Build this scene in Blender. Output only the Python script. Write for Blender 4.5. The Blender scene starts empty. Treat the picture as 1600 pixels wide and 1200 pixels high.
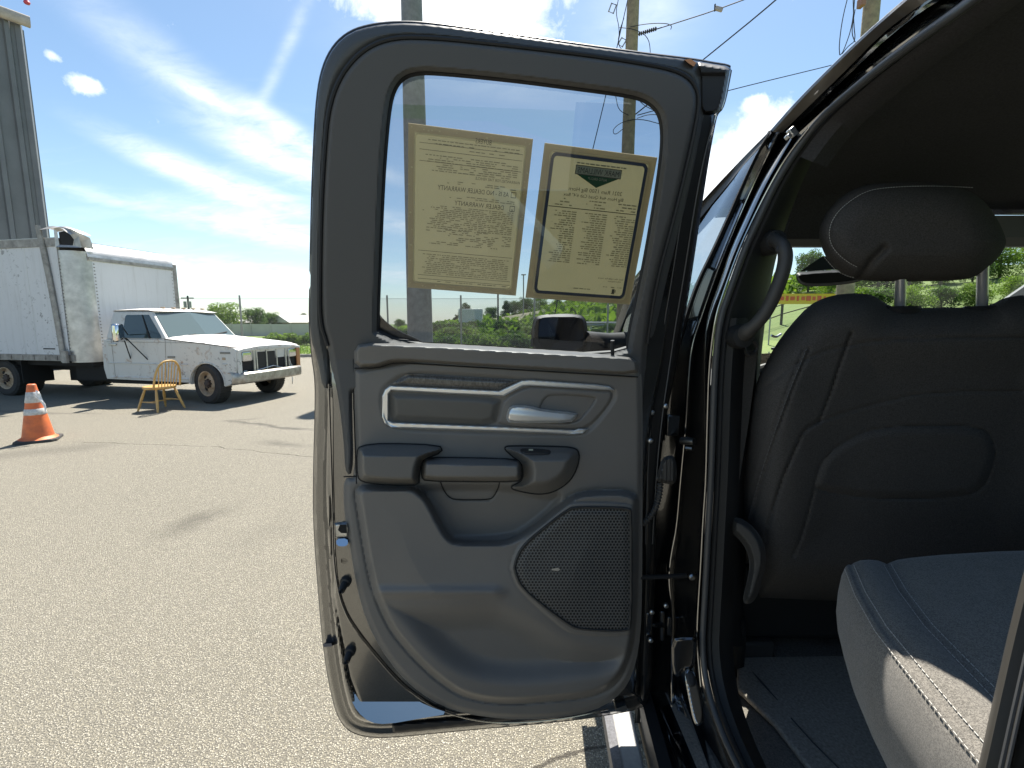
import bpy, bmesh, math, random
import numpy as np
from mathutils import Vector, Matrix
from mathutils.geometry import tessellate_polygon

R = math.radians
S = bpy.context.scene
COL = S.collection
random.seed(7)
RNG = np.random.default_rng(11)

# ------------------------------------------------------------------ camera, sky, sun, exposure
F = 720.0                      # focal length in photo pixels (1600 wide)
CAMZ = 1.6
PITCH = math.atan(95.0 / F)
CP, SP = math.cos(PITCH), math.sin(PITCH)
cam = bpy.data.cameras.new('camera')
cam.sensor_width = 36.0
cam.lens = 36.0 * F / 1600.0
cam.clip_start = 0.02
cam.clip_end = 2000
camo = bpy.data.objects.new('camera', cam)
COL.objects.link(camo)
camo.location = (0, 0, CAMZ)
camo.rotation_euler = (math.pi / 2 - PITCH, 0, 0)
S.camera = camo

SUN_EL, SUN_AZ = R(60), R(6)       # azimuth measured from +Y towards +X
SUN_DIR = Vector((math.sin(SUN_AZ) * math.cos(SUN_EL), math.cos(SUN_AZ) * math.cos(SUN_EL), math.sin(SUN_EL)))
sl = bpy.data.lights.new('sun', 'SUN')
sl.energy = 4.8
sl.angle = R(0.5)
sl.color = (1.0, 0.94, 0.84)
so = bpy.data.objects.new('sun', sl)
so.rotation_euler = SUN_DIR.to_track_quat('Z', 'Y').to_euler()
COL.objects.link(so)

S.view_settings.view_transform = 'Standard'
S.view_settings.look = 'None'
S.view_settings.exposure = 1.25
S.view_settings.gamma = 1.0
S.cycles.max_bounces = 10
S.cycles.transparent_max_bounces = 24
S.cycles.use_denoising = True
S.cycles.sample_clamp_indirect = 6.0


def ray(px, py):
    u = (px - 800.0) / F
    v = (600.0 - py) / F
    return u, CP + v * SP, -SP + v * CP


def atY(px, py, Y):
    u, a, b = ray(px, py)
    return (u * Y / a, Y, CAMZ + b * Y / a)


def atZ(px, py, z=0.0):
    u, a, b = ray(px, py)
    t = (z - CAMZ) / b
    return (u * t, a * t, z)


def azel(px, py):
    u, a, b = ray(px, py)
    return math.atan2(u, a), math.atan2(b, math.hypot(u, a))


# ------------------------------------------------------------------ node helper
class NT:
    def __init__(self, tree):
        self.t = tree
        self.n = tree.nodes
        self.l = tree.links

    def new(self, typ, **kw):
        n = self.n.new(typ)
        for k, v in kw.items():
            setattr(n, k, v)
        return n

    def inp(self, node, key, val):
        s = node.inputs[key]
        if hasattr(val, 'is_output') or isinstance(val, bpy.types.NodeSocket):
            self.l.new(val, s)
        else:
            s.default_value = val

    def math(self, op, a, b=None, c=None, clamp=False):
        n = self.new('ShaderNodeMath', operation=op)
        n.use_clamp = clamp
        self.inp(n, 0, a)
        if b is not None:
            self.inp(n, 1, b)
        if c is not None:
            self.inp(n, 2, c)
        return n.outputs[0]

    def mix(self, f, a, b, typ='RGBA', blend='MIX'):
        n = self.new('ShaderNodeMix', data_type=typ)
        if typ == 'RGBA':
            n.blend_type = blend
            self.inp(n, 0, f); self.inp(n, 6, a); self.inp(n, 7, b)
            return n.outputs[2]
        self.inp(n, 0, f); self.inp(n, 2, a); self.inp(n, 3, b)
        return n.outputs[0]

    def ramp(self, f, stops):
        n = self.new('ShaderNodeValToRGB')
        e = n.color_ramp.elements
        while len(e) < len(stops):
            e.new(0.5)
        for i, (p, c) in enumerate(stops):
            e[i].position = p
            e[i].color = c if len(c) == 4 else (*c, 1)
        self.inp(n, 0, f)
        return n.outputs[0]

    def noise(self, vec, scale, detail=4, rough=0.55, dist=0.0):
        n = self.new('ShaderNodeTexNoise')
        self.inp(n, 'Vector', vec)
        n.inputs['Scale'].default_value = scale
        n.inputs['Detail'].default_value = detail
        n.inputs['Roughness'].default_value = rough
        n.inputs['Distortion'].default_value = dist
        return n.outputs[0]

    def voro(self, vec, scale, feature='F1', out='Distance'):
        n = self.new('ShaderNodeTexVoronoi', feature=feature)
        self.inp(n, 'Vector', vec)
        n.inputs['Scale'].default_value = scale
        return n.outputs[out]

    def mapping(self, vec, scale=(1, 1, 1), rot=(0, 0, 0), loc=(0, 0, 0)):
        n = self.new('ShaderNodeMapping')
        self.inp(n, 'Vector', vec)
        n.inputs['Scale'].default_value = scale
        n.inputs['Rotation'].default_value = rot
        n.inputs['Location'].default_value = loc
        return n.outputs[0]

    def sep(self, vec):
        n = self.new('ShaderNodeSeparateXYZ')
        self.inp(n, 0, vec)
        return n.outputs


def c4(c):
    return (*c, 1.0) if len(c) == 3 else c


# ------------------------------------------------------------------ world
W = bpy.data.worlds.new('World')
S.world = W
W.use_nodes = True
wt = NT(W.node_tree)
bg = W.node_tree.nodes['Background']
sky = wt.new('ShaderNodeTexSky', sky_type='NISHITA')
sky.sun_disc = False
sky.sun_elevation = SUN_EL
sky.sun_rotation = SUN_AZ
sky.altitude = 200
sky.air_density = 1.0
sky.dust_density = 0.6
sky.ozone_density = 2.5
gen = wt.new('ShaderNodeTexCoord').outputs['Generated']
gx, gy, gz = wt.sep(gen)
az = wt.math('MULTIPLY', wt.math('ARCTAN2', gx, gy), F)
el = wt.math('MULTIPLY', wt.math('ARCSINE', gz), F)
# wispy cirrus: direction projected on a high flat layer
den = wt.math('ADD', gz, 0.16)
cmb = wt.new('ShaderNodeCombineXYZ')
wt.inp(cmb, 0, wt.math('DIVIDE', gx, den)); wt.inp(cmb, 1, wt.math('DIVIDE', gy, den))
lay = cmb.outputs[0]
wisp = wt.noise(wt.mapping(lay, (0.55, 2.4, 1), (0, 0, R(28))), 1.5, 9, 0.62, 0.5)
wisp = wt.ramp(wisp, [(0.54, (0, 0, 0)), (0.80, (1, 1, 1))])
fine = wt.noise(wt.mapping(lay, (1.0, 1.6, 1), (0, 0, R(20))), 5.0, 8, 0.65, 0.4)
puffn = wt.noise(gen, 22.0, 9, 0.66, 0.3)


def blob(px, py, w, h, ang):
    a0, e0 = azel(px, py)
    da = wt.math('SUBTRACT', az, a0 * F)
    de = wt.math('SUBTRACT', e0 * F, el)
    c, s = math.cos(R(ang)), math.sin(R(ang))
    xx = wt.math('MULTIPLY_ADD', da, c / w, wt.math('MULTIPLY', de, s / w))
    yy = wt.math('MULTIPLY_ADD', da, -s / h, wt.math('MULTIPLY', de, c / h))
    r2 = wt.math('MULTIPLY_ADD', xx, xx, wt.math('MULTIPLY', yy, yy))
    return wt.math('EXPONENT', wt.math('MULTIPLY', r2, -1.0))


soft = None
for b in [(315, 147, 34, 7, 15, 0.8), (452, 205, 52, 12, 26, 1.2), (440, 250, 75, 20, 16, 1.15), (300, 275, 75, 14, 20, 1.0),
          (410, 305, 90, 14, 14, 0.9), (420, 360, 110, 18, 8, 1.15), (350, 430, 130, 22, 3, 1.0), (160, 310, 60, 9, 10, 0.45),
          (250, 105, 110, 22, 32, 0.38), (380, 175, 90, 14, 30, 0.45), (620, 350, 60, 15, 8, 0.8), (620, 430, 70, 15, 4, 0.8),
          (600, 270, 40, 10, 15, 0.5), (760, 110, 160, 30, 8, 0.35), (1120, 215, 60, 18, -8, 0.5), (447, 78, 95, 7, 119.5, 0.42), (1000, 30, 60, 40, 0, .5)]:
    g = wt.math('MULTIPLY', blob(*b[:5]), b[5])
    soft = g if soft is None else wt.math('ADD', soft, g)
hard = None
for b in [(135, 132, 19, 10, 0, 0.86), (82, 88, 10, 6, 0, 0.66), (730, 0, 110, 46, 4, 1.25), (650, -60, 160, 60, 0, 1.2), (1190, 215, 42, 34, -35, 1.35), (1125, 300, 46, 60, -30, 1.35),
          (1110, 120, 16, 9, 0, 0.8), (1180, 160, 14, 7, 0, 0.85), (1150, 400, 70, 60, 0, 1.0)]:
    g = wt.math('MULTIPLY', blob(*b[:5]), b[5])
    hard = g if hard is None else wt.math('ADD', hard, g)
softm = wt.math('MULTIPLY', soft, wt.math('MULTIPLY_ADD', fine, 1.75, -0.34), clamp=True)
hardm = wt.ramp(wt.math('ADD', wt.math('MULTIPLY', hard, 0.8), wt.math('MULTIPLY_ADD', puffn, 1.3, -0.65)), [(0.26, (0, 0, 0)), (0.72, (1, 1, 1))])
hz = wt.math('MULTIPLY', wt.math('EXPONENT', wt.math('MULTIPLY', el, -1.0 / 75.0)), 0.34)
wispm = wt.math('MULTIPLY', wisp, wt.math('MULTIPLY_ADD', wt.math('EXPONENT', wt.math('MULTIPLY', el, -1.0 / 150.0)), 0.34, 0.04))
cl = wt.math('MAXIMUM', wt.math('MAXIMUM', softm, hardm), wt.math('ADD', hz, wispm), clamp=True)
tint = wt.mix(1.0, sky.outputs[0], (0.98, 1.04, 0.99, 1), blend='MULTIPLY')
skyc = wt.mix(wt.math('MULTIPLY', cl, 0.95), tint, (8.6, 8.9, 9.2, 1))
wt.l.new(skyc, bg.inputs[0])
bg.inputs[1].default_value = 0.076

# ------------------------------------------------------------------ materials
MATS = {}


def mat(name, col, rough=0.5, metal=0.0, var=0.0, vscale=8.0, bump=0.0, bscale=60.0, spec=0.5, coat=0.0, col2=None, detail=5, sheen=0.0, coords='Object'):
    m = bpy.data.materials.new(name)
    m.use_nodes = True
    t = NT(m.node_tree)
    p = m.node_tree.nodes['Principled BSDF']
    tc = t.new('ShaderNodeTexCoord').outputs[coords]
    if var > 0 or col2 is not None:
        f = t.ramp(t.noise(tc, vscale, detail, 0.6), [(0.32, (0, 0, 0)), (0.68, (1, 1, 1))])
        a = col2 if col2 is not None else tuple(x * (1 - var) for x in col)
        b = col if col2 is not None else tuple(min(1, x * (1 + var)) for x in col)
        t.l.new(t.mix(f, c4(a), c4(b)), p.inputs['Base Color'])
    else:
        p.inputs['Base Color'].default_value = c4(col)
    p.inputs['Roughness'].default_value = rough
    p.inputs['Metallic'].default_value = metal
    p.inputs['Specular IOR Level'].default_value = spec
    p.inputs['Coat Weight'].default_value = coat
    p.inputs['Coat Roughness'].default_value = 0.03
    if sheen:
        p.inputs['Sheen Weight'].default_value = sheen
    if bump > 0:
        b = t.new('ShaderNodeBump')
        b.inputs['Strength'].default_value = 1.0
        b.inputs['Distance'].default_value = bump
        t.l.new(t.noise(tc, bscale, 3, 0.6), b.inputs['Height'])
        t.l.new(b.outputs[0], p.inputs['Normal'])
    MATS[name] = m
    return m


def tree_of(m):
    return NT(m.node_tree), m.node_tree.nodes['Principled BSDF']


def glass_mat(name, tint, refl=0.9):
    m = bpy.data.materials.new(name)
    m.use_nodes = True
    t = NT(m.node_tree)
    out = m.node_tree.nodes['Material Output']
    m.node_tree.nodes.remove(m.node_tree.nodes['Principled BSDF'])
    tr = t.new('ShaderNodeBsdfTransparent'); tr.inputs[0].default_value = c4(tint)
    gl = t.new('ShaderNodeBsdfGlossy'); gl.inputs['Roughness'].default_value = 0.01
    gl.inputs[0].default_value = (refl, refl, refl, 1)
    ge = t.new('ShaderNodeNewGeometry')
    dt = t.new('ShaderNodeVectorMath', operation='DOT_PRODUCT')
    t.l.new(ge.outputs['Normal'], dt.inputs[0]); t.l.new(ge.outputs['Incoming'], dt.inputs[1])
    om = t.math('SUBTRACT', 1.0, t.math('ABSOLUTE', dt.outputs['Value']), clamp=True)
    fres = t.math('MULTIPLY_ADD', t.math('POWER', om, 5.0), 0.92, 0.07)
    mx = t.new('ShaderNodeMixShader')
    t.l.new(fres, mx.inputs[0]); t.l.new(tr.outputs[0], mx.inputs[1]); t.l.new(gl.outputs[0], mx.inputs[2])
    t.l.new(mx.outputs[0], out.inputs[0])
    return m


# asphalt with pale stone chips, worn patches, an oil stain, cracks
def asphalt():
    m = mat('asphalt', (0.2, 0.19, 0.17), 0.85)
    t, p = tree_of(m)
    pos = t.new('ShaderNodeNewGeometry').outputs['Position']
    n1 = t.noise(pos, 0.35, 5, 0.6, 0.3)
    n2 = t.noise(pos, 2.2, 6, 0.62)
    base = t.mix(n1, (0.140, 0.131, 0.107, 1), (0.224, 0.208, 0.172, 1))
    base = t.mix(t.math('MULTIPLY', n2, 0.5), base, (0.182, 0.168, 0.133, 1))
    wv = t.noise(pos, 60, 2, 0.5)
    wp = t.new('ShaderNodeVectorMath', operation='ADD')
    t.l.new(pos, wp.inputs[0])
    sc = t.new('ShaderNodeVectorMath', operation='SCALE'); sc.inputs['Scale'].default_value = 0.006
    nn = t.new('ShaderNodeTexNoise'); nn.inputs['Scale'].default_value = 70; t.l.new(pos, nn.inputs['Vector'])
    t.l.new(nn.outputs['Color'], sc.inputs[0]); t.l.new(sc.outputs[0], wp.inputs[1])
    wpos = wp.outputs[0]
    v = t.new('ShaderNodeTexVoronoi', feature='F1'); t.l.new(wpos, v.inputs['Vector']); v.inputs['Scale'].default_value = 150
    cellr = t.sep(v.outputs['Color'])[0]
    dist = v.outputs['Distance']
    chip = t.math('MULTIPLY', t.math('GREATER_THAN', cellr, 0.52), t.ramp(dist, [(0.30, (1, 1, 1)), (0.52, (0, 0, 0))]))
    gap = t.ramp(dist, [(0.40, (0, 0, 0)), (0.75, (1, 1, 1))])
    col = t.mix(t.math('MULTIPLY', gap, 0.5), base, (0.06, 0.056, 0.048, 1))
    chipc = t.mix(cellr, (0.255, 0.238, 0.194, 1), (0.52, 0.486, 0.405, 1))
    col = t.mix(t.math('MULTIPLY', chip, 0.85), col, chipc)
    # finer grit
    v2 = t.voro(wpos, 260, out='Color')
    g2 = t.sep(v2)[1]
    col = t.mix(t.math('MULTIPLY', t.math('GREATER_THAN', g2, 0.80), 0.45), col, (0.37, 0.335, 0.245, 1))
    # oil stain : long patch
    s = t.mapping(pos, loc=(0, 0, 0))
    x, y, z = t.sep(pos)

    def line_mask(x0, y0, x1, y1, w, soft, ns, amp):
        L = math.hypot(x1 - x0, y1 - y0)
        ux, uy = (x1 - x0) / L, (y1 - y0) / L
        dx = t.math('SUBTRACT', x, x0); dy = t.math('SUBTRACT', y, y0)
        al = t.math('MULTIPLY_ADD', dx, ux, t.math('MULTIPLY', dy, uy))
        ac = t.math('MULTIPLY_ADD', dx, -uy, t.math('MULTIPLY', dy, ux))
        ac = t.math('ADD', ac, t.math('MULTIPLY_ADD', t.noise(pos, ns, 5, 0.6), 2 * amp, -amp))
        m1 = t.math('SUBTRACT', 1.0, t.math('DIVIDE', t.math('ABSOLUTE', ac), w), clamp=True)
        m2 = t.math('MULTIPLY', t.math('DIVIDE', al, soft, clamp=True), t.math('DIVIDE', t.math('SUBTRACT', L, al), soft, clamp=True))
        return t.math('MULTIPLY', m1, m2)
    a = atZ(225, 850); b = atZ(372, 785)
    st = line_mask(a[0], a[1], b[0], b[1], 0.20, 0.5, 3.5, 0.16)
    st = t.math('MULTIPLY', st, t.math('MULTIPLY_ADD', n2, 1.2, 0.1))
    col = t.mix(t.math('MULTIPLY', st, 1.35, clamp=True), col, (0.06, 0.055, 0.045, 1))
    a = atZ(330, 872); b = atZ(480, 800)
    st = line_mask(a[0], a[1], b[0], b[1], 0.28, 0.8, 1.5, 0.3)
    col = t.mix(t.math('MULTIPLY', st, 0.62, clamp=True), col, (0.08, 0.075, 0.063, 1))
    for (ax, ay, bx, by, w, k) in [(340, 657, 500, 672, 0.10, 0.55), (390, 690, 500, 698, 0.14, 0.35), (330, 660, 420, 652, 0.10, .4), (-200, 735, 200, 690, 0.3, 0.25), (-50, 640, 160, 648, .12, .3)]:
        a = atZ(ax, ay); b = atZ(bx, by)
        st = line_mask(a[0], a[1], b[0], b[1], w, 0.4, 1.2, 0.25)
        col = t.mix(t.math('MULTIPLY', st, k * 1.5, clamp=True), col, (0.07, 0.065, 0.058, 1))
    # cracks
    for (ax, ay, bx, by) in [(110, 690, 330, 698), (325, 697, 560, 722), (700, 1235, 1150, 1120)]:
        a = atZ(ax, ay); b = atZ(bx, by)
        cr = line_mask(a[0], a[1], b[0], b[1], 0.011, 0.2, 2.5, 0.10)
        col = t.mix(t.math('MULTIPLY', t.math('MULTIPLY', cr, 2.0, clamp=True), 0.8), col, (0.04, 0.036, 0.03, 1))
    t.l.new(col, p.inputs['Base Color'])
    bmp = t.new('ShaderNodeBump'); bmp.inputs['Distance'].default_value = 0.0022
    hgt = t.math('SUBTRACT', t.math('MULTIPLY', chip, 0.6), gap)
    t.l.new(hgt, bmp.inputs['Height']); t.l.new(bmp.outputs[0], p.inputs['Normal'])
    p.inputs['Specular IOR Level'].default_value = 0.3
    return m


M_ASPHALT = asphalt()
M_PLASTIC = mat('grey_plastic', (0.168, 0.156, 0.141), 0.44, bump=0.00030, bscale=420, var=0.04, vscale=6, spec=0.4)
for m_, lo_, hi_ in ((M_PLASTIC, .36, .58),):
    t_, p_ = tree_of(m_)
    tc_ = t_.new('ShaderNodeTexCoord').outputs['Object']
    t_.l.new(t_.math('MULTIPLY_ADD', t_.noise(tc_, 7, 6, .65), hi_ - lo_, lo_), p_.inputs['Roughness'])
M_PLASTIC2 = mat('dark_plastic', (0.140, 0.131, 0.118), 0.42, bump=0.00015, bscale=1400, spec=0.4)
M_FRAME = mat('frame_plastic', (0.092, 0.088, 0.083), 0.62, bump=0.00015, bscale=1200, spec=0.35)
M_LEATHER = mat('padded_vinyl', (0.120, 0.112, 0.098), 0.42, bump=0.0004, bscale=700, spec=0.4)
M_RUBBER = mat('black_rubber', (0.022, 0.022, 0.023), 0.55, spec=0.4)
M_SEAL = mat('grey_rubber', (0.060, 0.061, 0.063), 0.42, spec=0.5)
M_PAINT = mat('black_paint', (0.010, 0.010, 0.010), 0.16, spec=0.9, coat=1.0)
M_FACE = mat('polished_shut_face', (0.012, 0.013, 0.015), 0.10, spec=1.0, coat=1.0)
M_FACE.node_tree.nodes['Principled BSDF'].inputs['IOR'].default_value = 2.4
M_DOORP = mat('door_paint', (0.016, 0.0155, 0.014), 0.17, spec=1.0, coat=1.0)
M_DOORP.node_tree.nodes['Principled BSDF'].inputs['IOR'].default_value = 1.9
M_DARK = mat('dark_gap', (0.006, 0.006, 0.006), 0.8)
M_CHROME = mat('satin_chrome', (0.80, 0.80, 0.79), 0.34, 0.75)
M_BRIGHT = mat('polished_chrome', (0.75, 0.75, 0.76), 0.07, 1.0)
M_STEEL = mat('zinc_steel', (0.45, 0.46, 0.46), 0.35, 1.0, var=0.2, vscale=60)
M_FABRIC = mat('seat_fabric', (0.080, 0.075, 0.071), 0.9, var=0.25, vscale=420, bump=0.0006, bscale=700, spec=0.12, detail=2)
M_CARPET = mat('carpet', (0.22, 0.20, 0.175), 0.95, var=0.35, vscale=260, bump=0.002, bscale=300, spec=0.1)
M_HEADLINER = mat('headliner_fabric', (0.066, 0.066, 0.070), 0.95, var=0.2, vscale=300, spec=0.1)
M_THREAD = mat('pale_thread', (0.46, 0.45, 0.42), 0.7)
M_THREADD = mat('grey_thread', (0.14, 0.14, 0.145), 0.7)
M_GLASS = glass_mat('tinted_glass', (0.50, 0.54, 0.57))
M_GLASS2 = glass_mat('clear_glass', (0.86, 0.90, 0.90))
M_GLASSF = glass_mat('front_glass', (0.40, 0.44, 0.46))
M_MIRROR = mat('mirror_surface', (0.5, 0.52, 0.55), 0.02, 1.0)


def cushion_mat():
    m = mat('cushion_fabric', (0.14, 0.14, 0.135), 0.92, spec=0.2, sheen=0.3)
    t, p = tree_of(m)
    tc = t.new('ShaderNodeTexCoord').outputs['Object']
    v = t.voro(tc, 900, out='Color')
    g = t.sep(v)[0]
    n = t.noise(tc, 40, 4, 0.6)
    f = t.math('MULTIPLY_ADD', g, 0.65, t.math('MULTIPLY', n, 0.35))
    t.l.new(t.ramp(f, [(0.2, (0.095, 0.088, 0.078)), (0.8, (0.225, 0.21, 0.185))]), p.inputs['Base Color'])
    b = t.new('ShaderNodeBump'); b.inputs['Distance'].default_value = 0.0007
    t.l.new(g, b.inputs['Height']); t.l.new(b.outputs[0], p.inputs['Normal'])
    return m


M_CUSHION = cushion_mat()


def grille_mat():
    m = mat('speaker_mesh', (0.06, 0.06, 0.062), 0.5)
    t, p = tree_of(m)
    uv = t.new('ShaderNodeTexCoord').outputs['UV']
    x, y, z = t.sep(uv)
    w = 5.2
    h = w * math.sqrt(3)

    def cell(ox, oy):
        ax = t.math('SUBTRACT', t.math('FRACT', t.math('ADD', t.math('DIVIDE', x, w), ox)), 0.5)
        ay = t.math('SUBTRACT', t.math('FRACT', t.math('ADD', t.math('DIVIDE', y, h), oy)), 0.5)
        ax = t.math('MULTIPLY', ax, w); ay = t.math('MULTIPLY', ay, h)
        return t.math('SQRT', t.math('MULTIPLY_ADD', ax, ax, t.math('MULTIPLY', ay, ay)))
    d = t.math('MINIMUM', cell(0, 0), cell(0.5, 0.5))
    hole = t.ramp(t.math('DIVIDE', d, w), [(0.28, (1, 1, 1)), (0.36, (0, 0, 0))])
    t.l.new(t.mix(hole, (0.12, 0.118, 0.112, 1), (0.004, 0.004, 0.004, 1)), p.inputs['Base Color'])
    b = t.new('ShaderNodeBump'); b.inputs['Distance'].default_value = 0.002; b.invert = True
    t.l.new(hole, b.inputs['Height']); t.l.new(b.outputs[0], p.inputs['Normal'])
    return m


M_GRILLE = grille_mat()


def decor_mat():
    m = mat('patterned_insert', (0.2, 0.2, 0.2), 0.35, metal=0.3)
    t, p = tree_of(m)
    tc = t.new('ShaderNodeTexCoord').outputs['Object']
    g = t.sep(t.voro(t.mapping(tc, (1, 1, 0.45)), 420, out='Color'))[0]
    n = t.noise(tc, 120, 5, 0.7)
    f = t.math('MULTIPLY_ADD', g, 0.5, t.math('MULTIPLY', n, 0.5))
    t.l.new(t.ramp(f, [(0.25, (0.085, 0.076, 0.066)), (0.75, (0.16, 0.148, 0.13))]), p.inputs['Base Color'])
    return m


M_DECOR = decor_mat()


def paper_mat(name, col):
    m = bpy.data.materials.new(name); m.use_nodes = True
    t = NT(m.node_tree); out = m.node_tree.nodes['Material Output']
    m.node_tree.nodes.remove(m.node_tree.nodes['Principled BSDF'])
    tc = t.new('ShaderNodeTexCoord').outputs['Object']
    c = t.mix(t.noise(tc, 14, 4, 0.6), c4(tuple(x * 0.93 for x in col)), c4(col))
    d = t.new('ShaderNodeBsdfDiffuse'); tl = t.new('ShaderNodeBsdfTranslucent')
    t.l.new(c, d.inputs[0]); t.l.new(c, tl.inputs[0])
    mx = t.new('ShaderNodeMixShader'); mx.inputs[0].default_value = 0.48
    t.l.new(d.outputs[0], mx.inputs[1]); t.l.new(tl.outputs[0], mx.inputs[2])
    t.l.new(mx.outputs[0], out.inputs[0])
    return m


M_PAPER = paper_mat('buff_paper', (0.68, 0.645, 0.47))
M_PAPERB = paper_mat('paper_border', (0.72, 0.63, 0.47))
M_PAPERL = paper_mat('paper_line', (0.92, 0.86, 0.60))
M_INK = mat('print_ink', (0.13, 0.125, 0.09), 0.8)
M_INKF = mat('faint_ink', (0.34, 0.315, 0.20), 0.8)
M_DARKP = mat('charcoal_plastic', (0.055, 0.053, 0.050), 0.48, bump=0.00015, bscale=1400, spec=0.4)
M_TRIMD = mat('black_trim', (0.022, 0.022, 0.022), 0.6, bump=0.00015, bscale=1400, spec=0.35)
M_NAVY = mat('navy_ink', (0.10, 0.115, 0.15), 0.8)
M_GREENINK = mat('green_ink', (0.03, 0.14, 0.05), 0.8)
M_PALEINK = mat('pale_ink', (0.62, 0.58, 0.38), 0.8)

M_WHITE = mat('weathered_white_paint', (0.72, 0.73, 0.72), 0.42, var=0.05, vscale=1.6)


def dirty_white(name, base, spots=True, rust=0.0, vs=0.0):
    m = mat(name, base, 0.45)
    t, p = tree_of(m)
    pos = t.new('ShaderNodeNewGeometry').outputs['Position']
    n = t.noise(pos, 1.3, 6, 0.65)
    col = t.mix(n, c4(tuple(x * 0.84 for x in base)), c4(base))
    st = t.noise(t.mapping(pos, (5, 5, 0.35)), 2.5, 6, 0.65)
    col = t.mix(t.ramp(st, [(0.52, (0, 0, 0)), (0.75, (0.35, 0.35, 0.35))]), col, (0.36, 0.35, 0.32, 1))
    if spots:
        sp = t.ramp(t.noise(pos, 11, 4, 0.7, 0.6), [(0.595, (0, 0, 0)), (0.63, (1, 1, 1))])
        msk = t.ramp(t.noise(pos, 0.9, 3, 0.5), [(0.40, (0, 0, 0)), (0.58, (1, 1, 1))])
        col = t.mix(t.math('MULTIPLY', t.math('MULTIPLY', sp, msk), 0.7), col, (0.17, 0.17, 0.165, 1))
    if rust > 0:
        r = t.ramp(t.noise(pos, 4.5, 7, 0.7, 0.4), [(0.60 - rust * 0.1, (0, 0, 0)), (0.72, (1, 1, 1))])
        col = t.mix(t.math('MULTIPLY', r, 0.85), col, (0.30, 0.15, 0.06, 1))
    t.l.new(col, p.inputs['Base Color'])
    return m


M_BOXF = dirty_white('white_front_panel', (0.70, 0.71, 0.72), False)
M_BOX = dirty_white('white_box_panel', (0.70, 0.71, 0.72))
M_CAB = dirty_white('white_cab_paint', (0.66, 0.66, 0.625), True, 0.15)
M_HOOD = dirty_white('rusty_hood_paint', (0.74, 0.73, 0.70), False, 0.9)
M_ALU = mat('dull_aluminium', (0.52, 0.51, 0.49), 0.42, 0.75, var=0.22, vscale=5, bump=0.004, bscale=4)
M_ALUR = mat('grimy_aluminium_rail', (0.33, 0.315, 0.29), 0.6, 0.4, var=0.3, vscale=7)
M_TYRE = mat('tyre_rubber', (0.035, 0.034, 0.033), 0.8, var=0.2, vscale=9, bump=0.004, bscale=30)
M_RIM = mat('tan_rusty_rim', (0.52, 0.42, 0.30), 0.6, 0.1, col2=(0.30, 0.20, 0.12), vscale=14)
M_BUMPER = mat('tarnished_bumper', (0.48, 0.47, 0.44), 0.38, 0.75, col2=(0.27, 0.25, 0.22), vscale=11)
M_CABGLASS = mat('cab_glass', (0.035, 0.055, 0.055), 0.06, spec=0.9)
M_BLACK = mat('matt_black', (0.012, 0.012, 0.012), 0.8)
M_ORANGE = mat('orange_vinyl', (0.78, 0.19, 0.05), 0.55, col2=(0.55, 0.13, 0.05), vscale=9)
M_CONEBLK = mat('cone_base_rubber', (0.05, 0.047, 0.045), 0.8, var=0.3, vscale=20)
M_REFL = mat('reflective_band', (0.66, 0.66, 0.64), 0.5, col2=(0.40, 0.38, 0.35), vscale=30)
M_BAG = mat('white_plastic_film', (0.78, 0.78, 0.78), 0.35)
M_WOOD = mat('honey_wood', (0.62, 0.39, 0.13), 0.38, col2=(0.50, 0.29, 0.085), vscale=14, coat=0.2)
M_CONCRETE = mat('grey_pole_coating', (0.20, 0.20, 0.20), 0.7, var=0.2, vscale=6, bump=0.004, bscale=30)
M_POLEWOOD = mat('weathered_pole_wood', (0.34, 0.28, 0.18), 0.85, col2=(0.22, 0.18, 0.12), vscale=9, bump=0.01, bscale=25)
M_WIRE = mat('dark_wire', (0.03, 0.03, 0.035), 0.6)
M_INSUL = mat('grey_insulator', (0.30, 0.30, 0.30), 0.5)
M_CORR = mat('grey_corrugated_metal', (0.165, 0.17, 0.175), 0.5, 0.15, var=0.12, vscale=1.2)
M_GUTTER = mat('pale_gutter', (0.42, 0.37, 0.33), 0.55, var=0.15, vscale=6)
M_KERB = mat('concrete_kerb', (0.33, 0.31, 0.28), 0.85, var=0.2, vscale=3)
M_GRASS = mat('grass_ground', (0.11, 0.17, 0.035), 0.9, col2=(0.15, 0.20, 0.05), vscale=1.6, coords='Object', bump=0.05, bscale=8)
M_DRY = mat('dry_grass', (0.24, 0.21, 0.14), 0.95, col2=(0.15, 0.16, 0.08), vscale=0.25)
M_LEAF = mat('leaf_green', (0.085, 0.145, 0.035), 0.6, col2=(0.045, 0.085, 0.022), vscale=0.8, spec=0.3)
M_LEAF2 = mat('leaf_bright', (0.20, 0.27, 0.05), 0.6, col2=(0.09, 0.15, 0.03), vscale=0.8, spec=0.3)
M_LEAF3 = mat('leaf_dark', (0.05, 0.085, 0.03), 0.6, col2=(0.03, 0.05, 0.02), vscale=0.8, spec=0.3)
M_BARK = mat('bark', (0.10, 0.08, 0.06), 0.9, var=0.3, vscale=5)
M_WALL = mat('pale_fence_panel', (0.48, 0.46, 0.43), 0.8, var=0.08, vscale=0.7)
M_ROOF = mat('pale_roof', (0.55, 0.53, 0.50), 0.7, var=0.08, vscale=1)
M_HOUSE = mat('tan_siding', (0.42, 0.36, 0.29), 0.8, var=0.1, vscale=1)
M_BANNER = mat('yellow_vinyl', (0.75, 0.52, 0.03), 0.6)
M_RED = mat('red_print', (0.65, 0.12, 0.03), 0.6)
M_GUARD = mat('galvanised_rail', (0.5, 0.5, 0.48), 0.45, 0.5)
M_FPOST = mat('fence_post_metal', (0.33, 0.33, 0.32), 0.5, 0.5)
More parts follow.
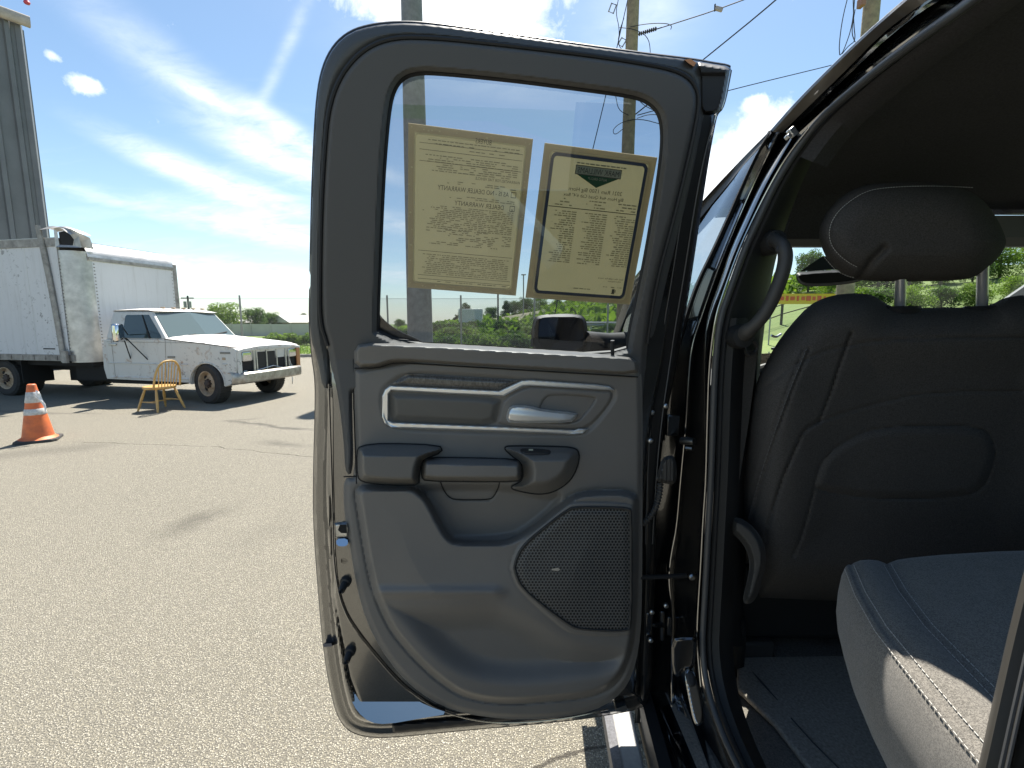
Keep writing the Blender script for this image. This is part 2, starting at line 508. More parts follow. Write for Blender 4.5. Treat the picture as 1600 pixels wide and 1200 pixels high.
for mm in (M_LEAF, M_LEAF2, M_LEAF3):
    t_, p_ = tree_of(mm)
    p_.inputs['Subsurface Weight'].default_value = 0.0
    tl_ = t_.new('ShaderNodeBsdfTranslucent')
    src = p_.inputs['Base Color'].links[0].from_socket
    t_.l.new(t_.mix(1.0, src, (1.3, 1.5, 0.7, 1), blend='MULTIPLY'), tl_.inputs[0])
    mx_ = t_.new('ShaderNodeMixShader'); mx_.inputs[0].default_value = 0.45
    t_.l.new(p_.outputs[0], mx_.inputs[1]); t_.l.new(tl_.outputs[0], mx_.inputs[2])
    t_.l.new(mx_.outputs[0], mm.node_tree.nodes['Material Output'].inputs[0])


def chain_mat():
    m = bpy.data.materials.new('chain_link'); m.use_nodes = True
    t = NT(m.node_tree); out = m.node_tree.nodes['Material Output']
    p = m.node_tree.nodes['Principled BSDF']
    p.inputs['Base Color'].default_value = (0.38, 0.38, 0.37, 1); p.inputs['Roughness'].default_value = 0.5
    pos = t.new('ShaderNodeTexCoord').outputs['Object']
    x, y, z = t.sep(pos)
    k = 11.0

    def w(a):
        f = t.math('FRACT', t.math('MULTIPLY', a, k))
        return t.math('LESS_THAN', f, 0.085)
    a = w(t.math('ADD', x, z)); b = w(t.math('SUBTRACT', x, z))
    f = t.math('MAXIMUM', a, b)
    tr = t.new('ShaderNodeBsdfTransparent')
    mx = t.new('ShaderNodeMixShader')
    t.l.new(f, mx.inputs[0]); t.l.new(tr.outputs[0], mx.inputs[1]); t.l.new(p.outputs[0], mx.inputs[2])
    t.l.new(mx.outputs[0], out.inputs[0])
    return m


M_CHAIN = chain_mat()

# ------------------------------------------------------------------ object helpers


def smoothstep(a, b, x):
    t = np.clip((x - a) / (b - a), 0, 1)
    return t * t * (3 - 2 * t)


def link(name, me, m, parent=None, origin=(0, 0, 0)):
    o = bpy.data.objects.new(name, me)
    COL.objects.link(o)
    if m is not None:
        for k in (m if isinstance(m, (list, tuple)) else [m]):
            me.materials.append(k)
    if parent is not None:
        o.parent = parent
    else:
        o.location = origin
    return o


def world_loc(o):
    v = Vector((0, 0, 0))
    while o is not None:
        v = v + Vector(o.location)
        o = o.parent
    return v


def thing(name, label, cat, loc, group=None, kind=None):
    o = bpy.data.objects.new(name, None)
    COL.objects.link(o)
    o.location = loc
    o.empty_display_size = 0.1
    return tag(o, label, cat, group, kind)


def tag(o, label=None, cat=None, group=None, kind=None):
    if label: o['label'] = label
    if cat: o['category'] = cat
    if group: o['group'] = group
    if kind: o['kind'] = kind
    return o


class MB:
    def __init__(self):
        self.v = []; self.f = []; self.mi = []; self.uv = None

    def add(self, vs, fs, mi=0):
        b = len(self.v)
        self.v.extend([tuple(map(float, p)) for p in vs])
        self.f.extend([tuple(b + i for i in f) for f in fs])
        self.mi.extend([mi] * len(fs))
        return self

    def box(self, c, s, M=None, mi=0):
        x, y, z = s[0] / 2, s[1] / 2, s[2] / 2
        vs = [Vector((sx * x, sy * y, sz * z)) for sz in (-1, 1) for sy in (-1, 1) for sx in (-1, 1)]
        if M is not None:
            vs = [M @ q for q in vs]
        vs = [q + Vector(c) for q in vs]
        return self.add(vs, [(0, 2, 3, 1), (4, 5, 7, 6), (0, 1, 5, 4), (2, 6, 7, 3), (0, 4, 6, 2), (1, 3, 7, 5)], mi)

    def tube(self, pts, r, n=8, cap=True, mi=0, close=False):
        P = [Vector(p) for p in pts]
        N = len(P)
        rs = r if isinstance(r, (list, tuple)) else [r] * N
        vs = []
        ref = None
        for i, p in enumerate(P):
            if close:
                tg = P[(i + 1) % N] - P[i - 1]
            else:
                tg = P[min(i + 1, N - 1)] - P[max(i - 1, 0)]
            if tg.length < 1e-9:
                tg = Vector((0, 0, 1))
            tg.normalize()
            if ref is None:
                ref = Vector((0, 0, 1)) if abs(tg.z) < 0.9 else Vector((1, 0, 0))
            a = tg.cross(ref)
            if a.length < 1e-6:
                a = tg.cross(Vector((0.3, 1, 0.2)))
            a.normalize()
            b = tg.cross(a).normalized()
            ref = a.cross(tg)
            for k in range(n):
                th = 2 * math.pi * k / n
                vs.append(p + a * (rs[i] * math.cos(th)) + b * (rs[i] * math.sin(th)))
        fs = []
        for i in range(N if close else N - 1):
            j = (i + 1) % N
            for k in range(n):
                k2 = (k + 1) % n
                fs.append((i * n + k, i * n + k2, j * n + k2, j * n + k))
        if cap and not close:
            fs.append(tuple(range(n - 1, -1, -1)))
            fs.append(tuple((N - 1) * n + k for k in range(n)))
        return self.add(vs, fs, mi)

    def lathe(self, prof, n=24, M=None, mi=0, off=(0, 0, 0)):
        vs = []
        for (r, z) in prof:
            for k in range(n):
                th = 2 * math.pi * k / n
                q = Vector((r * math.cos(th), r * math.sin(th), z))
                if M is not None:
                    q = M @ q
                vs.append(q + Vector(off))
        fs = []
        for i in range(len(prof) - 1):
            for k in range(n):
                k2 = (k + 1) % n
                fs.append((i * n + k, i * n + k2, (i + 1) * n + k2, (i + 1) * n + k))
        return self.add(vs, fs, mi)

    def loft(self, rows, closed=False, mi=0):
        m = len(rows[0])
        vs = [p for r in rows for p in r]
        fs = []
        for i in range(len(rows) - 1):
            for k in range(m if closed else m - 1):
                k2 = (k + 1) % m
                fs.append((i * m + k, i * m + k2, (i + 1) * m + k2, (i + 1) * m + k))
        return self.add(vs, fs, mi)

    def prism(self, pts3a, pts3b, mi=0, caps=True):
        n = len(pts3a)
        fs = [(k, (k + 1) % n, n + (k + 1) % n, n + k) for k in range(n)]
        vs = list(pts3a) + list(pts3b)
        if caps:
            tri = tessellate_polygon([[Vector(p) for p in pts3a]])
            fs += [tuple(t) for t in tri]
            fs += [tuple(n + i for i in reversed(t)) for t in tri]
        return self.add(vs, fs, mi)

    def build(self, name, m, parent=None, smooth=True, origin=None, bevel=0.0, angle=35, recalc=True):
        if parent is not None:
            org = world_loc(parent)
        else:
            if origin is None:
                a = np.array(self.v)
                origin = (float(a[:, 0].mean()), float(a[:, 1].mean()), float(a[:, 2].min()))
            org = Vector(origin)
        me = bpy.data.meshes.new(name)
        me.from_pydata([(x - org.x, y - org.y, z - org.z) for x, y, z in self.v], [], self.f)
        me.polygons.foreach_set('material_index', self.mi)
        if self.uv is not None:
            uvl = me.uv_layers.new(name='UVMap')
            vi = np.empty(len(me.loops), dtype=np.int32)
            me.loops.foreach_get('vertex_index', vi)
            uvl.data.foreach_set('uv', np.asarray(self.uv, dtype=np.float32)[vi].ravel())
        me.update()
        if recalc:
            bm = bmesh.new(); bm.from_mesh(me)
            bmesh.ops.recalc_face_normals(bm, faces=bm.faces)
            bm.to_mesh(me); bm.free()
        if smooth:
            me.polygons.foreach_set('use_smooth', [True] * len(me.polygons))
            try:
                me.set_sharp_from_angle(angle=R(angle))
            except Exception:
                pass
        o = link(name, me, m, parent, org)
        if bevel > 0:
            md = o.modifiers.new('bevel', 'BEVEL'); md.width = bevel; md.segments = 2; md.limit_method = 'ANGLE'; md.angle_limit = R(40)
        return o


def chaikin(poly, it=2, closed=True):
    P = np.array(poly, float)
    for _ in range(it):
        if closed:
            Q = np.roll(P, -1, axis=0)
            P = np.stack([0.75 * P + 0.25 * Q, 0.25 * P + 0.75 * Q], 1).reshape(-1, P.shape[1])
        else:
            A, B = P[:-1], P[1:]
            M = np.stack([0.75 * A + 0.25 * B, 0.25 * A + 0.75 * B], 1).reshape(-1, P.shape[1])
            P = np.vstack([P[:1], M, P[-1:]])
    return P


def seg_dist(x, y, P, closed=True):
    """distance and closest point to polyline"""
    best = np.full(x.shape, 1e9); cx = np.zeros_like(x); cy = np.zeros_like(y)
    n = len(P)
    for i in range(n if closed else n - 1):
        a = P[i]; b = P[(i + 1) % n]
        d = b - a
        L = d @ d
        if L < 1e-12:
            continue
        t = np.clip(((x - a[0]) * d[0] + (y - a[1]) * d[1]) / L, 0, 1)
        qx = a[0] + t * d[0]; qy = a[1] + t * d[1]
        dd = (x - qx) ** 2 + (y - qy) ** 2
        m = dd < best
        best[m] = dd[m]; cx[m] = qx[m]; cy[m] = qy[m]
    return np.sqrt(best), cx, cy


def inside(x, y, P):
    r = np.zeros(x.shape, bool)
    n = len(P)
    j = n - 1
    for i in range(n):
        xi, yi = P[i]; xj, yj = P[j]
        c = ((yi > y) != (yj > y))
        with np.errstate(divide='ignore', invalid='ignore'):
            xx = (xj - xi) * (y - yi) / (yj - yi + 1e-30) + xi
        r ^= c & (x < xx)
        j = i
    return r


def sdf(x, y, P):
    """positive inside"""
    d, cx, cy = seg_dist(x, y, P)
    return np.where(inside(x, y, P), d, -d)


def relief(loops, hfun, step, mp, back=None, cap=False, uv=False):
    """surface traced inside loops (photo trace space), raised by hfun, placed by mp -> MB.  loops[0] outer, rest holes"""
    L = [np.array(l, float) for l in loops]
    lo = L[0].min(0) - step; hi = L[0].max(0) + step
    xs = np.arange(lo[0], hi[0] + step, step); ys = np.arange(lo[1], hi[1] + step, step)
    X, Y = np.meshgrid(xs, ys)
    sh = X.shape
    x = X.ravel().copy(); y = Y.ravel().copy()
    sd = np.full(x.shape, 1e9); nx = x.copy(); ny = y.copy()
    for k, P in enumerate(L):
        d, cx, cy = seg_dist(x, y, P)
        s = np.where(inside(x, y, P), d, -d)
        if k > 0:
            s = -s
        m = s < sd
        sd[m] = s[m]; nx[m] = cx[m]; ny[m] = cy[m]
    ok = sd > -0.72 * step
    okg = ok.reshape(sh)
    cell = okg[:-1, :-1] & okg[1:, :-1] & okg[:-1, 1:] & okg[1:, 1:]
    used = np.zeros(sh, bool)
    used[:-1, :-1] |= cell; used[1:, :-1] |= cell; used[:-1, 1:] |= cell; used[1:, 1:] |= cell
    cnt = np.zeros(sh, int)
    cnt[:-1, :-1] += cell; cnt[1:, :-1] += cell; cnt[:-1, 1:] += cell; cnt[1:, 1:] += cell
    out = (sd < 0.30 * step) | ((cnt < 4) & used).ravel()
    x[out] = nx[out]; y[out] = ny[out]; sd[out] = 0
    idx = -np.ones(x.size, int)
    ids = np.nonzero(used.ravel())[0]
    idx[ids] = np.arange(len(ids))
    x = x[ids]; y = y[ids]; sd = sd[ids]
    d = hfun(x, y, sd)
    P3 = mp(x, y, d)
    ci, cj = np.nonzero(cell)
    w = sh[1]
    a = idx[ci * w + cj]; b = idx[ci * w + cj + 1]; c = idx[(ci + 1) * w + cj + 1]; e = idx[(ci + 1) * w + cj]
    fs = np.stack([a, e, c, b], 1)
    mb = MB()
    mb.add(P3, [tuple(f) for f in fs.tolist()])
    uvs = np.stack([x, y], 1)
    if back is not None:
        # boundary edges
        ed = {}
        for f in fs.tolist():
            for k in range(4):
                u_, v_ = f[k], f[(k + 1) % 4]
                key = (min(u_, v_), max(u_, v_))
                if key in ed: ed[key] = None
                else: ed[key] = (u_, v_)
        be = [e_ for e_ in ed.values() if e_ is not None]
        vi = sorted({i for e_ in be for i in e_})
        vm = {q: k for k, q in enumerate(vi)}
        vx, vy = x[vi], y[vi]
        A = mp(vx, vy, d[vi]); B = mp(vx, vy, np.full(len(vi), back))
        n = len(vi)
        mb.add(np.vstack([A, B]), [(vm[u_], n + vm[u_], n + vm[v_], vm[v_]) for u_, v_ in be])
        uvs = np.vstack([uvs, np.stack([vx, vy], 1), np.stack([vx, vy], 1)])
        if cap:
            C3 = mp(x, y, np.full(len(x), back))
            mb.add(C3, [tuple(reversed(f)) for f in fs.tolist()])
            uvs = np.vstack([uvs, np.stack([x, y], 1)])
    if uv:
        mb.uv = uvs
    return mb


def plane_map(p0, n):
    """map trace point to the plane through p0 with normal n (towards the viewer), offset d along n"""
    p0 = np.array(p0, float); n = np.array(n, float); n = n / np.linalg.norm(n)
    c = np.array([0, 0, CAMZ])

    def f(px, py, d):
        px = np.asarray(px, float); py = np.asarray(py, float)
        u = (px - 800) / F; v = (600 - py) / F
        dr = np.stack([u, CP + v * SP, -SP + v * CP], -1)
        t = (np.asarray(d, float) + (p0 - c) @ n) / (dr @ n)
        return c + dr * t[..., None]
    return f


def pts(mp, poly, d=0.0):
    P = np.array(poly, float)
    dd = P[:, 2] if P.shape[1] > 2 else np.full(len(P), d)
    return mp(P[:, 0], P[:, 1], dd)


# door: lower part upright, turned 5 degrees; upper frame and glass lean inwards from the sill
TH = R(5.0)
DN = np.array([math.sin(TH), -math.cos(TH), 0.0])
D0 = np.array([0.0, 1.0, 0.0])
ZS = 1.525
LEAN = math.tan(R(12.0))


def dmap(px, py, d):
    px = np.asarray(px, float); py = np.asarray(py, float)
    d = np.broadcast_to(np.asarray(d, float), px.shape)
    c = np.array([0, 0, CAMZ])
    u = (px - 800) / F; v = (600 - py) / F
    dr = np.stack([u, CP + v * SP, -SP + v * CP], -1)
    q = (c - D0) @ DN
    t1 = (d - q) / (dr @ DN)
    # leaning half:  DN.(P-D0) - LEAN*(z-ZS) = d
    t2 = (d - q + LEAN * (CAMZ - ZS)) / (dr @ DN - LEAN * dr[..., 2])
    z1 = CAMZ + dr[..., 2] * t1
    t = np.where(z1 > ZS, t2, t1)
    return c + dr * t[..., None]


def dtube(poly, d, r, n=6, closed=False, it=2):
    P = chaikin(poly, it, closed)
    dd = d if np.isscalar(d) else d
    Q = dmap(P[:, 0], P[:, 1], np.full(len(P), dd))
    return MB().tube([tuple(q) for q in Q], r, n, close=closed)


def ribbon(lines, n=40, it=2):
    """surface through traced polylines of (px, py, Y)"""
    rows = []
    for l in lines:
        P = chaikin(l, it, False)
        s = np.concatenate([[0], np.cumsum(np.hypot(np.diff(P[:, 0]), np.diff(P[:, 1])))])
        q = np.linspace(0, s[-1], n)
        R3 = [atY(np.interp(a, s, P[:, 0]), np.interp(a, s, P[:, 1]), np.interp(a, s, P[:, 2])) for a in q]
        rows.append(R3)
    return MB().loft(rows)


def ytube(line, r, n=8, it=2):
    P = chaikin(line, it, False)
    return MB().tube([atY(*p) for p in P], r, n)




def offset_poly(P, dist):
    """closed outline moved inwards by dist"""
    P = np.array(P, float)
    t = np.roll(P, -1, 0) - np.roll(P, 1, 0)
    t /= np.linalg.norm(t, axis=1)[:, None] + 1e-9
    n = np.stack([-t[:, 1], t[:, 0]], 1)
    area = 0.5 * np.sum(P[:, 0] * np.roll(P[:, 1], -1) - np.roll(P[:, 0], -1) * P[:, 1])
    return P + n * dist * (1 if area > 0 else -1)


# ================================================================== SETTING
LOTX, LOTY = 8.0, 22.0


def terrain_z(x, y):
    s = x + 0.5 * np.minimum(y, 62) - 0.25 * np.maximum(y - 62, 0)
    out = np.maximum(np.maximum(x - LOTX, y - LOTY), 0)
    h = 6.0 * smoothstep(8, 60, s) * smoothstep(0, 7.5, out)
    return h + 0.12 * smoothstep(0, 1.0, out) - 0.06


def tz(x, y):
    return float(terrain_z(np.array([x]), np.array([y]))[0])


xs = np.concatenate([np.linspace(-400, -70, 8), np.linspace(-60, 7.5, 28), np.linspace(8.0, 60, 40), np.linspace(65, 400, 14)])
ys = np.concatenate([np.linspace(-200, -10, 6), np.linspace(-5, 21.5, 10), np.linspace(22.0, 90, 48), np.linspace(95, 700, 14)])
gx_, gy_ = np.meshgrid(xs, ys)
gz_ = terrain_z(gx_, gy_) + 0.06 * np.sin(gx_ * 1.3) * np.cos(gy_ * 0.9) * (terrain_z(gx_, gy_) > 0.1)
rows = [[(gx_[i, j], gy_[i, j], gz_[i, j]) for j in range(len(xs))] for i in range(len(ys))]
tag(MB().loft(rows).build('grass_terrain', M_GRASS, origin=(0, 0, 0)), kind='structure')
mb = MB(); mb.add([(-90, -60, 0), (LOTX, -60, 0), (LOTX, LOTY, 0), (-90, LOTY, 0)], [(0, 1, 2, 3)])
tag(mb.build('parking_lot', M_ASPHALT, origin=(0, 0, 0)), kind='structure')
mb = MB(); mb.prism([(-90, LOTY, -0.1), (LOTX + .2, LOTY, -0.1), (LOTX + .2, LOTY, 0.13), (-90, LOTY, 0.13)],
                    [(-90, LOTY + .2, -0.1), (LOTX + .2, LOTY + .2, -0.1), (LOTX + .2, LOTY + .2, 0.13), (-90, LOTY + .2, 0.13)])
tag(mb.build('kerb', M_KERB, origin=(0, LOTY, 0), bevel=0.02), kind='structure')
# dry slope: a second sheet lying just above the terrain
mb = MB(); rows = []
for yv in np.linspace(50, 66, 14):
    a0, a1 = -3.2 + (yv - 50) * 0.05, 3.0 + (yv - 50) * 0.12
    rows.append([(xv, yv, tz(xv, yv) + 0.12) for xv in np.linspace(a0, a1, 14)])
tag(mb.loft(rows).build('dry_grass_slope', M_DRY, origin=(0, 58, 0)), kind='structure')


# ------------------------------------------------------------------ foliage
def crown_mesh(name, blobs, n, size, seed, m):
    r = np.random.default_rng(seed)
    w = np.array([b[3] ** 2 for b in blobs]); w = w / w.sum()
    k = r.choice(len(blobs), n, p=w)
    B = np.array(blobs)
    d = r.normal(size=(n, 3)); d /= np.linalg.norm(d, axis=1)[:, None]
    rad = B[k, 3] * (0.55 + 0.5 * r.random(n) ** 0.6)
    c = B[k, :3] + d * rad[:, None] * np.array([1, 1, 0.85])
    nrm = d + r.normal(size=(n, 3)) * 0.75; nrm /= np.linalg.norm(nrm, axis=1)[:, None]
    t = np.cross(nrm, r.normal(size=(n, 3))); t /= np.linalg.norm(t, axis=1)[:, None]
    b = np.cross(nrm, t)
    s = size * (0.6 + 0.8 * r.random(n))[:, None]
    v = np.stack([c - t * s * 0.5, c + b * s * 0.42 + nrm * s * .1, c + t * s * 0.6, c - b * s * 0.42 + nrm * s * .1], 1).reshape(-1, 3)
    f = np.arange(4 * n).reshape(n, 4)
    me = bpy.data.meshes.new(name)
    me.from_pydata(v.tolist(), [], f.tolist())
    me.materials.append(m)
    me.update()
    return me


def rand_blobs(r, H, Wd, n, z0=0.3):
    out = []
    for _ in range(n):
        z = H * (z0 + (0.86 - z0) * r.random())
        q = 1 - abs((z / H - 0.55) / 0.55) ** 2
        a = r.random() * 6.28
        rr = Wd * 0.34 * math.sqrt(max(q, .1)) * r.random() ** 0.5
        out.append((math.cos(a) * rr, math.sin(a) * rr, z, Wd * (0.14 + 0.12 * r.random())))
    out.append((0, 0, H * 0.84, Wd * 0.17))
    return out


def trunk_mb(H, r0, seed, lean=0.0):
    r = random.Random(seed)
    mb = MB()
    top = (lean, r.uniform(-.2, .2), H * 0.62)
    mb.tube([(0, 0, -0.3), (lean * .3, 0, H * 0.3), top], [r0, r0 * .7, r0 * .35], 8)
    for k in range(5):
        a = r.uniform(0, 6.28); z = H * r.uniform(.28, .5)
        q = H * r.uniform(.18, .28)
        mb.tube([(lean * .3, 0, z), (math.cos(a) * q * .6, math.sin(a) * q * .6, z + q * .6), (math.cos(a) * q, math.sin(a) * q, z + q)], [r0 * .4, r0 * .25, r0 * .1], 6)
    return mb


TREE_KINDS = []
rr_ = np.random.default_rng(5)
for kk, (m_, n_, sz_, wd_, z0_) in enumerate([(M_LEAF, 5200, 0.26, 6.5, .28), (M_LEAF3, 5200, 0.24, 5.0, .2), (M_LEAF2, 5200, 0.25, 6.8, .15)]):
    cm = crown_mesh('crown', rand_blobs(rr_, 8.0, wd_, 26, z0_), n_, sz_, 40 + kk, m_)
    tm = trunk_mb(8.0, 0.22, kk)
    meb = bpy.data.meshes.new('trunk'); meb.from_pydata(tm.v, [], tm.f); meb.materials.append(M_BARK)
    TREE_KINDS.append((cm, meb))
SHRUB_KINDS = []
for kk, (m_, n_) in enumerate([(M_LEAF2, 1800), (M_LEAF, 1800)]):
    bl = [(rr_.uniform(-.7, .7), rr_.uniform(-.7, .7), rr_.uniform(.3, 1.1), rr_.uniform(.3, .55)) for _ in range(14)]
    SHRUB_KINDS.append(crown_mesh('shrub', bl, n_, 0.15, 70 + kk, m_))


def tree(kind, px, pytop, Y, label, group, wide=1.0, rot=0.0):
    x = (px - 800) / F * Y
    x = atY(px, pytop, Y)[0]
    zt = atY(px, pytop, Y)[2]
    z0 = tz(x, Y) - 0.1
    s = max(0.15, (zt - z0) / 8.0)
    t = thing('tree', label, 'tree', (x, Y, z0), group)
    t.scale = (s * wide, s * wide, s)
    t.rotation_euler = (0, 0, rot)
    cm, tm = TREE_KINDS[kind]
    for nm, me in (('trunk', tm), ('crown', cm)):
        o = bpy.data.objects.new(nm, me); COL.objects.link(o); o.parent = t
    return t


def shrub(kind, px, pytop, Y, label, group, wide=1.0, rot=0.0):
    x, _, zt = atY(px, pytop, Y)
    z0 = tz(x, Y) - 0.05
    s = max(0.25, (zt - z0) / 1.45)
    o = bpy.data.objects.new('shrub', SHRUB_KINDS[kind]); COL.objects.link(o)
    o.location = (x, Y, z0); o.scale = (s * wide, s * wide, s); o.rotation_euler = (0, 0, rot)
    return tag(o, label, 'shrub', group)


GL = 'trees behind the pale fence'
tree(2, 352, 471, 62, 'broad bright green tree right behind the white cab hood', GL, 1.25, 0.4)
tree(0, 396, 478, 66, 'round green tree just right of the tall fence post', GL, 1.1, 1.7)
tree(0, 422, 486, 70, 'low green tree above the pale house roof', GL, 1.3, 2.9)
tree(1, 335, 478, 72, 'dark tree peeking out at the cab roof corner', GL, 0.9, 0.9)
tree(1, 474, 487, 90, 'small far tree beside the open truck door edge', GL, 1.2, 2.2)
tree(0, 300, 489, 95, 'far low tree below the small distant utility pole', GL, 1.2, 2.0)
GH = 'trees along the hill top'
ht = [(624, 497, 75, 0, 1.2), (600, 505, 80, 1, 1.4), (690, 503, 66, 0, 1.3), (712, 490, 62, 1, 0.9), (727, 470, 58, 1, 0.95), (745, 483, 60, 0, 1.1), (768, 478, 66, 0, 1.2),
      (790, 467, 68, 1, 0.9), (806, 468, 68, 0, 1.1), (822, 463, 70, 0, 1.2), (846, 462, 70, 2, 1.2), (872, 464, 62, 2, 1.3), (898, 463, 60, 2, 1.2), (922, 463, 58, 2, 1.2),
      (948, 466, 52, 2, 1.3), (972, 460, 54, 0, 1.2), (1000, 452, 52, 2, 1.2), (1040, 448, 52, 2, 1.3), (1100, 440, 50, 2, 1.3), (1160, 430, 50, 0, 1.3)]
lab = ['green tree on the hill top seen through the door window', 'dark bushy tree on the hill top seen through the door window', 'bright green tree on the hillside seen through the door window']
for i, (px, py, Y, k, wd) in enumerate(ht):
    tree(k, px, py, Y, lab[k], GH, wd, i * 1.3)
GW = 'trees beyond the windscreen'
for i, (px, py, Y, k, wd) in enumerate([(1268, 388, 34, 0, .9), (1310, 420, 27, 2, 1.2), (1345, 412, 28, 2, 1.2), (1390, 405, 27, 0, 1.2), (1430, 410, 28, 2, 1.2), (1475, 400, 27, 2, 1.2),
                                        (1525, 395, 26, 0, 1.2), (1570, 376, 26, 2, 1.2), (1625, 365, 26, 2, 1.2), (1680, 350, 26, 0, 1.2), (1330, 446, 21.5, 2, 1.3), (1375, 446, 21, 0, 1.4), (1425, 444, 20, 2, 1.4),
                                        (1475, 444, 20, 0, 1.4), (1530, 440, 19.5, 2, 1.4), (1590, 430, 19.5, 2, 1.3)]):
    tree(k, px, py, Y, ['green tree on the bank seen through the windscreen', '', 'bright green tree on the bank seen through the windscreen'][k], GW, wd, i * 0.9)
GS = 'shrubs behind the wire fence'
i = 0
for px in range(676, 985, 14):
    for (Y, yt) in ((26.0, 526), (30.0, 515), (36.0, 506)):
        shrub(i % 2 if Y < 33 else 1 - (i % 3 == 0), px + RNG.uniform(-6, 6), yt + RNG.uniform(-7, 7) - max(0, (px - 760)) * 0.02, Y + RNG.uniform(-1, 1),
              'leafy green shrub behind the wire fence seen through the door window', GS, 1.1, RNG.uniform(0, 6)); i += 1
for px in range(576, 640, 12):
    shrub(i % 2, px, 515 + RNG.uniform(-5, 5), 40, 'leafy green shrub left of the grey pole seen through the door window', 'shrubs left of the grey pole', 1.2, i); i += 1
for px in range(416, 500, 9):
    shrub(i % 2, px, 527 + RNG.uniform(-4, 4) - (4 if px > 440 else 0), 33 + RNG.uniform(-1, 1), 'low green shrub on the grass in front of the pale fence', 'shrubs in front of the pale fence', 1.3, i); i += 1
# rough undergrowth on the far slope
g = []
r_ = np.random.default_rng(3)
n = 9000
X_ = r_.uniform(-16, 34, n); Y_ = r_.uniform(34, 70, n)
keep = (terrain_z(X_, Y_) > 0.35) & ~((X_ > -3) & (X_ < 4) & (Y_ > 49.5) & (Y_ < 66))
X_, Y_ = X_[keep], Y_[keep]; Z_ = terrain_z(X_, Y_)
n = len(X_)
c = np.stack([X_, Y_, Z_ + r_.uniform(0.0, 0.7, n)], 1)
t_ = r_.normal(size=(n, 3)); t_ /= np.linalg.norm(t_, axis=1)[:, None]
b_ = np.cross(t_, r_.normal(size=(n, 3))); b_ /= np.linalg.norm(b_, axis=1)[:, None]
s_ = r_.uniform(.25, .6, n)[:, None]
v_ = np.stack([c - t_ * s_, c + b_ * s_ * .7, c + t_ * s_, c - b_ * s_ * .7], 1).reshape(-1, 3)
me = bpy.data.meshes.new('undergrowth'); me.from_pydata(v_.tolist(), [], np.arange(4 * n).reshape(n, 4).tolist())
tag(link('undergrowth', me, M_LEAF2), kind='stuff')
# grass blades along the strip behind the kerb
n = 14000
X_ = r_.uniform(-22, 9, n); Y_ = LOTY + .25 + r_.uniform(0, 1, n) ** 1.5 * 9
c = np.stack([X_, Y_, terrain_z(X_, Y_)], 1)
a_ = r_.uniform(0, 6.28, n); s_ = r_.uniform(.06, .16, n)
dx = np.stack([np.cos(a_) * .03, np.sin(a_) * .03, 0 * a_], 1)
up = np.stack([r_.normal(0, .04, n), r_.normal(0, .04, n), s_], 1)
v_ = np.stack([c - dx, c + dx, c + up], 1).reshape(-1, 3)
me = bpy.data.meshes.new('grass_blades'); me.from_pydata(v_.tolist(), [], np.arange(3 * n).reshape(n, 3).tolist())
tag(link('grass_blades', me, M_LEAF2), kind='stuff')

# ------------------------------------------------------------------ chain-link fence
fy = 22.9
fx = [-20.6, -16.95, -13.3, -9.7, -6.1, -2.5, 1.1, 4.7, 8.0]
ft = thing('wire_fence', 'tall grey chain link fence running along the grass behind the kerb', 'fence', (-6, fy, 0))
mb = MB(); mb.add([(fx[0], fy, 0.1), (fx[-1], fy, 0.1), (fx[-1], fy, 2.75), (fx[0], fy, 2.75)], [(0, 1, 2, 3)])
mb.build('wire_mesh', M_CHAIN, ft)
for x in fx:
    MB().tube([(x, fy - .05, -.1), (x, fy - .05, 2.95)], 0.045, 8).build('fence_post', M_FPOST, ft)
MB().tube([(fx[0], fy - .05, 2.78), (fx[-1], fy - .05, 2.78)], 0.012, 6).build('top_wire', M_FPOST, ft)

# pale fence panels
pf = thing('panel_fence', 'long pale panel fence behind the green shrubs', 'fence', (-25, 56, 0))
mb = MB()
x0 = atY(330, 515, 56)[0]; x1 = atY(600, 515, 56)[0]
k = 0
x = x0
while x < x1:
    mb.box((x + 1.2, 56, 0.75), (2.38, 0.06, 1.5)); x += 2.4
mb.build('panel', M_WALL, pf)
mb = MB(); x = x0
while x < x1:
    mb.box((x, 55.95, 0.78), (0.1, 0.1, 1.6)); x += 2.4
mb.build('post_row', M_WALL, pf)


# houses
def house(px, Y, w, d, eave, ridge, label, gable=None):
    x = atY(px, 505, Y)[0]
    t = thing('house', label, 'house', (x, Y, 0))
    MB().box((x, Y, eave / 2 - .5), (w, d, eave + 1)).build('wall', M_HOUSE, t, smooth=False)
    mb = MB()
    o = .35
    mb.prism([(x - w / 2 - o, Y - d / 2 - o, eave), (x - w / 2 - o, Y + d / 2 + o, eave), (x - w / 2 - o, Y, ridge)],
             [(x + w / 2 + o, Y - d / 2 - o, eave), (x + w / 2 + o, Y + d / 2 + o, eave), (x + w / 2 + o, Y, ridge)])
    if gable is not None:
        gxx = x + gable
        mb.prism([(gxx - 1.6, Y - d / 2 - 1.2, eave), (gxx + 1.6, Y - d / 2 - 1.2, eave), (gxx, Y - d / 2 - 1.2, eave + 1.1)],
                 [(gxx - 1.6, Y, eave), (gxx + 1.6, Y, eave), (gxx, Y, eave + 1.1)])
    mb.build('roof', M_ROOF, t, smooth=False)
    for q in (-.3, .05, .35):
        MB().box((x + w * q, Y - d / 2 - .01, eave - .8), (1.1, .06, .9)).build('window', M_CABGLASS, t, smooth=False)


house(448, 74, 9.0, 6, 1.7, 2.9, 'low house with a long pale roof and small gable behind the pale fence', 0.8)
house(402, 80, 4.5, 6, 1.9, 3.2, 'narrow tan house with a pale roof just right of the fence post')

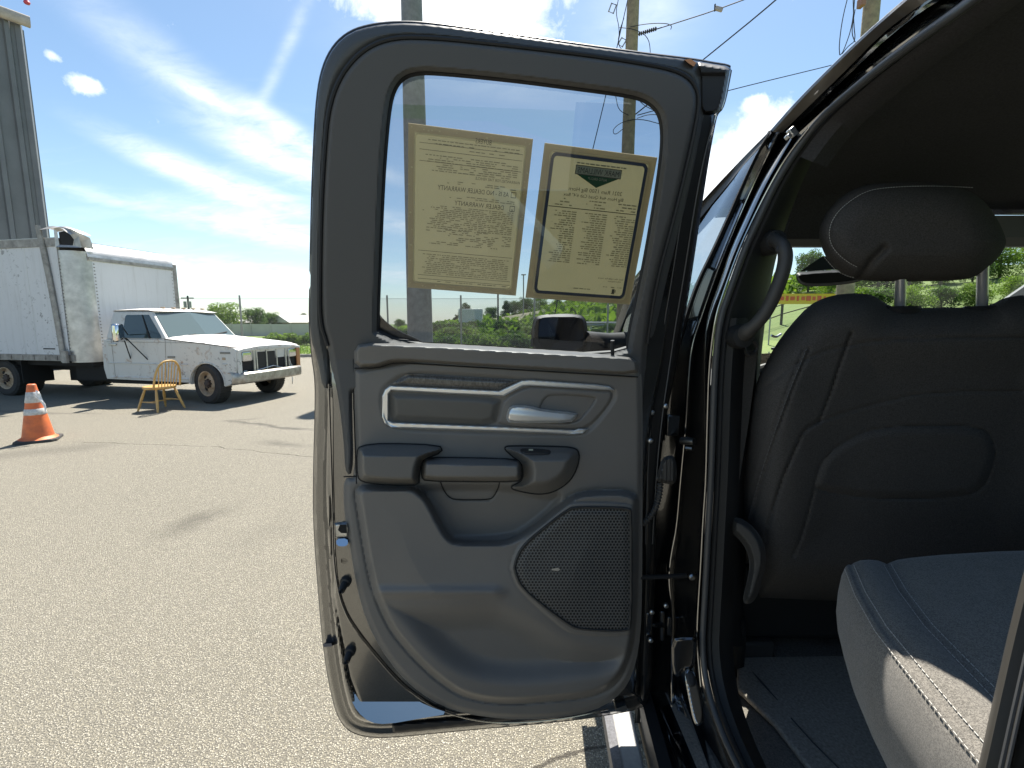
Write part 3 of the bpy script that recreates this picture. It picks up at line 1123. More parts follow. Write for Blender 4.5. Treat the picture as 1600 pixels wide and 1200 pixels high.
# far shed
sx = atY(736, 504, 52)[0]
sh = thing('trailer', 'small white box trailer at the foot of the hill seen through the door window', 'trailer', (sx, 52, tz(sx, 52)))
MB().box((sx, 52, tz(sx, 52) + 1.35), (2.6, 1.6, 1.5)).build('trailer_box', M_WHITE, sh, bevel=.04)
for q in (-.5, .5):
    MB().lathe([(0, -.1), (.3, -.1), (.3, .1), (0, .1)], 14, Matrix.Rotation(R(90), 3, 'X'), off=(sx + q, 51.2, tz(sx, 52) + .3)).build('wheel', M_TYRE, sh)

# guard rail
gr = thing('guard_rail', 'galvanised guard rail in front of the bright trees right of the door mirror', 'guard rail', (7, 31, 0))
za = tz(5, 31)
mb = MB(); rows = []
for x in np.linspace(3.2, 12, 12):
    z = max(tz(x, 31), .6) * 0.0 + 1.55 + (x - 5) * .0
    rows.append([(x, 31, z + q) for q in (-.16, -.08, 0, .08, .16)])
    for i_, dy in enumerate((0, -.06, 0, -.06, 0)):
        rows[-1][i_] = (x, 31 + dy, rows[-1][i_][2])
mb.loft(rows).build('rail', M_GUARD, gr)
for x in np.arange(3.4, 12, 1.9):
    MB().box((x, 31.1, .8 + .3), (.1, .12, 1.3)).build('post', M_GUARD, gr)

# banner on the bank
bx, _, bz = atY(1256, 467, 21)
bt = thing('banner', 'yellow banner with red lettering on the grassy bank', 'banner', (bx, 21, tz(bx, 21)))
mb = MB(); mb.box((bx, 21, bz), (2.9, .03, .46)); mb.build('sheet', M_BANNER, bt, smooth=False)
mb = MB()
for k, w_ in enumerate([.18, .12, .2, .1, .16, .2, .14, .18, .1]):
    mb.box((bx - 1.0 + k * .24, 20.975, bz + .02), (w_, .012, .17 + .05 * (k % 2)))
mb.build('lettering', M_RED, bt, smooth=False)
for q in (-1.42, 1.42):
    MB().tube([(bx + q, 21.04, tz(bx + q, 21) - .1), (bx + q, 21.04, bz + .3)], .03, 8).build('stake', M_FPOST, bt)
# rail fence on the bank
rf = thing('rail_fence', 'thin wooden rail fence along the top of the grassy bank', 'fence', (bx, 24, tz(bx, 24)))
for q in np.arange(-4, 9, 1.6):
    z = tz(bx + q, 24)
    MB().box((bx + q, 24, z + .55), (.09, .09, 1.3)).build('post', M_BARK, rf)
mb = MB()
for dz in (.55, 1.05):
    mb.tube([(bx + q, 24, tz(bx + q, 24) + dz) for q in np.arange(-4, 9, 1.6)], .03, 6)
mb.build('rail', M_BARK, rf)

# ------------------------------------------------------------------ poles and wires
PY_ = 14.0
lx = atY(657, 540, PY_)[0]
lp = thing('light_pole', 'thick grey steel light pole standing behind the open door', 'light pole', (lx, PY_, 0))
MB().lathe([(0, 0), (.385, 0), (.37, 2.0), (.31, 8.0), (.285, 10.7), (0, 10.75)], 28, off=(lx, PY_, .02)).build('pole', M_CONCRETE, lp, angle=60)
mb = MB(); mb.box((lx, PY_, .02), (1.0, 1.0, .04)); mb.build('base_plate', M_STEEL, lp, bevel=.005)
for a in (45, 135, 225, 315):
    MB().tube([(lx + .55 * math.cos(R(a)), PY_ + .55 * math.sin(R(a)), .0), (lx + .55 * math.cos(R(a)), PY_ + .55 * math.sin(R(a)), .14)], .025, 8).build('bolt', M_STEEL, lp)

ux = atY(986, 100, 12.0)[0]
up_ = thing('utility_pole', 'weathered wooden utility pole with wires rising behind the open door', 'utility pole', (ux, 12, 0))
MB().tube([(ux, 12, -.2), (ux - .01, 12, 6), (ux + .02, 12, 12.5)], [.175, .155, .13], 16).build('pole', M_POLEWOOD, up_)


def rect_ring(px, py, w, h, ang, Y, r=.018):
    c, s = math.cos(R(ang)), math.sin(R(ang))
    return MB().tube([atY(px + (sx * w * c - sy * h * s), py + (sx * w * s + sy * h * c), Y) for sx, sy in ((-1, -1), (1, -1), (1, 1), (-1, 1))], r, 6, close=True)


rect_ring(957, 13, 4, 7, 20, 12).build('wire_bracket', M_INSUL, up_)
rect_ring(972, 66, 4, 6, 30, 12).build('wire_bracket', M_INSUL, up_)
mb = MB()
for k in range(9):
    p = atY(999 + k * 3.2, 53 - k * 1.0, 12 - k * .02)
    mb.lathe([(.012, -.012), (.045, -.008), (.045, .008), (.012, .012)], 10, Matrix.Rotation(R(80), 3, 'Y'), off=p)
mb.tube([atY(994, 55, 12), atY(1034, 43, 11.9)], .012, 6)
mb.build('insulator', M_WIRE, up_)
for poly in ([(966, 0), (962, 20), (968, 45), (966, 70), (972, 78)], [(975, 28), (969, 45), (966, 62)], [(985, 42), (1010, 37), (1040, 36), (1050, 40), (1048, 46)],
             [(968, 43), (990, 45), (1012, 56), (1017, 80), (1014, 130)], [(1010, 150), (1025, 165), (1036, 172)], [(975, 200), (960, 212), (957, 202), (972, 190), (1000, 185), (1036, 195)],
             [(995, 185), (1015, 178), (1040, 181)], [(994, 150), (1005, 165), (1035, 178)], [(962, 150), (966, 172), (982, 180)]):
    MB().tube([atY(a, b, 11.82) for a, b in chaikin(poly, 2, False)], .009, 5).build('loose_cable', M_WIRE, up_)
wx, _, _ = atY(1361, 20, 14)
up2 = thing('utility_pole', 'wooden utility pole with hanging cable loops above the roof edge', 'utility pole', (wx, 14, 0))
MB().tube([(wx, 14, -.2), (wx, 14, 13)], [.24, .19], 16).build('pole', M_POLEWOOD, up2)
for poly in ([(1326, -10), (1316, 30), (1311, 70), (1312, 86)], [(1336, -10), (1332, 40), (1318, 80), (1313, 86)], [(1336, 15), (1330, 50), (1336, 66), (1337, 66)], [(1333, -5), (1334, 40), (1337, 64), (1325, 72), (1316, 84)]):
    MB().tube([atY(a, b, 13.75) for a, b in chaikin(poly, 2, False)], .012, 5).build('loose_cable', M_WIRE, up2)
MB().box(atY(1346, 4, 13.8), (.12, .2, .22)).build('bracket', mat('rusty_clamp', (.3, .15, .1), .7), up2, bevel=.01)

wires = [('thin overhead wire with a small grey spacer leaving the utility pole', [(1034, 43, 11.9), (1140, 9, 10.9), (1300, -55, 9.6)]),
         ('thick overhead cable rising from the top edge of the open door', [(985, 185, 12), (1098, 94, 11.6), (1216, -2, 10), (1300, -80, 9)]),
         ('thin overhead wire between the open door and the roof edge', [(996, 180, 12.2), (1142, 140, 13), (1304, 101, 14), (1361, 86, 13.9)]),
         ('thin guy wire slanting down left of the utility pole', [(983, -10, 11.9), (949, 140, 10.8), (905, 320, 9.6), (870, 470, 8.4), (856, 560, 8.0)])]
for i_, (lb, l) in enumerate(wires):
    P = chaikin(l, 2, False)
    Q = [atY(*p) for p in P]
    tag(MB().tube(Q, .011 if i_ != 1 else .014, 6).build('overhead_wire', M_WIRE, origin=tuple(Q[0])), lb, 'wire')
# the spacer hanging on the first wire
sp = thing('wire_spacer', 'small pinkish grey spacer block clipped on the overhead wire', 'wire spacer', atY(1122, 14, 11.05))
MB().box(atY(1123, 14, 11.05), (.17, .06, .08), Matrix.Rotation(R(14), 3, 'Y')).build('block', mat('spacer_plastic', (.38, .33, .33), .6), sp, bevel=.01)
MB().box(atY(1117, 12, 11.05), (.025, .03, .14)).build('clip', M_WIRE, sp)
# small far pole on the left
fxp, _, fzp = atY(293, 462, 82)
fp = thing('utility_pole', 'tiny distant utility pole with a crossarm above the white cab roof', 'utility pole', (fxp, 82, 0))
MB().tube([(fxp, 82, 0), (fxp, 82, fzp)], [.2, .15], 8).build('pole', M_WIRE, fp)
MB().box((fxp, 81.9, fzp - .4), (2.2, .12, .16)).build('crossarm', M_WIRE, fp)
for q in (-.42, .42):
    MB().lathe([(0, -.6), (.24, -.6), (.24, .5), (0, .5)], 10, off=(fxp + q, 81.8, fzp - 1.5)).build('transformer', M_INSUL, fp)
for (px, yt, Y, lb) in ((778, 440, 42, 'thin dark post in front of the hill seen below the left paper'), (818, 430, 60, 'thin lamp post with a small flat head between the two papers')):
    x, _, z = atY(px, yt, Y)
    t = thing('lamp_post', lb, 'lamp post', (x, Y, tz(x, Y)))
    MB().tube([(x, Y, tz(x, Y) - .2), (x, Y, z)], .075, 8).build('post', M_WIRE if px == 778 else M_INSUL, t)
    MB().box((x, Y, z + .06), (.6, .4, .12)).build('lamp_head', M_INSUL, t, bevel=.03)

# ------------------------------------------------------------------ corrugated building, top left
bY = 16.0
ca = atY(43, 45, bY); cb = atY(70, 352, bY)
cx_, topz = cb[0], atY(45, 45, bY)[2]
bd = thing('metal_building', 'tall grey corrugated metal building with a gutter behind the box truck', 'building', (cx_ - 5, bY, 0))
d1 = Vector((-0.60, -0.80, 0)); d2 = Vector((-0.80, 0.60, 0))


def corr(P0, dr, L, z0, z1):
    nrm = Vector((-dr.y, dr.x, 0))
    if nrm.x < 0: nrm = -nrm
    prof = []
    s = 0.0
    while s < L:
        for q, h in ((0, 0), (.20, 0), (.25, .13), (.36, .13), (.41, 0)):
            prof.append((s + q, h))
        s += .48
    return MB().loft([[tuple(Vector(P0) + dr * a + nrm * h + Vector((0, 0, z))) for a, h in prof] for z in (z0, z1)])


P0 = (cx_, bY, 0)
ztop = topz + 0.1
corr(P0, d1, 11, 0, ztop).build('wall', M_CORR, bd, smooth=False)
corr(P0, d2, 12, 0, ztop).build('wall', M_CORR, bd, smooth=False)
mb = MB()
q0, q1 = Vector(P0), Vector(P0) + d1 * 11
mb.prism([tuple(q0 + Vector((.05, .0, 0))), tuple(q1), tuple(q1 + d2 * 12), tuple(q0 + d2 * 12)], [tuple(q0 + Vector((.05, 0, ztop + .02))), tuple(q1 + Vector((0, 0, ztop + .02))), tuple(q1 + d2 * 12 + Vector((0, 0, ztop + .02))), tuple(q0 + d2 * 12 + Vector((0, 0, ztop + .02)))])
core = mb.build('roof', M_CORR, bd, smooth=False)
nrm = Vector((0.80, -0.60, 0))
mb = MB()
rows = []
for s in (-.22, 11):
    rows.append([tuple(Vector(P0) + d1 * s + nrm * a + Vector((0, 0, ztop + b))) for a, b in ((.14, .28), (.14, -.02), (.18, -.05), (.27, -.05), (.31, 0), (.33, .10), (.33, .23), (.30, .26), (.28, .23), (.28, .05), (.16, .05))])
mb.loft(rows)
mb.add(rows[0][2:9], [tuple(range(7))])
mb.build('gutter', M_GUTTER, bd, angle=60)
MB().box(tuple(Vector(P0) + d1 * .03 + nrm * .03 + Vector((0, 0, ztop / 2))), (.14, .14, ztop), Matrix.Rotation(R(30), 3, 'Z')).build('corner_trim', M_CORR, bd, smooth=False)
MB().lathe([(0, -.05), (.06, -.04), (.08, 0), (.06, .05), (0, .07)], 10, off=atY(42, 4, 14.9)).build('warning_light', mat('red_lens', (.55, .06, .10), .4), bd)
# ================================================================== BOX TRUCK
HA = R(12)
TH_, TL_ = Vector((math.cos(HA), -math.sin(HA), 0)), Vector((math.sin(HA), math.cos(HA), 0))
W0 = Vector(atZ(327, 631))


def tp(u, v, w):
    return tuple(W0 + TH_ * u + TL_ * v + Vector((0, 0, w)))


def tpx(px, py, v=0.0):
    u_, a_, b_ = ray(px, py)
    d = Vector((u_, a_, b_)); c = Vector((0, 0, CAMZ))
    t = ((W0 + TL_ * v - c).dot(TL_)) / d.dot(TL_)
    P = c + d * t - W0
    return P.dot(TH_), P.z


bt = thing('box_truck', 'old white box truck with a stripped grille and torn box corner', 'truck', tuple(W0 + TH_ * -2.5 + TL_ * .9))
TM = Matrix((TH_, TL_, Vector((0, 0, 1)))).transposed()


def tbox(mb, u0, u1, v0, v1, w0, w1):
    return mb.prism([tp(u0, v0, w0), tp(u1, v0, w0), tp(u1, v1, w0), tp(u0, v1, w0)], [tp(u0, v0, w1), tp(u1, v0, w1), tp(u1, v1, w1), tp(u0, v1, w1)])


VB = -0.12                                   # box near side
VF = 2.15                                    # box far side
uc0, wtop = tpx(88, 372, VB)                # start of rounded corner on the side
wbot = tpx(98, 564, VB)[1]
ub = -9.2
RC = 0.34                                    # corner radius
uf = uc0 + RC + 0.04                          # front plane
# side panel
mb = MB()
tbox(mb, ub, uc0 - .03, VB, VB + .05, wbot + .13, wtop - .16)
box = mb.build('side_panel', M_BOX, bt, smooth=False)
mb = MB(); tbox(mb, ub, uc0 - .0, VF - .05, VF, wbot, wtop); mb.build('far_side_panel', M_BOX, bt, smooth=False)
mb = MB(); tbox(mb, ub, uc0 + RC * .3, VB - .02, VB + .06, wbot, wbot + .128)
for k in range(34):
    u = ub + .15 + k * .32
    if u < uc0: tbox(mb, u, u + .05, VB - .032, VB - .021, wbot + .02, wbot + .11)
mb.build('lower_rail', M_ALUR, bt, smooth=False)
mb = MB(); tbox(mb, ub, uc0 - .02, VB - .02, VB + .06, wtop - .158, wtop)
mb.build('upper_rail', M_ALUR, bt, smooth=False)
mb = MB()
k0 = 0
for k in range(5):
    u = uc0 - .9 - k * 1.22
    tbox(mb, u, u + .010, VB - .004, VB - .001, wbot + .14, wtop - .17)
mb.build('panel_seam', M_WHITE, bt, smooth=False)
# front wall
mb = MB(); tbox(mb, uf - .05, uf, VB + RC, VF - .10, wbot, wtop - .26)
mb.build('front_wall', M_BOXF, bt, smooth=False)
# rounded near corner of bare aluminium
rows = []
for w in (wbot - .03, wbot + .6, wbot + 1.2, wtop - .24):
    rows.append([tp(uf - RC + RC * math.sin(a), VB + RC - RC * math.cos(a), w) for a in np.linspace(-.12, math.pi / 2 + .1, 14)])
MB().loft(rows).build('corner_post', M_ALU, bt)
mb = MB()
for a in (-.10, math.pi / 2 + .08):
    for k in range(30):
        w = wbot + .06 + k * (wtop - wbot - .4) / 30
        p = tp(uf - RC + (RC + .004) * math.sin(a), VB + RC - (RC + .004) * math.cos(a), w)
        mb.lathe([(0, -.012), (.014, -.008), (.014, .008), (0, .012)], 6, off=p)
for k in range(26):
    w = wbot + .06 + k * (wtop - wbot - .4) / 26
    mb.lathe([(0, -.01), (.012, -.006), (.012, .006), (0, .01)], 6, off=tp(uf + .004, VF - .13, w))
mb.build('rivet', M_ALUR, bt)['kind'] = 'stuff'
# far edge trim
mb = MB(); tbox(mb, uf - .1, uf + .012, VF - .098, VF + .01, wbot, wtop - .262); mb.build('far_corner_trim', M_ALUR, bt, smooth=False, bevel=.02)
# rounded roof nose across the front
RN = 0.36
rows = []
for v in (VB + RC * .75, VB + .9, VB + 1.6, VF - .08):
    rows.append([tp(uf - RN + RN * math.cos(a) + .012, v, wtop - RN + RN * math.sin(a) - .01) for a in np.linspace(-.15, math.pi / 2, 12)] + [tp(uf - 1.2, v, wtop - .005)])
nose = MB().loft(rows)
b_ = rows[-1]
nose.add(b_ + [tp(uf - 1.2, VF - .08, wtop - .3)], [tuple(range(len(b_) + 1))])
nose.build('roof_nose', M_ALU, bt, angle=50)
mb = MB(); tbox(mb, uf - .02, uf + .026, VB + RC * .8, VF - .09, wtop - RN - .05, wtop - RN + .015); mb.build('nose_trim', M_ALUR, bt, smooth=False)
mb = MB(); tbox(mb, ub, uc0 - .05, VB + .0, VF, wtop + .001, wtop + .02); mb.build('roof', M_ALU, bt, smooth=False)
# torn near top corner: dark hole with bent metal round it
mb = MB()
hole = [tpx(*p, VB - .03) for p in ((87, 362), (96, 360), (107, 366), (113, 374), (112, 383), (90, 382))]
mb.prism([tp(u, VB + .02, w) for u, w in hole], [tp(u, VB + .28, w) for u, w in hole]); mb.build('torn_hole', M_BLACK, bt, smooth=False)
outr = [tpx(*p, VB - .03) for p in ((84, 357), (95, 354), (112, 358), (124, 369), (128, 387), (87, 386))]
nI, nO = len(hole), len(outr)
mb = MB()
mb.add([tp(u, VB - .035, w) for u, w in outr] + [tp(u, VB - .0, w) for u, w in hole], [(k, (k + 1) % 6, 6 + (k + 1) % 6, 6 + k) for k in range(6)])
q = [tpx(*p, VB - .03) for p in ((112, 358), (124, 369), (128, 387), (112, 384), (113, 374))]
mb.add([tp(q[0][0], VB - .04, q[0][1]), tp(q[1][0], VB + .16, q[1][1]), tp(q[2][0], VB + .2, q[2][1]), tp(q[3][0], VB - .01, q[3][1]), tp(q[4][0], VB + .0, q[4][1])], [(0, 1, 2, 3, 4)])
mb.build('torn_edge', M_ALU, bt, smooth=False)
mb = MB()
rows = []
for t_ in np.linspace(0, 1, 9):
    px = 62 + 50 * t_
    py = 357 - 4 * math.sin(t_ * 3.0) + 7 * t_ ** 3
    uu, ww = tpx(px, py, VB - .05)
    rows.append([tp(uu, VB - .07 - .02 * math.sin(t_ * 9), ww - .03 - .02 * math.sin(7 * t_)), tp(uu, VB + .05, ww + .03 + .015 * math.sin(t_ * 11)), tp(uu + .0, VB + .30, ww + .0)])
mb.loft(rows).build('bent_roof_edge', M_ALU, bt)
# loose strip leaning across the side
sA = tpx(58, 352, VB - .05); sB = tpx(99, 566, VB - .05)
mb = MB()
n_ = 12
rows = []
for t_ in np.linspace(0, 1, n_):
    u = sA[0] + (sB[0] - sA[0]) * t_ + .03 * math.sin(t_ * 3.1); w = sA[1] + (sB[1] - sA[1]) * t_
    rows.append([tp(u + a, VB - .03 - b, w) for a, b in ((-.055, 0), (-.05, .03), (-.01, .04), (.03, .03), (.055, .02), (.06, 0))])
mb.loft(rows, closed=True).build('loose_strip', M_ALUR, bt)
mb = MB(); u_, w_ = tpx(101, 556, VB - .09); tbox(mb, u_ - .07, u_ + .05, VB - .1, VB - .05, w_ - .15, w_ + .1); mb.build('strip_end', M_ALUR, bt, smooth=False)
# small label strips
mb = MB(); u_, w_ = tpx(77, 545, VB - .001); tbox(mb, u_ - .16, u_ + .16, VB - .004, VB - .001, w_ - .012, w_ + .012); mb.build('label_strip', M_BLACK, bt, smooth=False)
mb = MB(); p_ = .0
tbox(mb, uf + .001, uf + .004, VF - .55, VF - .2, wtop - .42, wtop - .39); mb.build('label_strip', M_BLACK, bt, smooth=False)
# chassis, floor
urw_ = tpx(14, 600, 0)[0]
mb = MB(); tbox(mb, ub, uf - .06, .05, 2.0, wbot - .12, wbot - .005); tbox(mb, ub, -.2, .45, .6, .55, .75); tbox(mb, ub, -.2, 1.3, 1.45, .55, .75)
tbox(mb, -3.6, -2.6, .2, .9, .38, .7); tbox(mb, -3.9, -3.1, 1.2, 1.8, .40, .7)
tbox(mb, -4.3, -1.9, .55, 1.5, .30, .74); tbox(mb, urw_ + .5, urw_ + 1.5, .9, 1.1, .3, .7)  # dark filler added to keep the space under the box dark
mb.build('chassis', M_BLACK, bt, smooth=False)


def wheel(u, v, out, rim=True, name='wheel', r=.375, wd=.23, steer=0.0):
    M = TM.to_4x4() @ Matrix.Rotation(steer, 4, 'Z') @ Matrix.Rotation(R(90) * (1 if out < 0 else -1), 4, 'X')
    M = M.to_3x3()
    o = tp(u, v, r)
    h = wd / 2
    prof = [(r * .60, -h * .9), (r * .66, -h), (r * .90, -h * 1.02), (r * .985, -h * .8), (r, -h * .4), (r, h * .4), (r * .985, h * .8), (r * .90, h * 1.02), (r * .66, h), (r * .60, h * .9)]
    w = MB().lathe(prof, 40, M, off=o)
    for k in range(44):                       # tread blocks
        th = 2 * math.pi * k / 44
        for s in (-1, 1):
            c = M @ Vector((r * math.cos(th + s * .03), r * math.sin(th + s * .03), s * h * .45)) + Vector(o)
            w.box(c, (.018, .032, h * .75), M @ Matrix.Rotation(th, 3, 'Z'))
    t = w.build(name, M_TYRE, bt)
    if rim:
        d = h
        prof = [(r * .60, d * .92), (r * .625, d * 1.0), (r * .58, d * .98), (r * .53, d * .55), (r * .50, d * .30), (r * .38, d * .42), (r * .26, d * .62), (r * .24, d * .62), (0, d * .60)]
        MB().lathe(prof, 36, M, off=o).build('rim', M_RIM, t)
        hb = MB().lathe([(r * .17, d * .6), (r * .17, d * .95), (r * .13, d * 1.05), (0, d * 1.07)], 20, M, off=o)
        for k in range(8):
            th = 2 * math.pi * k / 8
            c = M @ Vector((r * .21 * math.cos(th), r * .21 * math.sin(th), d * .66)) + Vector(o)
            hb.lathe([(.014, 0), (.014, .03), (0, .032)], 6, M, off=c)
        hb.build('hub', mat('dark_rusty_hub', (.07, .05, .04), .7) if 'dark_rusty_hub' not in MATS else MATS['dark_rusty_hub'], t)
        hl = MB()
        for th in (.55, -.62, 2.4, 3.9):
            c = M @ Vector((r * .44 * math.cos(th), r * .44 * math.sin(th), d * .39)) + Vector(o)
            hl.lathe([(0, .012), (.034, .012), (.034, 0)], 10, M @ Matrix.Rotation(th, 3, 'Z') @ Matrix.Diagonal((.8, 1.25, 1)), off=c)
        hl.build('vent_hole', M_BLACK, t)
    return t


WR = 0.5 * (tpx(327, 570)[1] - tpx(327, 631)[1])
wheel(0, .13, -1, r=WR * 1.03, wd=.27, steer=R(-12))
wheel(.03, 1.66, 1, r=WR, wd=.27, steer=R(-12))
urw = tpx(14, 600, 0)[0]
for v in (.06, .34): wheel(urw, v, -1, rim=True, r=WR)
for v in (1.66, 1.94): wheel(urw, v, 1, rim=False, r=WR)
mb = MB(); u_ = urw + WR + .16
mb.prism([tp(u_, -.08, .30), tp(u_ + .02, -.08, .30), tp(u_ + .02, -.08, .85), tp(u_, -.08, .85)], [tp(u_, .5, .30), tp(u_ + .02, .5, .30), tp(u_ + .02, .5, .85), tp(u_, .5, .85)])
mb.build('mud_flap', M_BLACK, bt, smooth=False)

# ---- cab
CW = 1.86                                    # far side of the cab


def side(poly):
    return [tpx(px, py, 0.0) for px, py in poly]


rk = side([(167, 592), (285, 598)])
lower_px = [(161, 560), (160, 545), (162, 530), (258, 530), (262, 530), (300, 534), (340, 539), (366, 544), (369, 548), (369, 592), (362, 601), (360, 590)]
wc = tpx(327, 600)
ra = 0.40
wc_u, wc_w = 0.0, WR
arch = []
for a in np.linspace(-.15, math.pi + .1, 20):
    arch.append((wc_u + ra * math.cos(a), wc_w + .02 + ra * math.sin(a)))
prof = [(rk[0][0], rk[0][1])] + side([(162, 575), (160, 550), (162, 530)]) + side([(258, 530), (300, 534), (340, 539), (365, 544), (369, 549), (369, 590), (366, 600)]) + arch + [(arch[-1][0] - .02, rk[1][1])]
RKW = rk[0][1]
mb = MB()
n_ = len(prof)
rows = []
for v, ins in ((0.03, .0), (0.0, .02), (.0, .0), ):
    pass
tri = tessellate_polygon([[Vector((u, w, 0)) for u, w in prof]])
A = [tp(u, 0.0, w) for u, w in prof]; B = [tp(u, CW, w) for u, w in prof]
mb.add(A + B, [tuple(t) for t in tri] + [tuple(n_ + i for i in reversed(t)) for t in tri] + [(k, (k + 1) % n_, n_ + (k + 1) % n_, n_ + k) for k in range(n_)])
cab = mb.build('cab_body', M_CAB, bt, smooth=False, bevel=.022)
# wheel-well and engine bay darkness, wheel lip
rows = []
for rr, v in ((ra + .03, -.003), (ra + .02, -.014), (ra + .0, -.012), (ra - .01, .02)):
    rows.append([tp(wc_u + rr * math.cos(a), v, wc_w + .02 + rr * math.sin(a)) for a in np.linspace(-.1, math.pi + .05, 24)])
MB().loft(rows).build('wheel_lip', M_CAB, cab)
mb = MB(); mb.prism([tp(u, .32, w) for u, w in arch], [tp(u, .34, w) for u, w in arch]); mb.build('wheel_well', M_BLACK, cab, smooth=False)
# greenhouse
def inw(px, py, v): return tpx(px, py, v)
b0 = tpx(163, 530, 0.0); b1 = tpx(258, 530, 0.0)
r0 = tpx(177, 484, .16); r1 = tpx(236, 485, .16)
rt = max(r0[1], r1[1])
cow = b1[0]
low = [tp(b0[0], .02, b0[1]), tp(cow, .02, b1[1]), tp(cow + .10, CW / 2, b1[1]), tp(cow, CW - .02, b1[1]), tp(b0[0], CW - .02, b0[1])]
top = [tp(r0[0], .16, rt - .03), tp(r1[0], .16, rt - .03), tp(r1[0] + .05, CW / 2, rt + .01), tp(r1[0], CW - .16, rt - .03), tp(r0[0], CW - .16, rt - .03)]
mb = MB(); mb.prism(low, top)
gh = mb.build('cab_pillars', M_CAB, bt, smooth=False, bevel=.03)
# roof panel with marker lamps
mb = MB()
rows = []
for u_, dz in ((r0[0] - .01, -.03), (r0[0] + .05, .03), ((r0[0] + r1[0]) / 2, .05), (r1[0] - .05, .035), (r1[0] + .07, -.02)):
    rows.append([tp(u_ + (.03 if 0 < k < 6 else 0), .14 + (CW - .28) * k / 6, rt - .025 + dz * (1 if 0 < k < 6 else .35) + .02 * math.sin(math.pi * k / 6)) for k in range(7)])
mb.loft(rows).build('cab_roof', M_HOOD, bt)
for k in range(5):
    MB().box(tp(r1[0] - .03, .45 + k * .24, rt + .045), (.08, .05, .03), TM).build('marker_lamp', M_RIM, bt, bevel=.008)


def quad_on(A4, ins, push, nrm):
    """inset quad of four 3-D points"""
    P = [Vector(p) for p in A4]
    c = sum(P, Vector()) / len(P)
    return [tuple(c + (p - c) * ins + nrm * push) for p in P]


def bil(P, s, t):
    a = Vector(P[0]).lerp(Vector(P[1]), s); b = Vector(P[3]).lerp(Vector(P[2]), s)
    return a.lerp(b, t)


def pane(name, P, rect, push, m, parent):
    e1 = Vector(P[1]) - Vector(P[0]); e2 = Vector(P[3]) - Vector(P[0])
    n = e1.cross(e2).normalized()
    c = sum((Vector(p) for p in P), Vector()) / 4
    cc = W0 + TH_ * -1 + TL_ * .9 + Vector((0, 0, 1.0))
    if n.dot(c - cc) < 0: n = -n
    q = [bil(P, s, t) for s, t in rect]
    mb = MB(); mb.prism([tuple(v + n * push) for v in q], [tuple(v + n * (push - .02)) for v in q])
    return mb.build(name, m, parent, smooth=False)


nearP = [low[0], low[1], top[1], top[0]]
door_gl = pane('side_window', nearP, [(.24, .05), (.90, .05), (.90, .78), (.33, .80), (.29, .7)] if False else [(.28, .04), (.93, .03), (.945, .10), (.90, .86), (.36, .86), (.33, .8)], .006, M_CABGLASS, bt)
pane('vent_bar', nearP, [(.735, .03), (.765, .03), (.755, .86), (.74, .86)], .016, M_BLACK, bt)
wsP1 = [low[1], low[2], top[2], top[1]]; wsP2 = [low[2], low[3], top[3], top[2]]
M_WS = mat('windscreen_glass', (.09, .125, .125), .06, spec=1.0)
pane('windscreen', wsP1, [(.07, .04), (1, .04), (1, .93), (.07, .93)], .008, M_WS, bt)
pane('windscreen', wsP2, [(0, .04), (.93, .04), (.93, .93), (0, .93)], .008, M_WS, bt)
pane('rear_window', [low[4], low[0], top[0], top[4]], [(.2, .3), (.8, .3), (.8, .8), (.2, .8)], .008, M_CABGLASS, bt)
# door outline, handle, mirror, emblems
mb = MB()
du0, du1 = b0[0] + .18, cow - .06
for (a, b) in (((du0, RKW + .06), (du0 - .0, b0[1] - .0)), ((du1, RKW + .06), (du1 + .06, b0[1])), ((du0, RKW + .06), (du1, RKW + .06))):
    mb.tube([tp(a[0], -.001, a[1]), tp(b[0], -.001, b[1])], .006, 5)
mb.tube([tp(b0[0] + .06, -.001, b0[1] - .05), tp(du1 + 1.0, -.001, b0[1] - .06)], .004, 5)
mb.build('door_gap', M_ALUR, cab)
mb = MB(); mb.tube([tp(b0[0] + .02, -.006, RKW + .34), tp(-.42, -.006, RKW + .34)], .014, 6); mb.tube([tp(.40, -.006, RKW + .36), tp(.50, -.006, RKW + .36)], .014, 6); mb.build('side_moulding', M_CAB, cab)
mb = MB(); mb.tube([tp(b0[0] + .10, -.001, RKW + .05), tp(-.42, -.001, RKW + .05)], .018, 6); mb.build('rusty_sill_edge', M_HOOD, cab)
mb = MB(); tbox(mb, .40, .47, -.012, -.001, WR * 2 + .10, WR * 2 + .15); mb.build('side_marker_lamp', M_RIM, cab, bevel=.004)
u_, w_ = tpx(173, 538); mb = MB(); tbox(mb, u_ - .03, u_ + .16, -.03, -.002, w_ - .02, w_ + .02); mb.build('door_handle', M_STEEL, cab, bevel=.008)
mir = thing_m = None
u_, w_ = tpx(186, 520, -.28)
mb = MB(); mb.box(tp(u_, -.30, w_), (.12, .24, .36), TM @ Matrix.Rotation(R(24), 3, 'Z'))
mi_ = mb.build('door_mirror', M_BRIGHT, bt, bevel=.04)
mb = MB()
for (a, b) in (((u_, -.2, w_ - .12), (tpx(204, 560)[0], 0, tpx(204, 560)[1])), ((u_ + .05, -.2, w_ - .1), (tpx(231, 562)[0], 0, tpx(231, 562)[1])), ((u_ + .03, -.22, w_ + .1), (tpx(198, 520)[0], 0.02, tpx(198, 523)[1])), ((u_, -.22, w_ - .05), (tpx(198, 530)[0], 0, tpx(198, 532)[1]))):
    mb.tube([tp(*a), tp(*b)], .011, 6)
mb.build('mirror_bracket', M_BLACK, mi_)
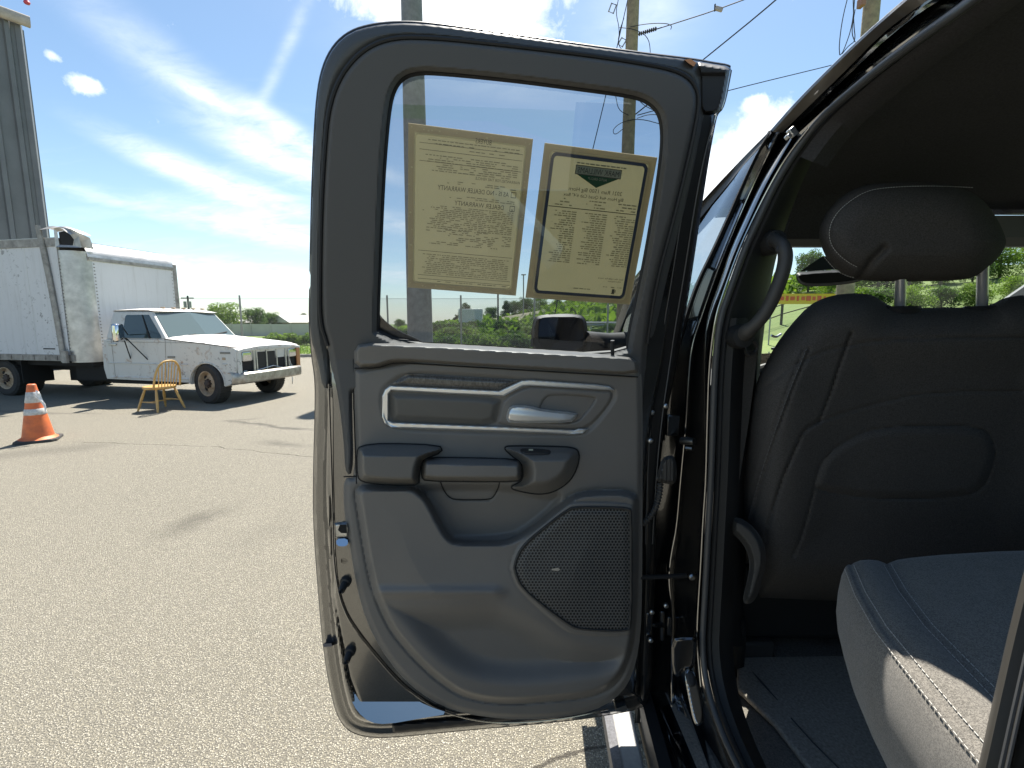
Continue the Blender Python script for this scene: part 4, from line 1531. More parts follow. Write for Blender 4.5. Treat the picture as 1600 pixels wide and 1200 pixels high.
for (x0, x1, y) in ((344, 360, 551.5), (262, 274, 558)):
    a = tpx(x0, y - 1.6); b = tpx(x1, y + 1.6)
    mb = MB(); tbox(mb, a[0], b[0], -.012, -.001, b[1], a[1]); mb.build('fender_emblem', mat('emblem_metal', (.2, .2, .19), .4, .6) if 'emblem_metal' not in MATS else MATS['emblem_metal'], cab, bevel=.003)
# hood: crowned panel, two front corners drooping
hu0 = cow - .02; hu1 = tpx(369, 545)[0] + .03
w_c = b1[1]; w_n = tpx(366, 544)[1]
rows = []
for t_ in np.linspace(0, 1, 9):
    u = hu0 + (hu1 - hu0) * t_
    w = w_c + (w_n - w_c) * t_ + .012
    droop = .06 * smoothstep(.86, 1.0, np.array([t_]))[0]
    rows.append([tp(u, .015 + (CW - .03) * s, w + .055 * math.sin(math.pi * s) ** .45 + .012 * (abs(s - .5) < .3) - droop) for s in np.linspace(0, 1, 13)])
rows.append([(p[0], p[1], p[2] - .05) for p in rows[-1]])
MB().loft(rows).build('hood', M_HOOD, bt, angle=50)
mb = MB(); mb.tube([tp(hu0 + (hu1 - hu0) * t_, -.002, w_c + (w_n - w_c) * t_ + .004) for t_ in np.linspace(0, 1, 6)], .008, 6)
mb.build('hood_gap', M_BLACK, cab)
# wipers
mb = MB(); mb.tube([tp(cow + .04, .5, w_c + .06), tp(cow - .05, 1.0, w_c + .12)], .012, 5); mb.tube([tp(cow + .04, 1.1, w_c + .06), tp(cow - .05, 1.6, w_c + .12)], .012, 5)
mb.build('wiper', M_BLACK, bt)
# open grille
fu = tpx(369, 570)[0]
gz0, gz1 = tpx(369, 592)[1] + .02, w_n - .07
mb = MB(); tbox(mb, fu - .02, fu + .006, .04, CW - .04, gz0, gz1); gri = mb.build('grille_opening', M_BLACK, bt, smooth=False)
mb = MB()
for v in (.02, CW - .10): tbox(mb, fu, fu + .05, v, v + .08, gz0 - .02, gz1 + .04)
tbox(mb, fu, fu + .05, .1, CW - .1, gz1 - .0, gz1 + .05)
tbox(mb, fu, fu + .04, .1, CW - .1, gz0 - .05, gz0 + .0)
mb.build('grille_surround', M_CAB, gri, smooth=False, bevel=.01)
mb = MB()
for v, w_ in ((.42, .05), (.50, .03), (.78, .03), (1.08, .03), (1.36, .04), (1.46, .03)): tbox(mb, fu + .007, fu + .035, v, v + w_, gz0, gz1)
mb.tube([tp(fu + .03, .5, gz0 + .1), tp(fu + .05, .95, gz0 + .16), tp(fu + .03, 1.3, gz0 + .08)], .012, 6)
mb.tube([tp(fu + .03, .12, gz0 + .05), tp(fu + .04, .5, gz0 + .03), tp(fu + .03, 1.5, gz0 + .06)], .01, 6)
mb.tube([tp(fu + .03, 1.42, gz1 - .05), tp(fu + .07, 1.5, gz0 + .1), tp(fu + .10, 1.46, gz0 - .25), tp(fu + .06, 1.5, gz0 - .3)], .009, 6)
mb.build('grille_strut', M_ALU, gri, angle=50)
mb = MB(); tbox(mb, fu + .007, fu + .02, .53, 1.06, gz0 + .03, gz1 - .03); mb.build('radiator', mat('radiator_core', (.03, .03, .03), .6, .3), gri, smooth=False)
for v in (.13, CW - .38):
    mb = MB(); tbox(mb, fu + .007, fu + .045, v, v + .24, gz1 - .20, gz1 - .02); mb.build('headlight', M_MIRROR, gri, bevel=.015)
    mb = MB(); tbox(mb, fu + .007, fu + .03, v + .02, v + .12, gz0 + .03, gz0 + .12); mb.build('lamp_bucket', M_CAB, gri, bevel=.01)
mb = MB(); tbox(mb, fu + .02, fu + .06, CW - .14, CW - .03, gz0 + .05, gz1); mb.build('indicator_lamp', mat('amber_lens', (.45, .2, .08), .4), gri, bevel=.01)
# bumper bar, ends swept back
bz1, bz0 = tpx(367, 580)[1] - .03, tpx(367, 601)[1]
rows = []
for v, du in ((-.04, -.14), (.0, -.02), (.10, .07), (.35, .10), (CW / 2, .12), (CW - .35, .10), (CW - .10, .07), (CW, -.02), (CW + .04, -.14)):
    rows.append([tp(fu + du + a, v, bz0 + (bz1 - bz0) * b) for a, b in ((-.03, 0), (.02, .04), (.05, .16), (.055, .5), (.05, .84), (.02, .96), (-.03, 1.0), (-.04, .9))])
MB().loft(rows).build('bumper', M_BUMPER, bt)
mb = MB(); tbox(mb, rk[0][0], cow + .1, .1, CW - .1, RKW - .1, RKW + .03); tbox(mb, -.6, fu, .4, CW - .4, .45, .75); mb.build('underbody', M_BLACK, bt, smooth=False)
mb = MB(); mb.prism([tp(-.2, .25, WR - .05), tp(.2, .25, WR - .05), tp(.2, .25, WR + .05), tp(-.2, .25, WR + .05)], [tp(-.2, 1.55, WR - .05), tp(.2, 1.55, WR - .05), tp(.2, 1.55, WR + .05), tp(-.2, 1.55, WR + .05)])
mb.build('axle', M_BLACK, bt, smooth=False)

# ================================================================== CHAIR
ch0 = Vector(atZ(253, 640))
sc_ = 1.0
ch = thing('wooden_chair', 'honey coloured wooden spindle back chair standing on the asphalt beside the truck wheel', 'chair', tuple(ch0))
HGT = (atY(268, 563, ch0.y)[2])
CR = Matrix.Rotation(R(163), 3, 'Z')       # the seat faces local +X


def cp(x, y, z):
    return tuple(ch0 + CR @ Vector((x * 1.16, y * 1.18, z)))


SEAT_Z = HGT * 0.475
mb = MB()
rows = []
for (k, z) in ((.93, -.035), (1.0, -.018), (1.0, .0), (.97, .012), (.75, .004), (.4, -.003), (.02, -.004)):
    rows.append([cp(.21 * k * math.cos(a) * (1.05 if math.cos(a) > 0 else 1.0), .225 * k * math.sin(a), SEAT_Z + z) for a in np.linspace(0, 2 * math.pi, 37)[:-1]])
mb.loft(rows, closed=True)
mb.add(rows[0], [tuple(range(36))])
mb.build('seat', M_WOOD, ch)
feet = []
for sx, sy in ((1, 1), (1, -1), (-1, 1), (-1, -1)):
    a = Vector((.12 * sx, .14 * sy, SEAT_Z - .03)); b = Vector((.215 * sx, .215 * sy, 0))
    P = [a.lerp(b, t) for t in (0, .25, .45, .55, .75, 1)]
    MB().tube([cp(*p) for p in P], [.017, .023, .026, .021, .023, .015], 10).build('leg', M_WOOD, ch)
    feet.append((a, b))
for sy in (0, 1):
    p = [feet[i][0].lerp(feet[i][1], .58) for i in ((0, 2) if sy == 0 else (1, 3))]
    MB().tube([cp(*p[0]), cp(*(p[0].lerp(p[1], .5))), cp(*p[1])], [.009, .014, .009], 8).build('stretcher', M_WOOD, ch)
m1 = feet[0][0].lerp(feet[0][1], .58).lerp(feet[2][0].lerp(feet[2][1], .58), .5); m2 = feet[1][0].lerp(feet[1][1], .58).lerp(feet[3][0].lerp(feet[3][1], .58), .5)
MB().tube([cp(*m1), cp(*m2)], .011, 8).build('stretcher', M_WOOD, ch)
hoop = []
BH = HGT - SEAT_Z


def bk(y, z):  # point on the raked back plane
    return (-.155 - .17 * z - .02 + .25 * (y * y), y, SEAT_Z + z)


for a in np.linspace(0, math.pi, 25):
    cy, sz = math.cos(a), math.sin(a)
    hoop.append(bk(.205 * (abs(cy) ** .75) * (1 if cy > 0 else -1), BH * (sz ** .8 if sz > 0 else 0)))
MB().tube([cp(*p) for p in hoop], .0185, 10).build('back_hoop', M_WOOD, ch)
for k in range(7):
    y = -.135 + .045 * k
    yt = y * 1.12
    c = min(1, abs(yt) / .205)
    zt = BH * (math.sin(math.acos(c ** (1 / .75))) ** .8)
    MB().tube([cp(*bk(y, -.005)), cp(*bk((y + yt) / 2, zt * .5)), cp(*bk(yt, zt))], [.0085, .0095, .007], 7).build('spindle', M_WOOD, ch)

# ================================================================== CONE
cn0 = Vector(atZ(61, 688))
CH = atY(59, 600, cn0.y)[2]
cn = thing('traffic_cone', 'orange traffic cone with two white bands on a black base', 'traffic cone', tuple(cn0))
sc_ = CH / .92
rb = .205 * sc_
mb = MB(); CM = Matrix.Rotation(R(33), 3, 'Z')
mb.prism([tuple(cn0 + CM @ Vector((x * sc_, y * sc_, .0))) for x, y in ((-.20, -.26), (.20, -.26), (.26, -.20), (.26, .20), (.20, .26), (-.20, .26), (-.26, .20), (-.26, -.20))],
         [tuple(cn0 + CM @ Vector((x * sc_, y * sc_, .042 * sc_))) for x, y in ((-.20, -.25), (.20, -.25), (.25, -.20), (.25, .20), (.20, .25), (-.20, .25), (-.25, .20), (-.25, -.20))])
mb.build('base', M_CONEBLK, cn, smooth=False, bevel=.008)


def cone_r(z):
    return rb + (.052 * sc_ - rb) * z / CH


def cone_band(name, z0, z1, m, out):
    mb = MB().lathe([(cone_r(z0) + out * .2, z0), (cone_r(z0) + out, z0 + .004), (cone_r((z0 + z1) / 2) + out, (z0 + z1) / 2), (cone_r(z1) + out, z1 - .004), (cone_r(z1) + out * .2, z1)], 40, off=cn0)
    return mb.build(name, m, cn, angle=60)


mb = MB().lathe([(rb + .03, .04 * sc_), (rb + .012, .055 * sc_), (cone_r(.08 * sc_), .08 * sc_), (cone_r(CH * .5), CH * .5), (cone_r(CH - .01), CH - .01), (cone_r(CH) * .8, CH), (cone_r(CH) * .6, CH - .004), (cone_r(CH) * .6, CH - .1)], 40, off=cn0)
mb.build('cone_body', M_ORANGE, cn)
cone_band('reflective_band', CH * .68, CH * .865, M_REFL, .004)
cone_band('reflective_band', CH * .47, CH * .575, M_REFL, .004)
# white film caught on the cone
r_ = np.random.default_rng(8)
bz = CH * .80
b0_ = cn0 + Vector((cone_r(bz) + .0, -.02, bz))
rows = []
for i_ in range(9):
    t_ = i_ / 8
    rows.append([tuple(b0_ + Vector((.02 + .14 * t_ * (0.4 + .6 * s) + .012 * math.sin(9 * s + 3 * t_), -.03 + .02 * math.sin(7 * t_ + 4 * s), .05 - .30 * t_ * s - .05 * t_ + .03 * (1 - s) + r_.uniform(-.006, .006)))) for s in np.linspace(0, 1, 9)])
bg_ = MB().loft(rows).build('plastic_bag', M_BAG, origin=tuple(b0_))
tag(bg_, 'torn white plastic bag caught on the upper band of the orange cone', 'plastic bag')
# pale scrap on the ground in the shade
# ================================================================== PICKUP TRUCK (the near vehicle)
pk = thing('pickup_truck', 'black pickup truck with its rear door swung wide open, seen from beside the cab', 'pickup truck', (1.33, 0.9, 0))

OUT = [(484, 480), (487, 330), (491, 230), (496, 150), (505, 105), (522, 72), (548, 50), (582, 40), (620, 36), (660, 37), (720, 44), (900, 70), (1000, 84), (1085, 94), (1110, 99), (1143, 104), (1141, 116), (1131, 168), (1121, 177), (1117, 190), (1107, 245), (1095, 325), (1080, 430), (1068, 505), (1056, 580), (1042, 640), (1031, 720), (1023, 850), (1020, 1000), (1016, 1088), (1004, 1106), (960, 1115), (890, 1126), (730, 1140), (620, 1151), (585, 1152), (556, 1147), (534, 1132), (520, 1097), (506, 1020), (498, 930), (490, 820), (490, 740), (493, 640), (493, 592), (487, 555), (484, 510)]
WIN = [(588, 540), (589, 480), (592, 400), (596, 300), (600, 235), (606, 170), (613, 140), (627, 120), (650, 111), (690, 112), (800, 123), (900, 136), (975, 146), (1005, 153), (1024, 166), (1034, 184), (1037, 215), (1033, 260), (1022, 330), (1008, 410), (994, 475), (985, 515), (978, 562)]
OUTs = chaikin(OUT, 1); WINs = chaikin(WIN, 2)
WINb = chaikin([(p[0] + (6 if p[0] > 800 else -6), p[1] + (-6 if p[1] < 300 else 0)) for p in WIN], 2)


PANs0 = chaikin([(556, 560), (556, 744), (545, 790), (549, 830), (560, 880), (580, 970), (600, 1010), (630, 1050), (690, 1095), (790, 1116), (905, 1108), (972, 1075), (990, 1040), (998, 960), (998, 600), (990, 560)], 1)


def shell_h(x, y, sd):
    so_ = sdf(x, y, OUTs)
    rim = smoothstep(14, 26, so_)
    pan = smoothstep(4, 12, sdf(x, y, PANs0))
    low = smoothstep(470, 620, y)
    d = -.050 + .012 * smoothstep(0, 5, so_) + rim * (.020 + .018 * low)
    # ridge line beside the shut face
    ll, _, _ = seg_dist(x, y, np.array([(512, 540), (516, 640), (515, 760), (519, 860), (522, 930), (531, 990), (545, 1060), (560, 1100)], float), False)
    d = d - .010 * np.exp(-(ll / 2.2) ** 2) * smoothstep(520, 560, y)
    return d - .040 * pan


mb = relief([OUTs, WINb], shell_h, 2.3, dmap, back=-.105, cap=True)
door = mb.build('rear_door', M_DOORP, pk, angle=40)

M_EDGE = mat('edge_black', (.020, .0195, .018), .36, spec=.5)
Q = offset_poly(chaikin(OUT, 2), 5.0)
MB().tube([tuple(q) for q in dmap(Q[:, 0], Q[:, 1], np.full(len(Q), -.062))], .0085, 10, close=True).build('door_edge', M_EDGE, door)
Q = offset_poly(chaikin(OUT, 2), 5.0)
MB().tube([tuple(q) for q in dmap(Q[:, 0], Q[:, 1], np.full(len(Q), -.092))], .0085, 10, close=True).build('door_edge', M_EDGE, door)
LC = chaikin([(541, 1068), (546, 1063), (575, 1061), (606, 1062), (620, 1072), (640, 1088), (668, 1103), (704, 1115), (660, 1122), (604, 1132), (578, 1129), (558, 1112), (547, 1090)], 1)
relief([LC], lambda x, y, s: -.022 + (y - 1062) * .00064, 2.4, dmap, back=-.06).build('shut_face_corner', M_FACE, door)
# lower edge hem and weather strip
BAND = [(485.5, 530), (484.5, 480), (487.5, 330), (491.5, 230), (496.5, 150), (505.5, 105.5), (522.5, 72.5), (548.5, 50.5), (582, 40.5), (620, 36.5), (660, 37.5), (720, 44.5), (900, 70.5), (1000, 84.5), (1080, 94), (1096, 101), (1102, 122), (1102, 160), (1093, 222), (1066, 345), (1036, 460), (1021, 545),
        (1008, 545), (1018, 443), (1045, 344), (1063, 272), (1081, 191), (1085, 160), (1082, 143), (1072, 129), (1052, 117), (1012, 107), (930, 94), (820, 80), (740, 71), (675, 65), (623, 64), (588, 74), (559, 94), (533, 128), (518, 173), (512, 236), (507, 323), (505, 423), (506, 500), (512, 530), (516, 600), (505, 610), (496, 560)]
mb = relief([chaikin(BAND, 1)], lambda x, y, s: -.019 + .005 * smoothstep(0, 3, s) + .009 * smoothstep(0, 18, s), 2.2, dmap, back=-.05)
mb.build('weather_seal', mat('seal_plastic', (.070, .072, .072), .5, spec=.45), door)
dtube([(512, 540), (499, 500), (500, 423), (502, 323), (507, 236), (513, 171), (529, 124), (555, 89), (585, 68), (623, 58), (675, 59), (740, 65), (820, 74), (935, 88), (1016, 101), (1056, 110), (1079, 123), (1090, 141), (1092, 160), (1088, 191), (1070, 272), (1052, 344), (1025, 443), (1011, 537)], .0015, .0042, 8).build('seal_lip', M_RUBBER, door)
# cap at the top corner, hinge side
CAP = [(1086, 96), (1110, 100), (1141, 105), (1139, 116), (1130, 166), (1121, 178), (1094, 180), (1092, 150), (1092, 118)]
relief([chaikin(CAP, 1)], lambda x, y, s: -.036 + .036 * smoothstep(0, 5, s) - .007 * smoothstep(112, 120, y), 2.0, dmap, back=-.09).build('corner_cap', M_RUBBER, door)
EDG = [(1094, 165), (1100, 172), (1120, 178), (1106, 246), (1094, 325), (1079, 430), (1067, 505), (1055, 580), (1041, 640), (1030, 720), (1022, 850), (1019, 1000), (1014, 1086), (1002, 1100), (1000, 1060), (1003, 960), (1006, 800), (1007, 640), (1010, 545), (1024, 445), (1050, 344), (1068, 272), (1087, 191)]
relief([chaikin(EDG, 1)], lambda x, y, s: -.030 + .012 * smoothstep(0, 5, s), 2.2, dmap, back=-.06).build('frame_edge', mat('gloss_black_trim', (.012, .012, .012), .38, spec=.5), door, angle=70)
for dx, r_e in ((9, .0016), (-9, .0013)):
    dtube([(1108 + dx, 180), (1090 + dx, 250), (1076 + dx, 325), (1060 + dx, 430), (1047 + dx, 505), (1036 + dx, 580), (1027 + dx, 640), (1020 + dx * .8, 720), (1014 + dx * .6, 850)], -.0165, r_e, 6).build('edge_bead', M_SEAL, door)
# copper clip at the seam
relief([[(1069, 93), (1079, 92), (1088, 98), (1084, 104), (1076, 99)]], lambda x, y, s: .0 + 0 * x, 2.0, dmap, back=-.02).build('seam_clip', mat('copper_clip', (.45, .2, .1), .4, .7), door)

# window frame trim
FRAME = [(553, 600), (553, 640), (556, 744), (537, 744), (535, 700), (530, 650), (522, 600), (515, 560), (511, 535), (501, 505), (500, 423), (502, 323), (507, 236), (513, 171), (529, 124), (555, 89), (585, 68), (623, 58), (675, 59), (740, 65), (820, 74), (935, 88), (1016, 101), (1056, 110), (1079, 123), (1090, 141), (1092, 160), (1088, 191), (1070, 272), (1052, 344), (1025, 443), (1011, 537), (1008, 600), (1006, 680), (996, 680), (996, 600)]
FRs = chaikin(FRAME, 2)


def frame_h(x, y, s):
    so_ = sdf(x, y, FRs); sw = -sdf(x, y, WINs)
    d = -.004 + .016 * smoothstep(0, 9, so_)
    d = d - .018 * (1 - smoothstep(0, 8, sw))
    return d


relief([FRs, WINs], frame_h, 2.6, dmap, back=-.03).build('window_frame_trim', M_FRAME, door)
# run channel (dark rubber round the pane)
P = WINs
Q = dmap(P[:, 0], P[:, 1], np.full(len(P), -.022))
MB().tube([tuple(q) for q in Q], .0065, 6, close=True).build('glass_channel', M_RUBBER, door)
# glass
gp = chaikin([(p[0] + (4 if p[0] > 800 else -4), p[1] + (-4 if p[1] < 300 else 2)) for p in WIN], 2)
Q = dmap(gp[:, 0], gp[:, 1], np.full(len(gp), -.026))
mb = MB(); tri = tessellate_polygon([[Vector((a, b, 0)) for a, b in gp]]); mb.add(Q, [tuple(t) for t in tri])
mb.build('window_glass', M_GLASS, door, smooth=False)
CF = [(588, 490), (597, 499), (612, 511), (632, 522), (652, 530), (664, 540), (588, 540)]
relief([CF], lambda x, y, s: -.030 + 0 * x, 3, dmap, back=-.05).build('glass_corner_patch', mat('mottled_brown', (.11, .085, .07), .9, var=.4, vscale=160), door)  # mottled brown patch just behind the lower corner of the pane
dtube([(590, 489), (598, 499), (612, 511), (632, 522), (652, 530), (664, 538)], -.028, .0016, 6).build('corner_patch_edge', M_SEAL, door)

# main inner panel
PANEL = [(553, 556), (553, 640), (556, 744), (537, 746), (537, 790), (542, 830), (551, 880), (558, 920), (572, 970), (595, 1015), (625, 1055), (655, 1082), (690, 1103), (730, 1116), (790, 1124), (850, 1124), (905, 1117), (945, 1103), (972, 1082), (988, 1055), (998, 1015), (1003, 960), (1004, 800), (1004, 600), (998, 560)]
PANs = chaikin(PANEL, 1)
RAISE = chaikin([(553, 757), (560, 800), (566, 840), (574, 885), (582, 920), (596, 955), (610, 984), (632, 1012), (658, 1040), (685, 1064), (714, 1084), (740, 1093), (770, 1098), (810, 1099), (850, 1096), (885, 1093), (914, 1090), (935, 1084), (954, 1076), (974, 1055), (988, 1020), (996, 960), (998, 800), (998, 766), (920, 766), (893, 773), (870, 791), (835, 820), (800, 841), (780, 845), (715, 845), (702, 838), (690, 818), (672, 782), (660, 766), (648, 759), (600, 759)], 2)
DISH = chaikin([(592, 938), (640, 942), (700, 940), (770, 934), (800, 942), (850, 970), (880, 992), (915, 1003), (985, 1006), (986, 1040), (955, 1062), (900, 1070), (840, 1076), (780, 1076), (730, 1066), (690, 1044), (655, 1010), (625, 975)], 2)
POCK = chaikin([(640, 762), (660, 758), (800, 758), (850, 775), (880, 770), (868, 793), (834, 822), (800, 843), (712, 847), (700, 840), (672, 786)], 1)
SPK = chaikin([(797, 880), (810, 850), (845, 818), (882, 789), (897, 783), (984, 785), (993, 795), (993, 980), (984, 995), (900, 993), (880, 985), (812, 925), (799, 898)], 2)
FLAP = np.array([(688, 752), (692, 764), (700, 776), (710, 781), (765, 781), (772, 775), (778, 764), (781, 752)], float)
SEAML = np.array([(553, 575), (590, 574), (605, 569), (618, 566), (650, 567), (760, 574), (900, 582), (998, 589)], float)
BEZR = chaikin([(590, 628), (593, 608), (604, 596), (632, 578), (700, 579), (816, 588), (935, 596), (962, 604), (966, 616), (962, 630), (926, 676), (900, 685), (700, 679), (612, 674), (596, 660)], 2)


def panel_base(x, y):
    so_ = sdf(x, y, PANs)
    d = .000 + .010 * smoothstep(0, 9, so_)
    sr = sdf(x, y, RAISE)
    d = d + .034 * smoothstep(-1, 10, sr) - .0035 * np.exp(-((sr + 1.5) / 1.8) ** 2)
    # gentle belly
    d = d + .012 * smoothstep(0, 120, sr) * np.exp(-((y - 905) / 70.0) ** 2)
    d = d + .009 * np.exp(-((y - 926) / 9.0) ** 2) * smoothstep(575, 600, x) * (1 - smoothstep(770, 800, x))
    d = d - .036 * smoothstep(0, 50, sdf(x, y, DISH))
    d = d - .026 * smoothstep(-5, 10, sdf(x, y, POCK))
    d = d + .005 * smoothstep(-3, 4, sdf(x, y, SPK)) * 1.0
    # upper part swells towards the sill and hollows behind the pull
    up = 1 - smoothstep(740, 775, y) * 1.0
    d = d + up * (.012 * np.exp(-((y - 690) / 22.0) ** 2) * 0 + .010 * smoothstep(700, 600, y) if False else up * .010 * (1 - smoothstep(590, 700, y)))
    d = d - .006 * smoothstep(0, 7, sdf(x, y, BEZR)) * (y < 700)
    return d


def panel_h(x, y, s):
    d = panel_base(x, y)
    f, _, _ = seg_dist(x, y, FLAP, False)
    d = d - .003 * np.exp(-(f / 1.3) ** 2)
    f = np.abs(sdf(x, y, SPK))
    d = d - .003 * np.exp(-(f / 1.6) ** 2)
    f, _, _ = seg_dist(x, y, np.array([(537, 745), (556, 744)], float), False)
    d = d - .004 * np.exp(-(f / 1.3) ** 2)
    return d


relief([PANs], panel_h, 2.2, dmap, back=-.02).build('inner_panel', M_PLASTIC, door, angle=60)
# seal curve outside the panel flange
dtube([(514, 600), (517, 700), (520, 800), (521, 880), (534, 952), (570, 1005), (622, 1066), (655, 1092), (690, 1112), (750, 1128), (810, 1130), (890, 1122), (950, 1108)], .004, .0019, 6).build('flange_seal', M_FACE, door)

SILL = chaikin([(553, 540), (558, 534), (585, 531), (700, 536), (850, 545), (985, 553), (994, 558), (998, 567), (998, 588), (900, 582), (760, 574), (650, 567), (618, 566), (605, 569), (590, 574), (554, 575)], 1)
TOPL = np.array([(553, 540), (558, 534), (585, 531), (700, 536), (850, 545), (985, 553), (994, 558)], float)


def sill_h(x, y, s):
    t, _, _ = seg_dist(x, y, TOPL, False)
    d = .014 + .030 * smoothstep(0, 6, s) - .050 * (1 - smoothstep(0, 9, t))
    return d + .006 * smoothstep(30, 8, t) if False else d


relief([SILL], sill_h, 1.5, dmap, back=-.03).build('sill_trim', M_PLASTIC, door, angle=60)
MB().tube([tuple(q) for q in dmap(np.array([957., 957., 957.]), np.array([553., 535., 532.]), np.array([-.0, -.0, -.0]))], [.0042, .004, .0045], 10).build('lock_knob', M_RUBBER, door)

# trim insert, bezel, pad, handle
DEC = [(611, 601), (636, 584), (660, 585), (740, 590), (815, 594), (780, 610), (700, 607), (640, 603)]
relief([DEC], lambda x, y, s: panel_base(x, y) + .004 + .005 * smoothstep(0, 6, s), 1.6, dmap, back=.0).build('trim_insert', M_DECOR, door)
BEZ = [(597, 619), (601.5, 608.5), (609, 602.5), (780, 610.6), (815, 594.4), (828, 593.5), (933, 601), (952, 604), (960, 610), (946, 609.5), (933, 608.5), (828, 602.6), (817, 603.5), (787, 619), (700, 615), (612, 610), (606.8, 616), (606.8, 656.5), (613.5, 660), (774, 666.6), (897, 672), (904, 669.5), (919, 670), (911, 677.2), (897, 679), (771, 673.4), (612, 668.4), (601.5, 662), (597.4, 652)]
relief([np.array(BEZ, float)], lambda x, y, s: panel_base(x, y) + .0075 + .0035 * smoothstep(0, 1.6, s), .75, dmap, back=.0).build('chrome_bezel', M_CHROME, door, angle=50)
PAD = chaikin([(608, 620), (613, 611), (700, 615), (785, 620), (780, 640), (773, 667), (700, 663), (620, 660), (610, 655)], 1)
relief([PAD], lambda x, y, s: panel_base(x, y) + .001 + .009 * smoothstep(0, 12, s), 1.8, dmap, back=.0).build('padded_insert', M_LEATHER, door)
HS = [(787, 621), (823, 603), (850, 604), (940, 610), (957, 611), (957, 624), (940, 648), (918, 669), (890, 671), (775, 667), (780, 645)]
CUP = chaikin([(838, 655), (843, 632), (850, 620), (862, 614), (928, 618), (934, 624), (918, 645), (900, 664), (850, 662)], 2)
relief([chaikin(HS, 1)], lambda x, y, s: panel_base(x, y) + .001 + .006 * smoothstep(0, 4, s) - .045 * smoothstep(-1, 14, sdf(x, y, CUP)), 1.5, dmap, back=-.03).build('handle_surround', M_PLASTIC, door, angle=60)
HD = chaikin([(792, 645), (795, 637), (803, 633), (828, 634), (850, 640), (904, 645), (901, 652), (891, 661), (830, 661), (797, 661), (791, 656)], 1)


def hand_h(x, y, s):
    ax = smoothstep(905, 800, x) if False else 1 - smoothstep(800, 905, x)
    return panel_base(x, y) + .008 + .014 * smoothstep(0, 4, s) + .008 * ax + .004 * smoothstep(0, 12, y - (636 + (x - 790) * .09)) - .004 * smoothstep(880, 904, x)


relief([HD], hand_h, 1.2, dmap, back=.01).build('door_handle', mat('brushed_handle', (.84, .83, .80), .36, .75), door, angle=30)

# armrest in three pieces
ARM_L = chaikin([(558, 706), (563, 697), (600, 693), (687, 696), (691, 706), (662, 717), (657, 727), (654, 745), (654, 757), (630, 758), (588, 756), (566, 752), (559, 745)], 1)
ARM_C = chaikin([(660, 724), (666, 715), (740, 716), (808, 718), (815, 725), (815, 746), (809, 752), (740, 752), (665, 751), (659, 745)], 1)
ARM_R = chaikin([(786, 699), (800, 697), (870, 698), (899, 700), (905, 709), (903, 725), (895, 745), (880, 760), (860, 770), (840, 772), (815, 768), (796, 762), (808, 756), (817, 750), (818, 735), (814, 722), (800, 712)], 2)


def armf(poly, top, hgt, side, yt):
    def f(x, y, s):
        d0 = .014
        return d0 + hgt * np.minimum(smoothstep(0, side, s) ** .7, np.clip((y - yt(x)) / top, 0, 1) ** .8)
    return f


fL = armf(ARM_L, 19, .060, 11, lambda x: 693 + np.clip((560 - x) * .5, 0, 9) + (x - 560) * .02)
fC = armf(ARM_C, 12, .058, 7, lambda x: 713.5 + (x - 660) * .02)
fR0 = armf(ARM_R, 24, .058, 20, lambda x: 696 + 0 * x)
relief([ARM_L], fL, 1.8, dmap, back=.0).build('armrest', M_PLASTIC2, door, angle=60)
relief([ARM_C], fC, 1.8, dmap, back=.0).build('pull_handle', M_PLASTIC, door, angle=60)
relief([ARM_R], fR0, 1.8, dmap, back=.0).build('switch_pod', M_PLASTIC2, door, angle=60)
for poly, nm in ((ARM_L, 'armrest'), (ARM_C, 'pull'), (ARM_R, 'pod')):
    P = poly
    Q = dmap(P[:, 0], P[:, 1], np.full(len(P), .013))
    MB().tube([tuple(q) for q in Q], .0026, 6, close=True).build('shadow_gap', M_DARK, door)
for ln, dl in ((FLAP, .0012), (np.array([(537, 745), (556, 744.5)], float), .002), (np.array([(553, 640), (555, 700), (557, 756)], float), .002), (np.array([(552, 560), (552.5, 640)], float), .002)):
    P = chaikin(ln, 1, False)
    z_ = panel_base(P[:, 0], P[:, 1]) + dl - .001
    MB().tube([tuple(q) for q in dmap(P[:, 0], P[:, 1], z_)], .0012, 6).build('shadow_gap', M_DARK, door)
P = np.array([(554, 575.5), (590, 574.8), (605, 570), (618, 567), (650, 568), (760, 575), (900, 583), (997, 589)], float); P = chaikin(P, 1, False)
MB().tube([tuple(q) for q in dmap(P[:, 0], P[:, 1], np.full(len(P), .024))], .0016, 6).build('shadow_gap', M_DARK, door)
SWI = chaikin([(812, 702), (818, 700), (857, 702), (862, 706), (857, 711), (822, 711), (814, 708)], 1)
relief([SWI], lambda x, y, s: fR0(x, y, sdf(x, y, ARM_R)) + .002 + .005 * smoothstep(0, 3, s), 1.1, dmap, back=.02).build('window_switch', M_RUBBER, door)
relief([[(826, 701.5), (833, 701.5), (833, 704), (826, 704)]], lambda x, y, s: fR0(x, y, sdf(x, y, ARM_R)) + .0085, 1.0, dmap, back=.02).build('switch_mark', M_PALEINK, door)

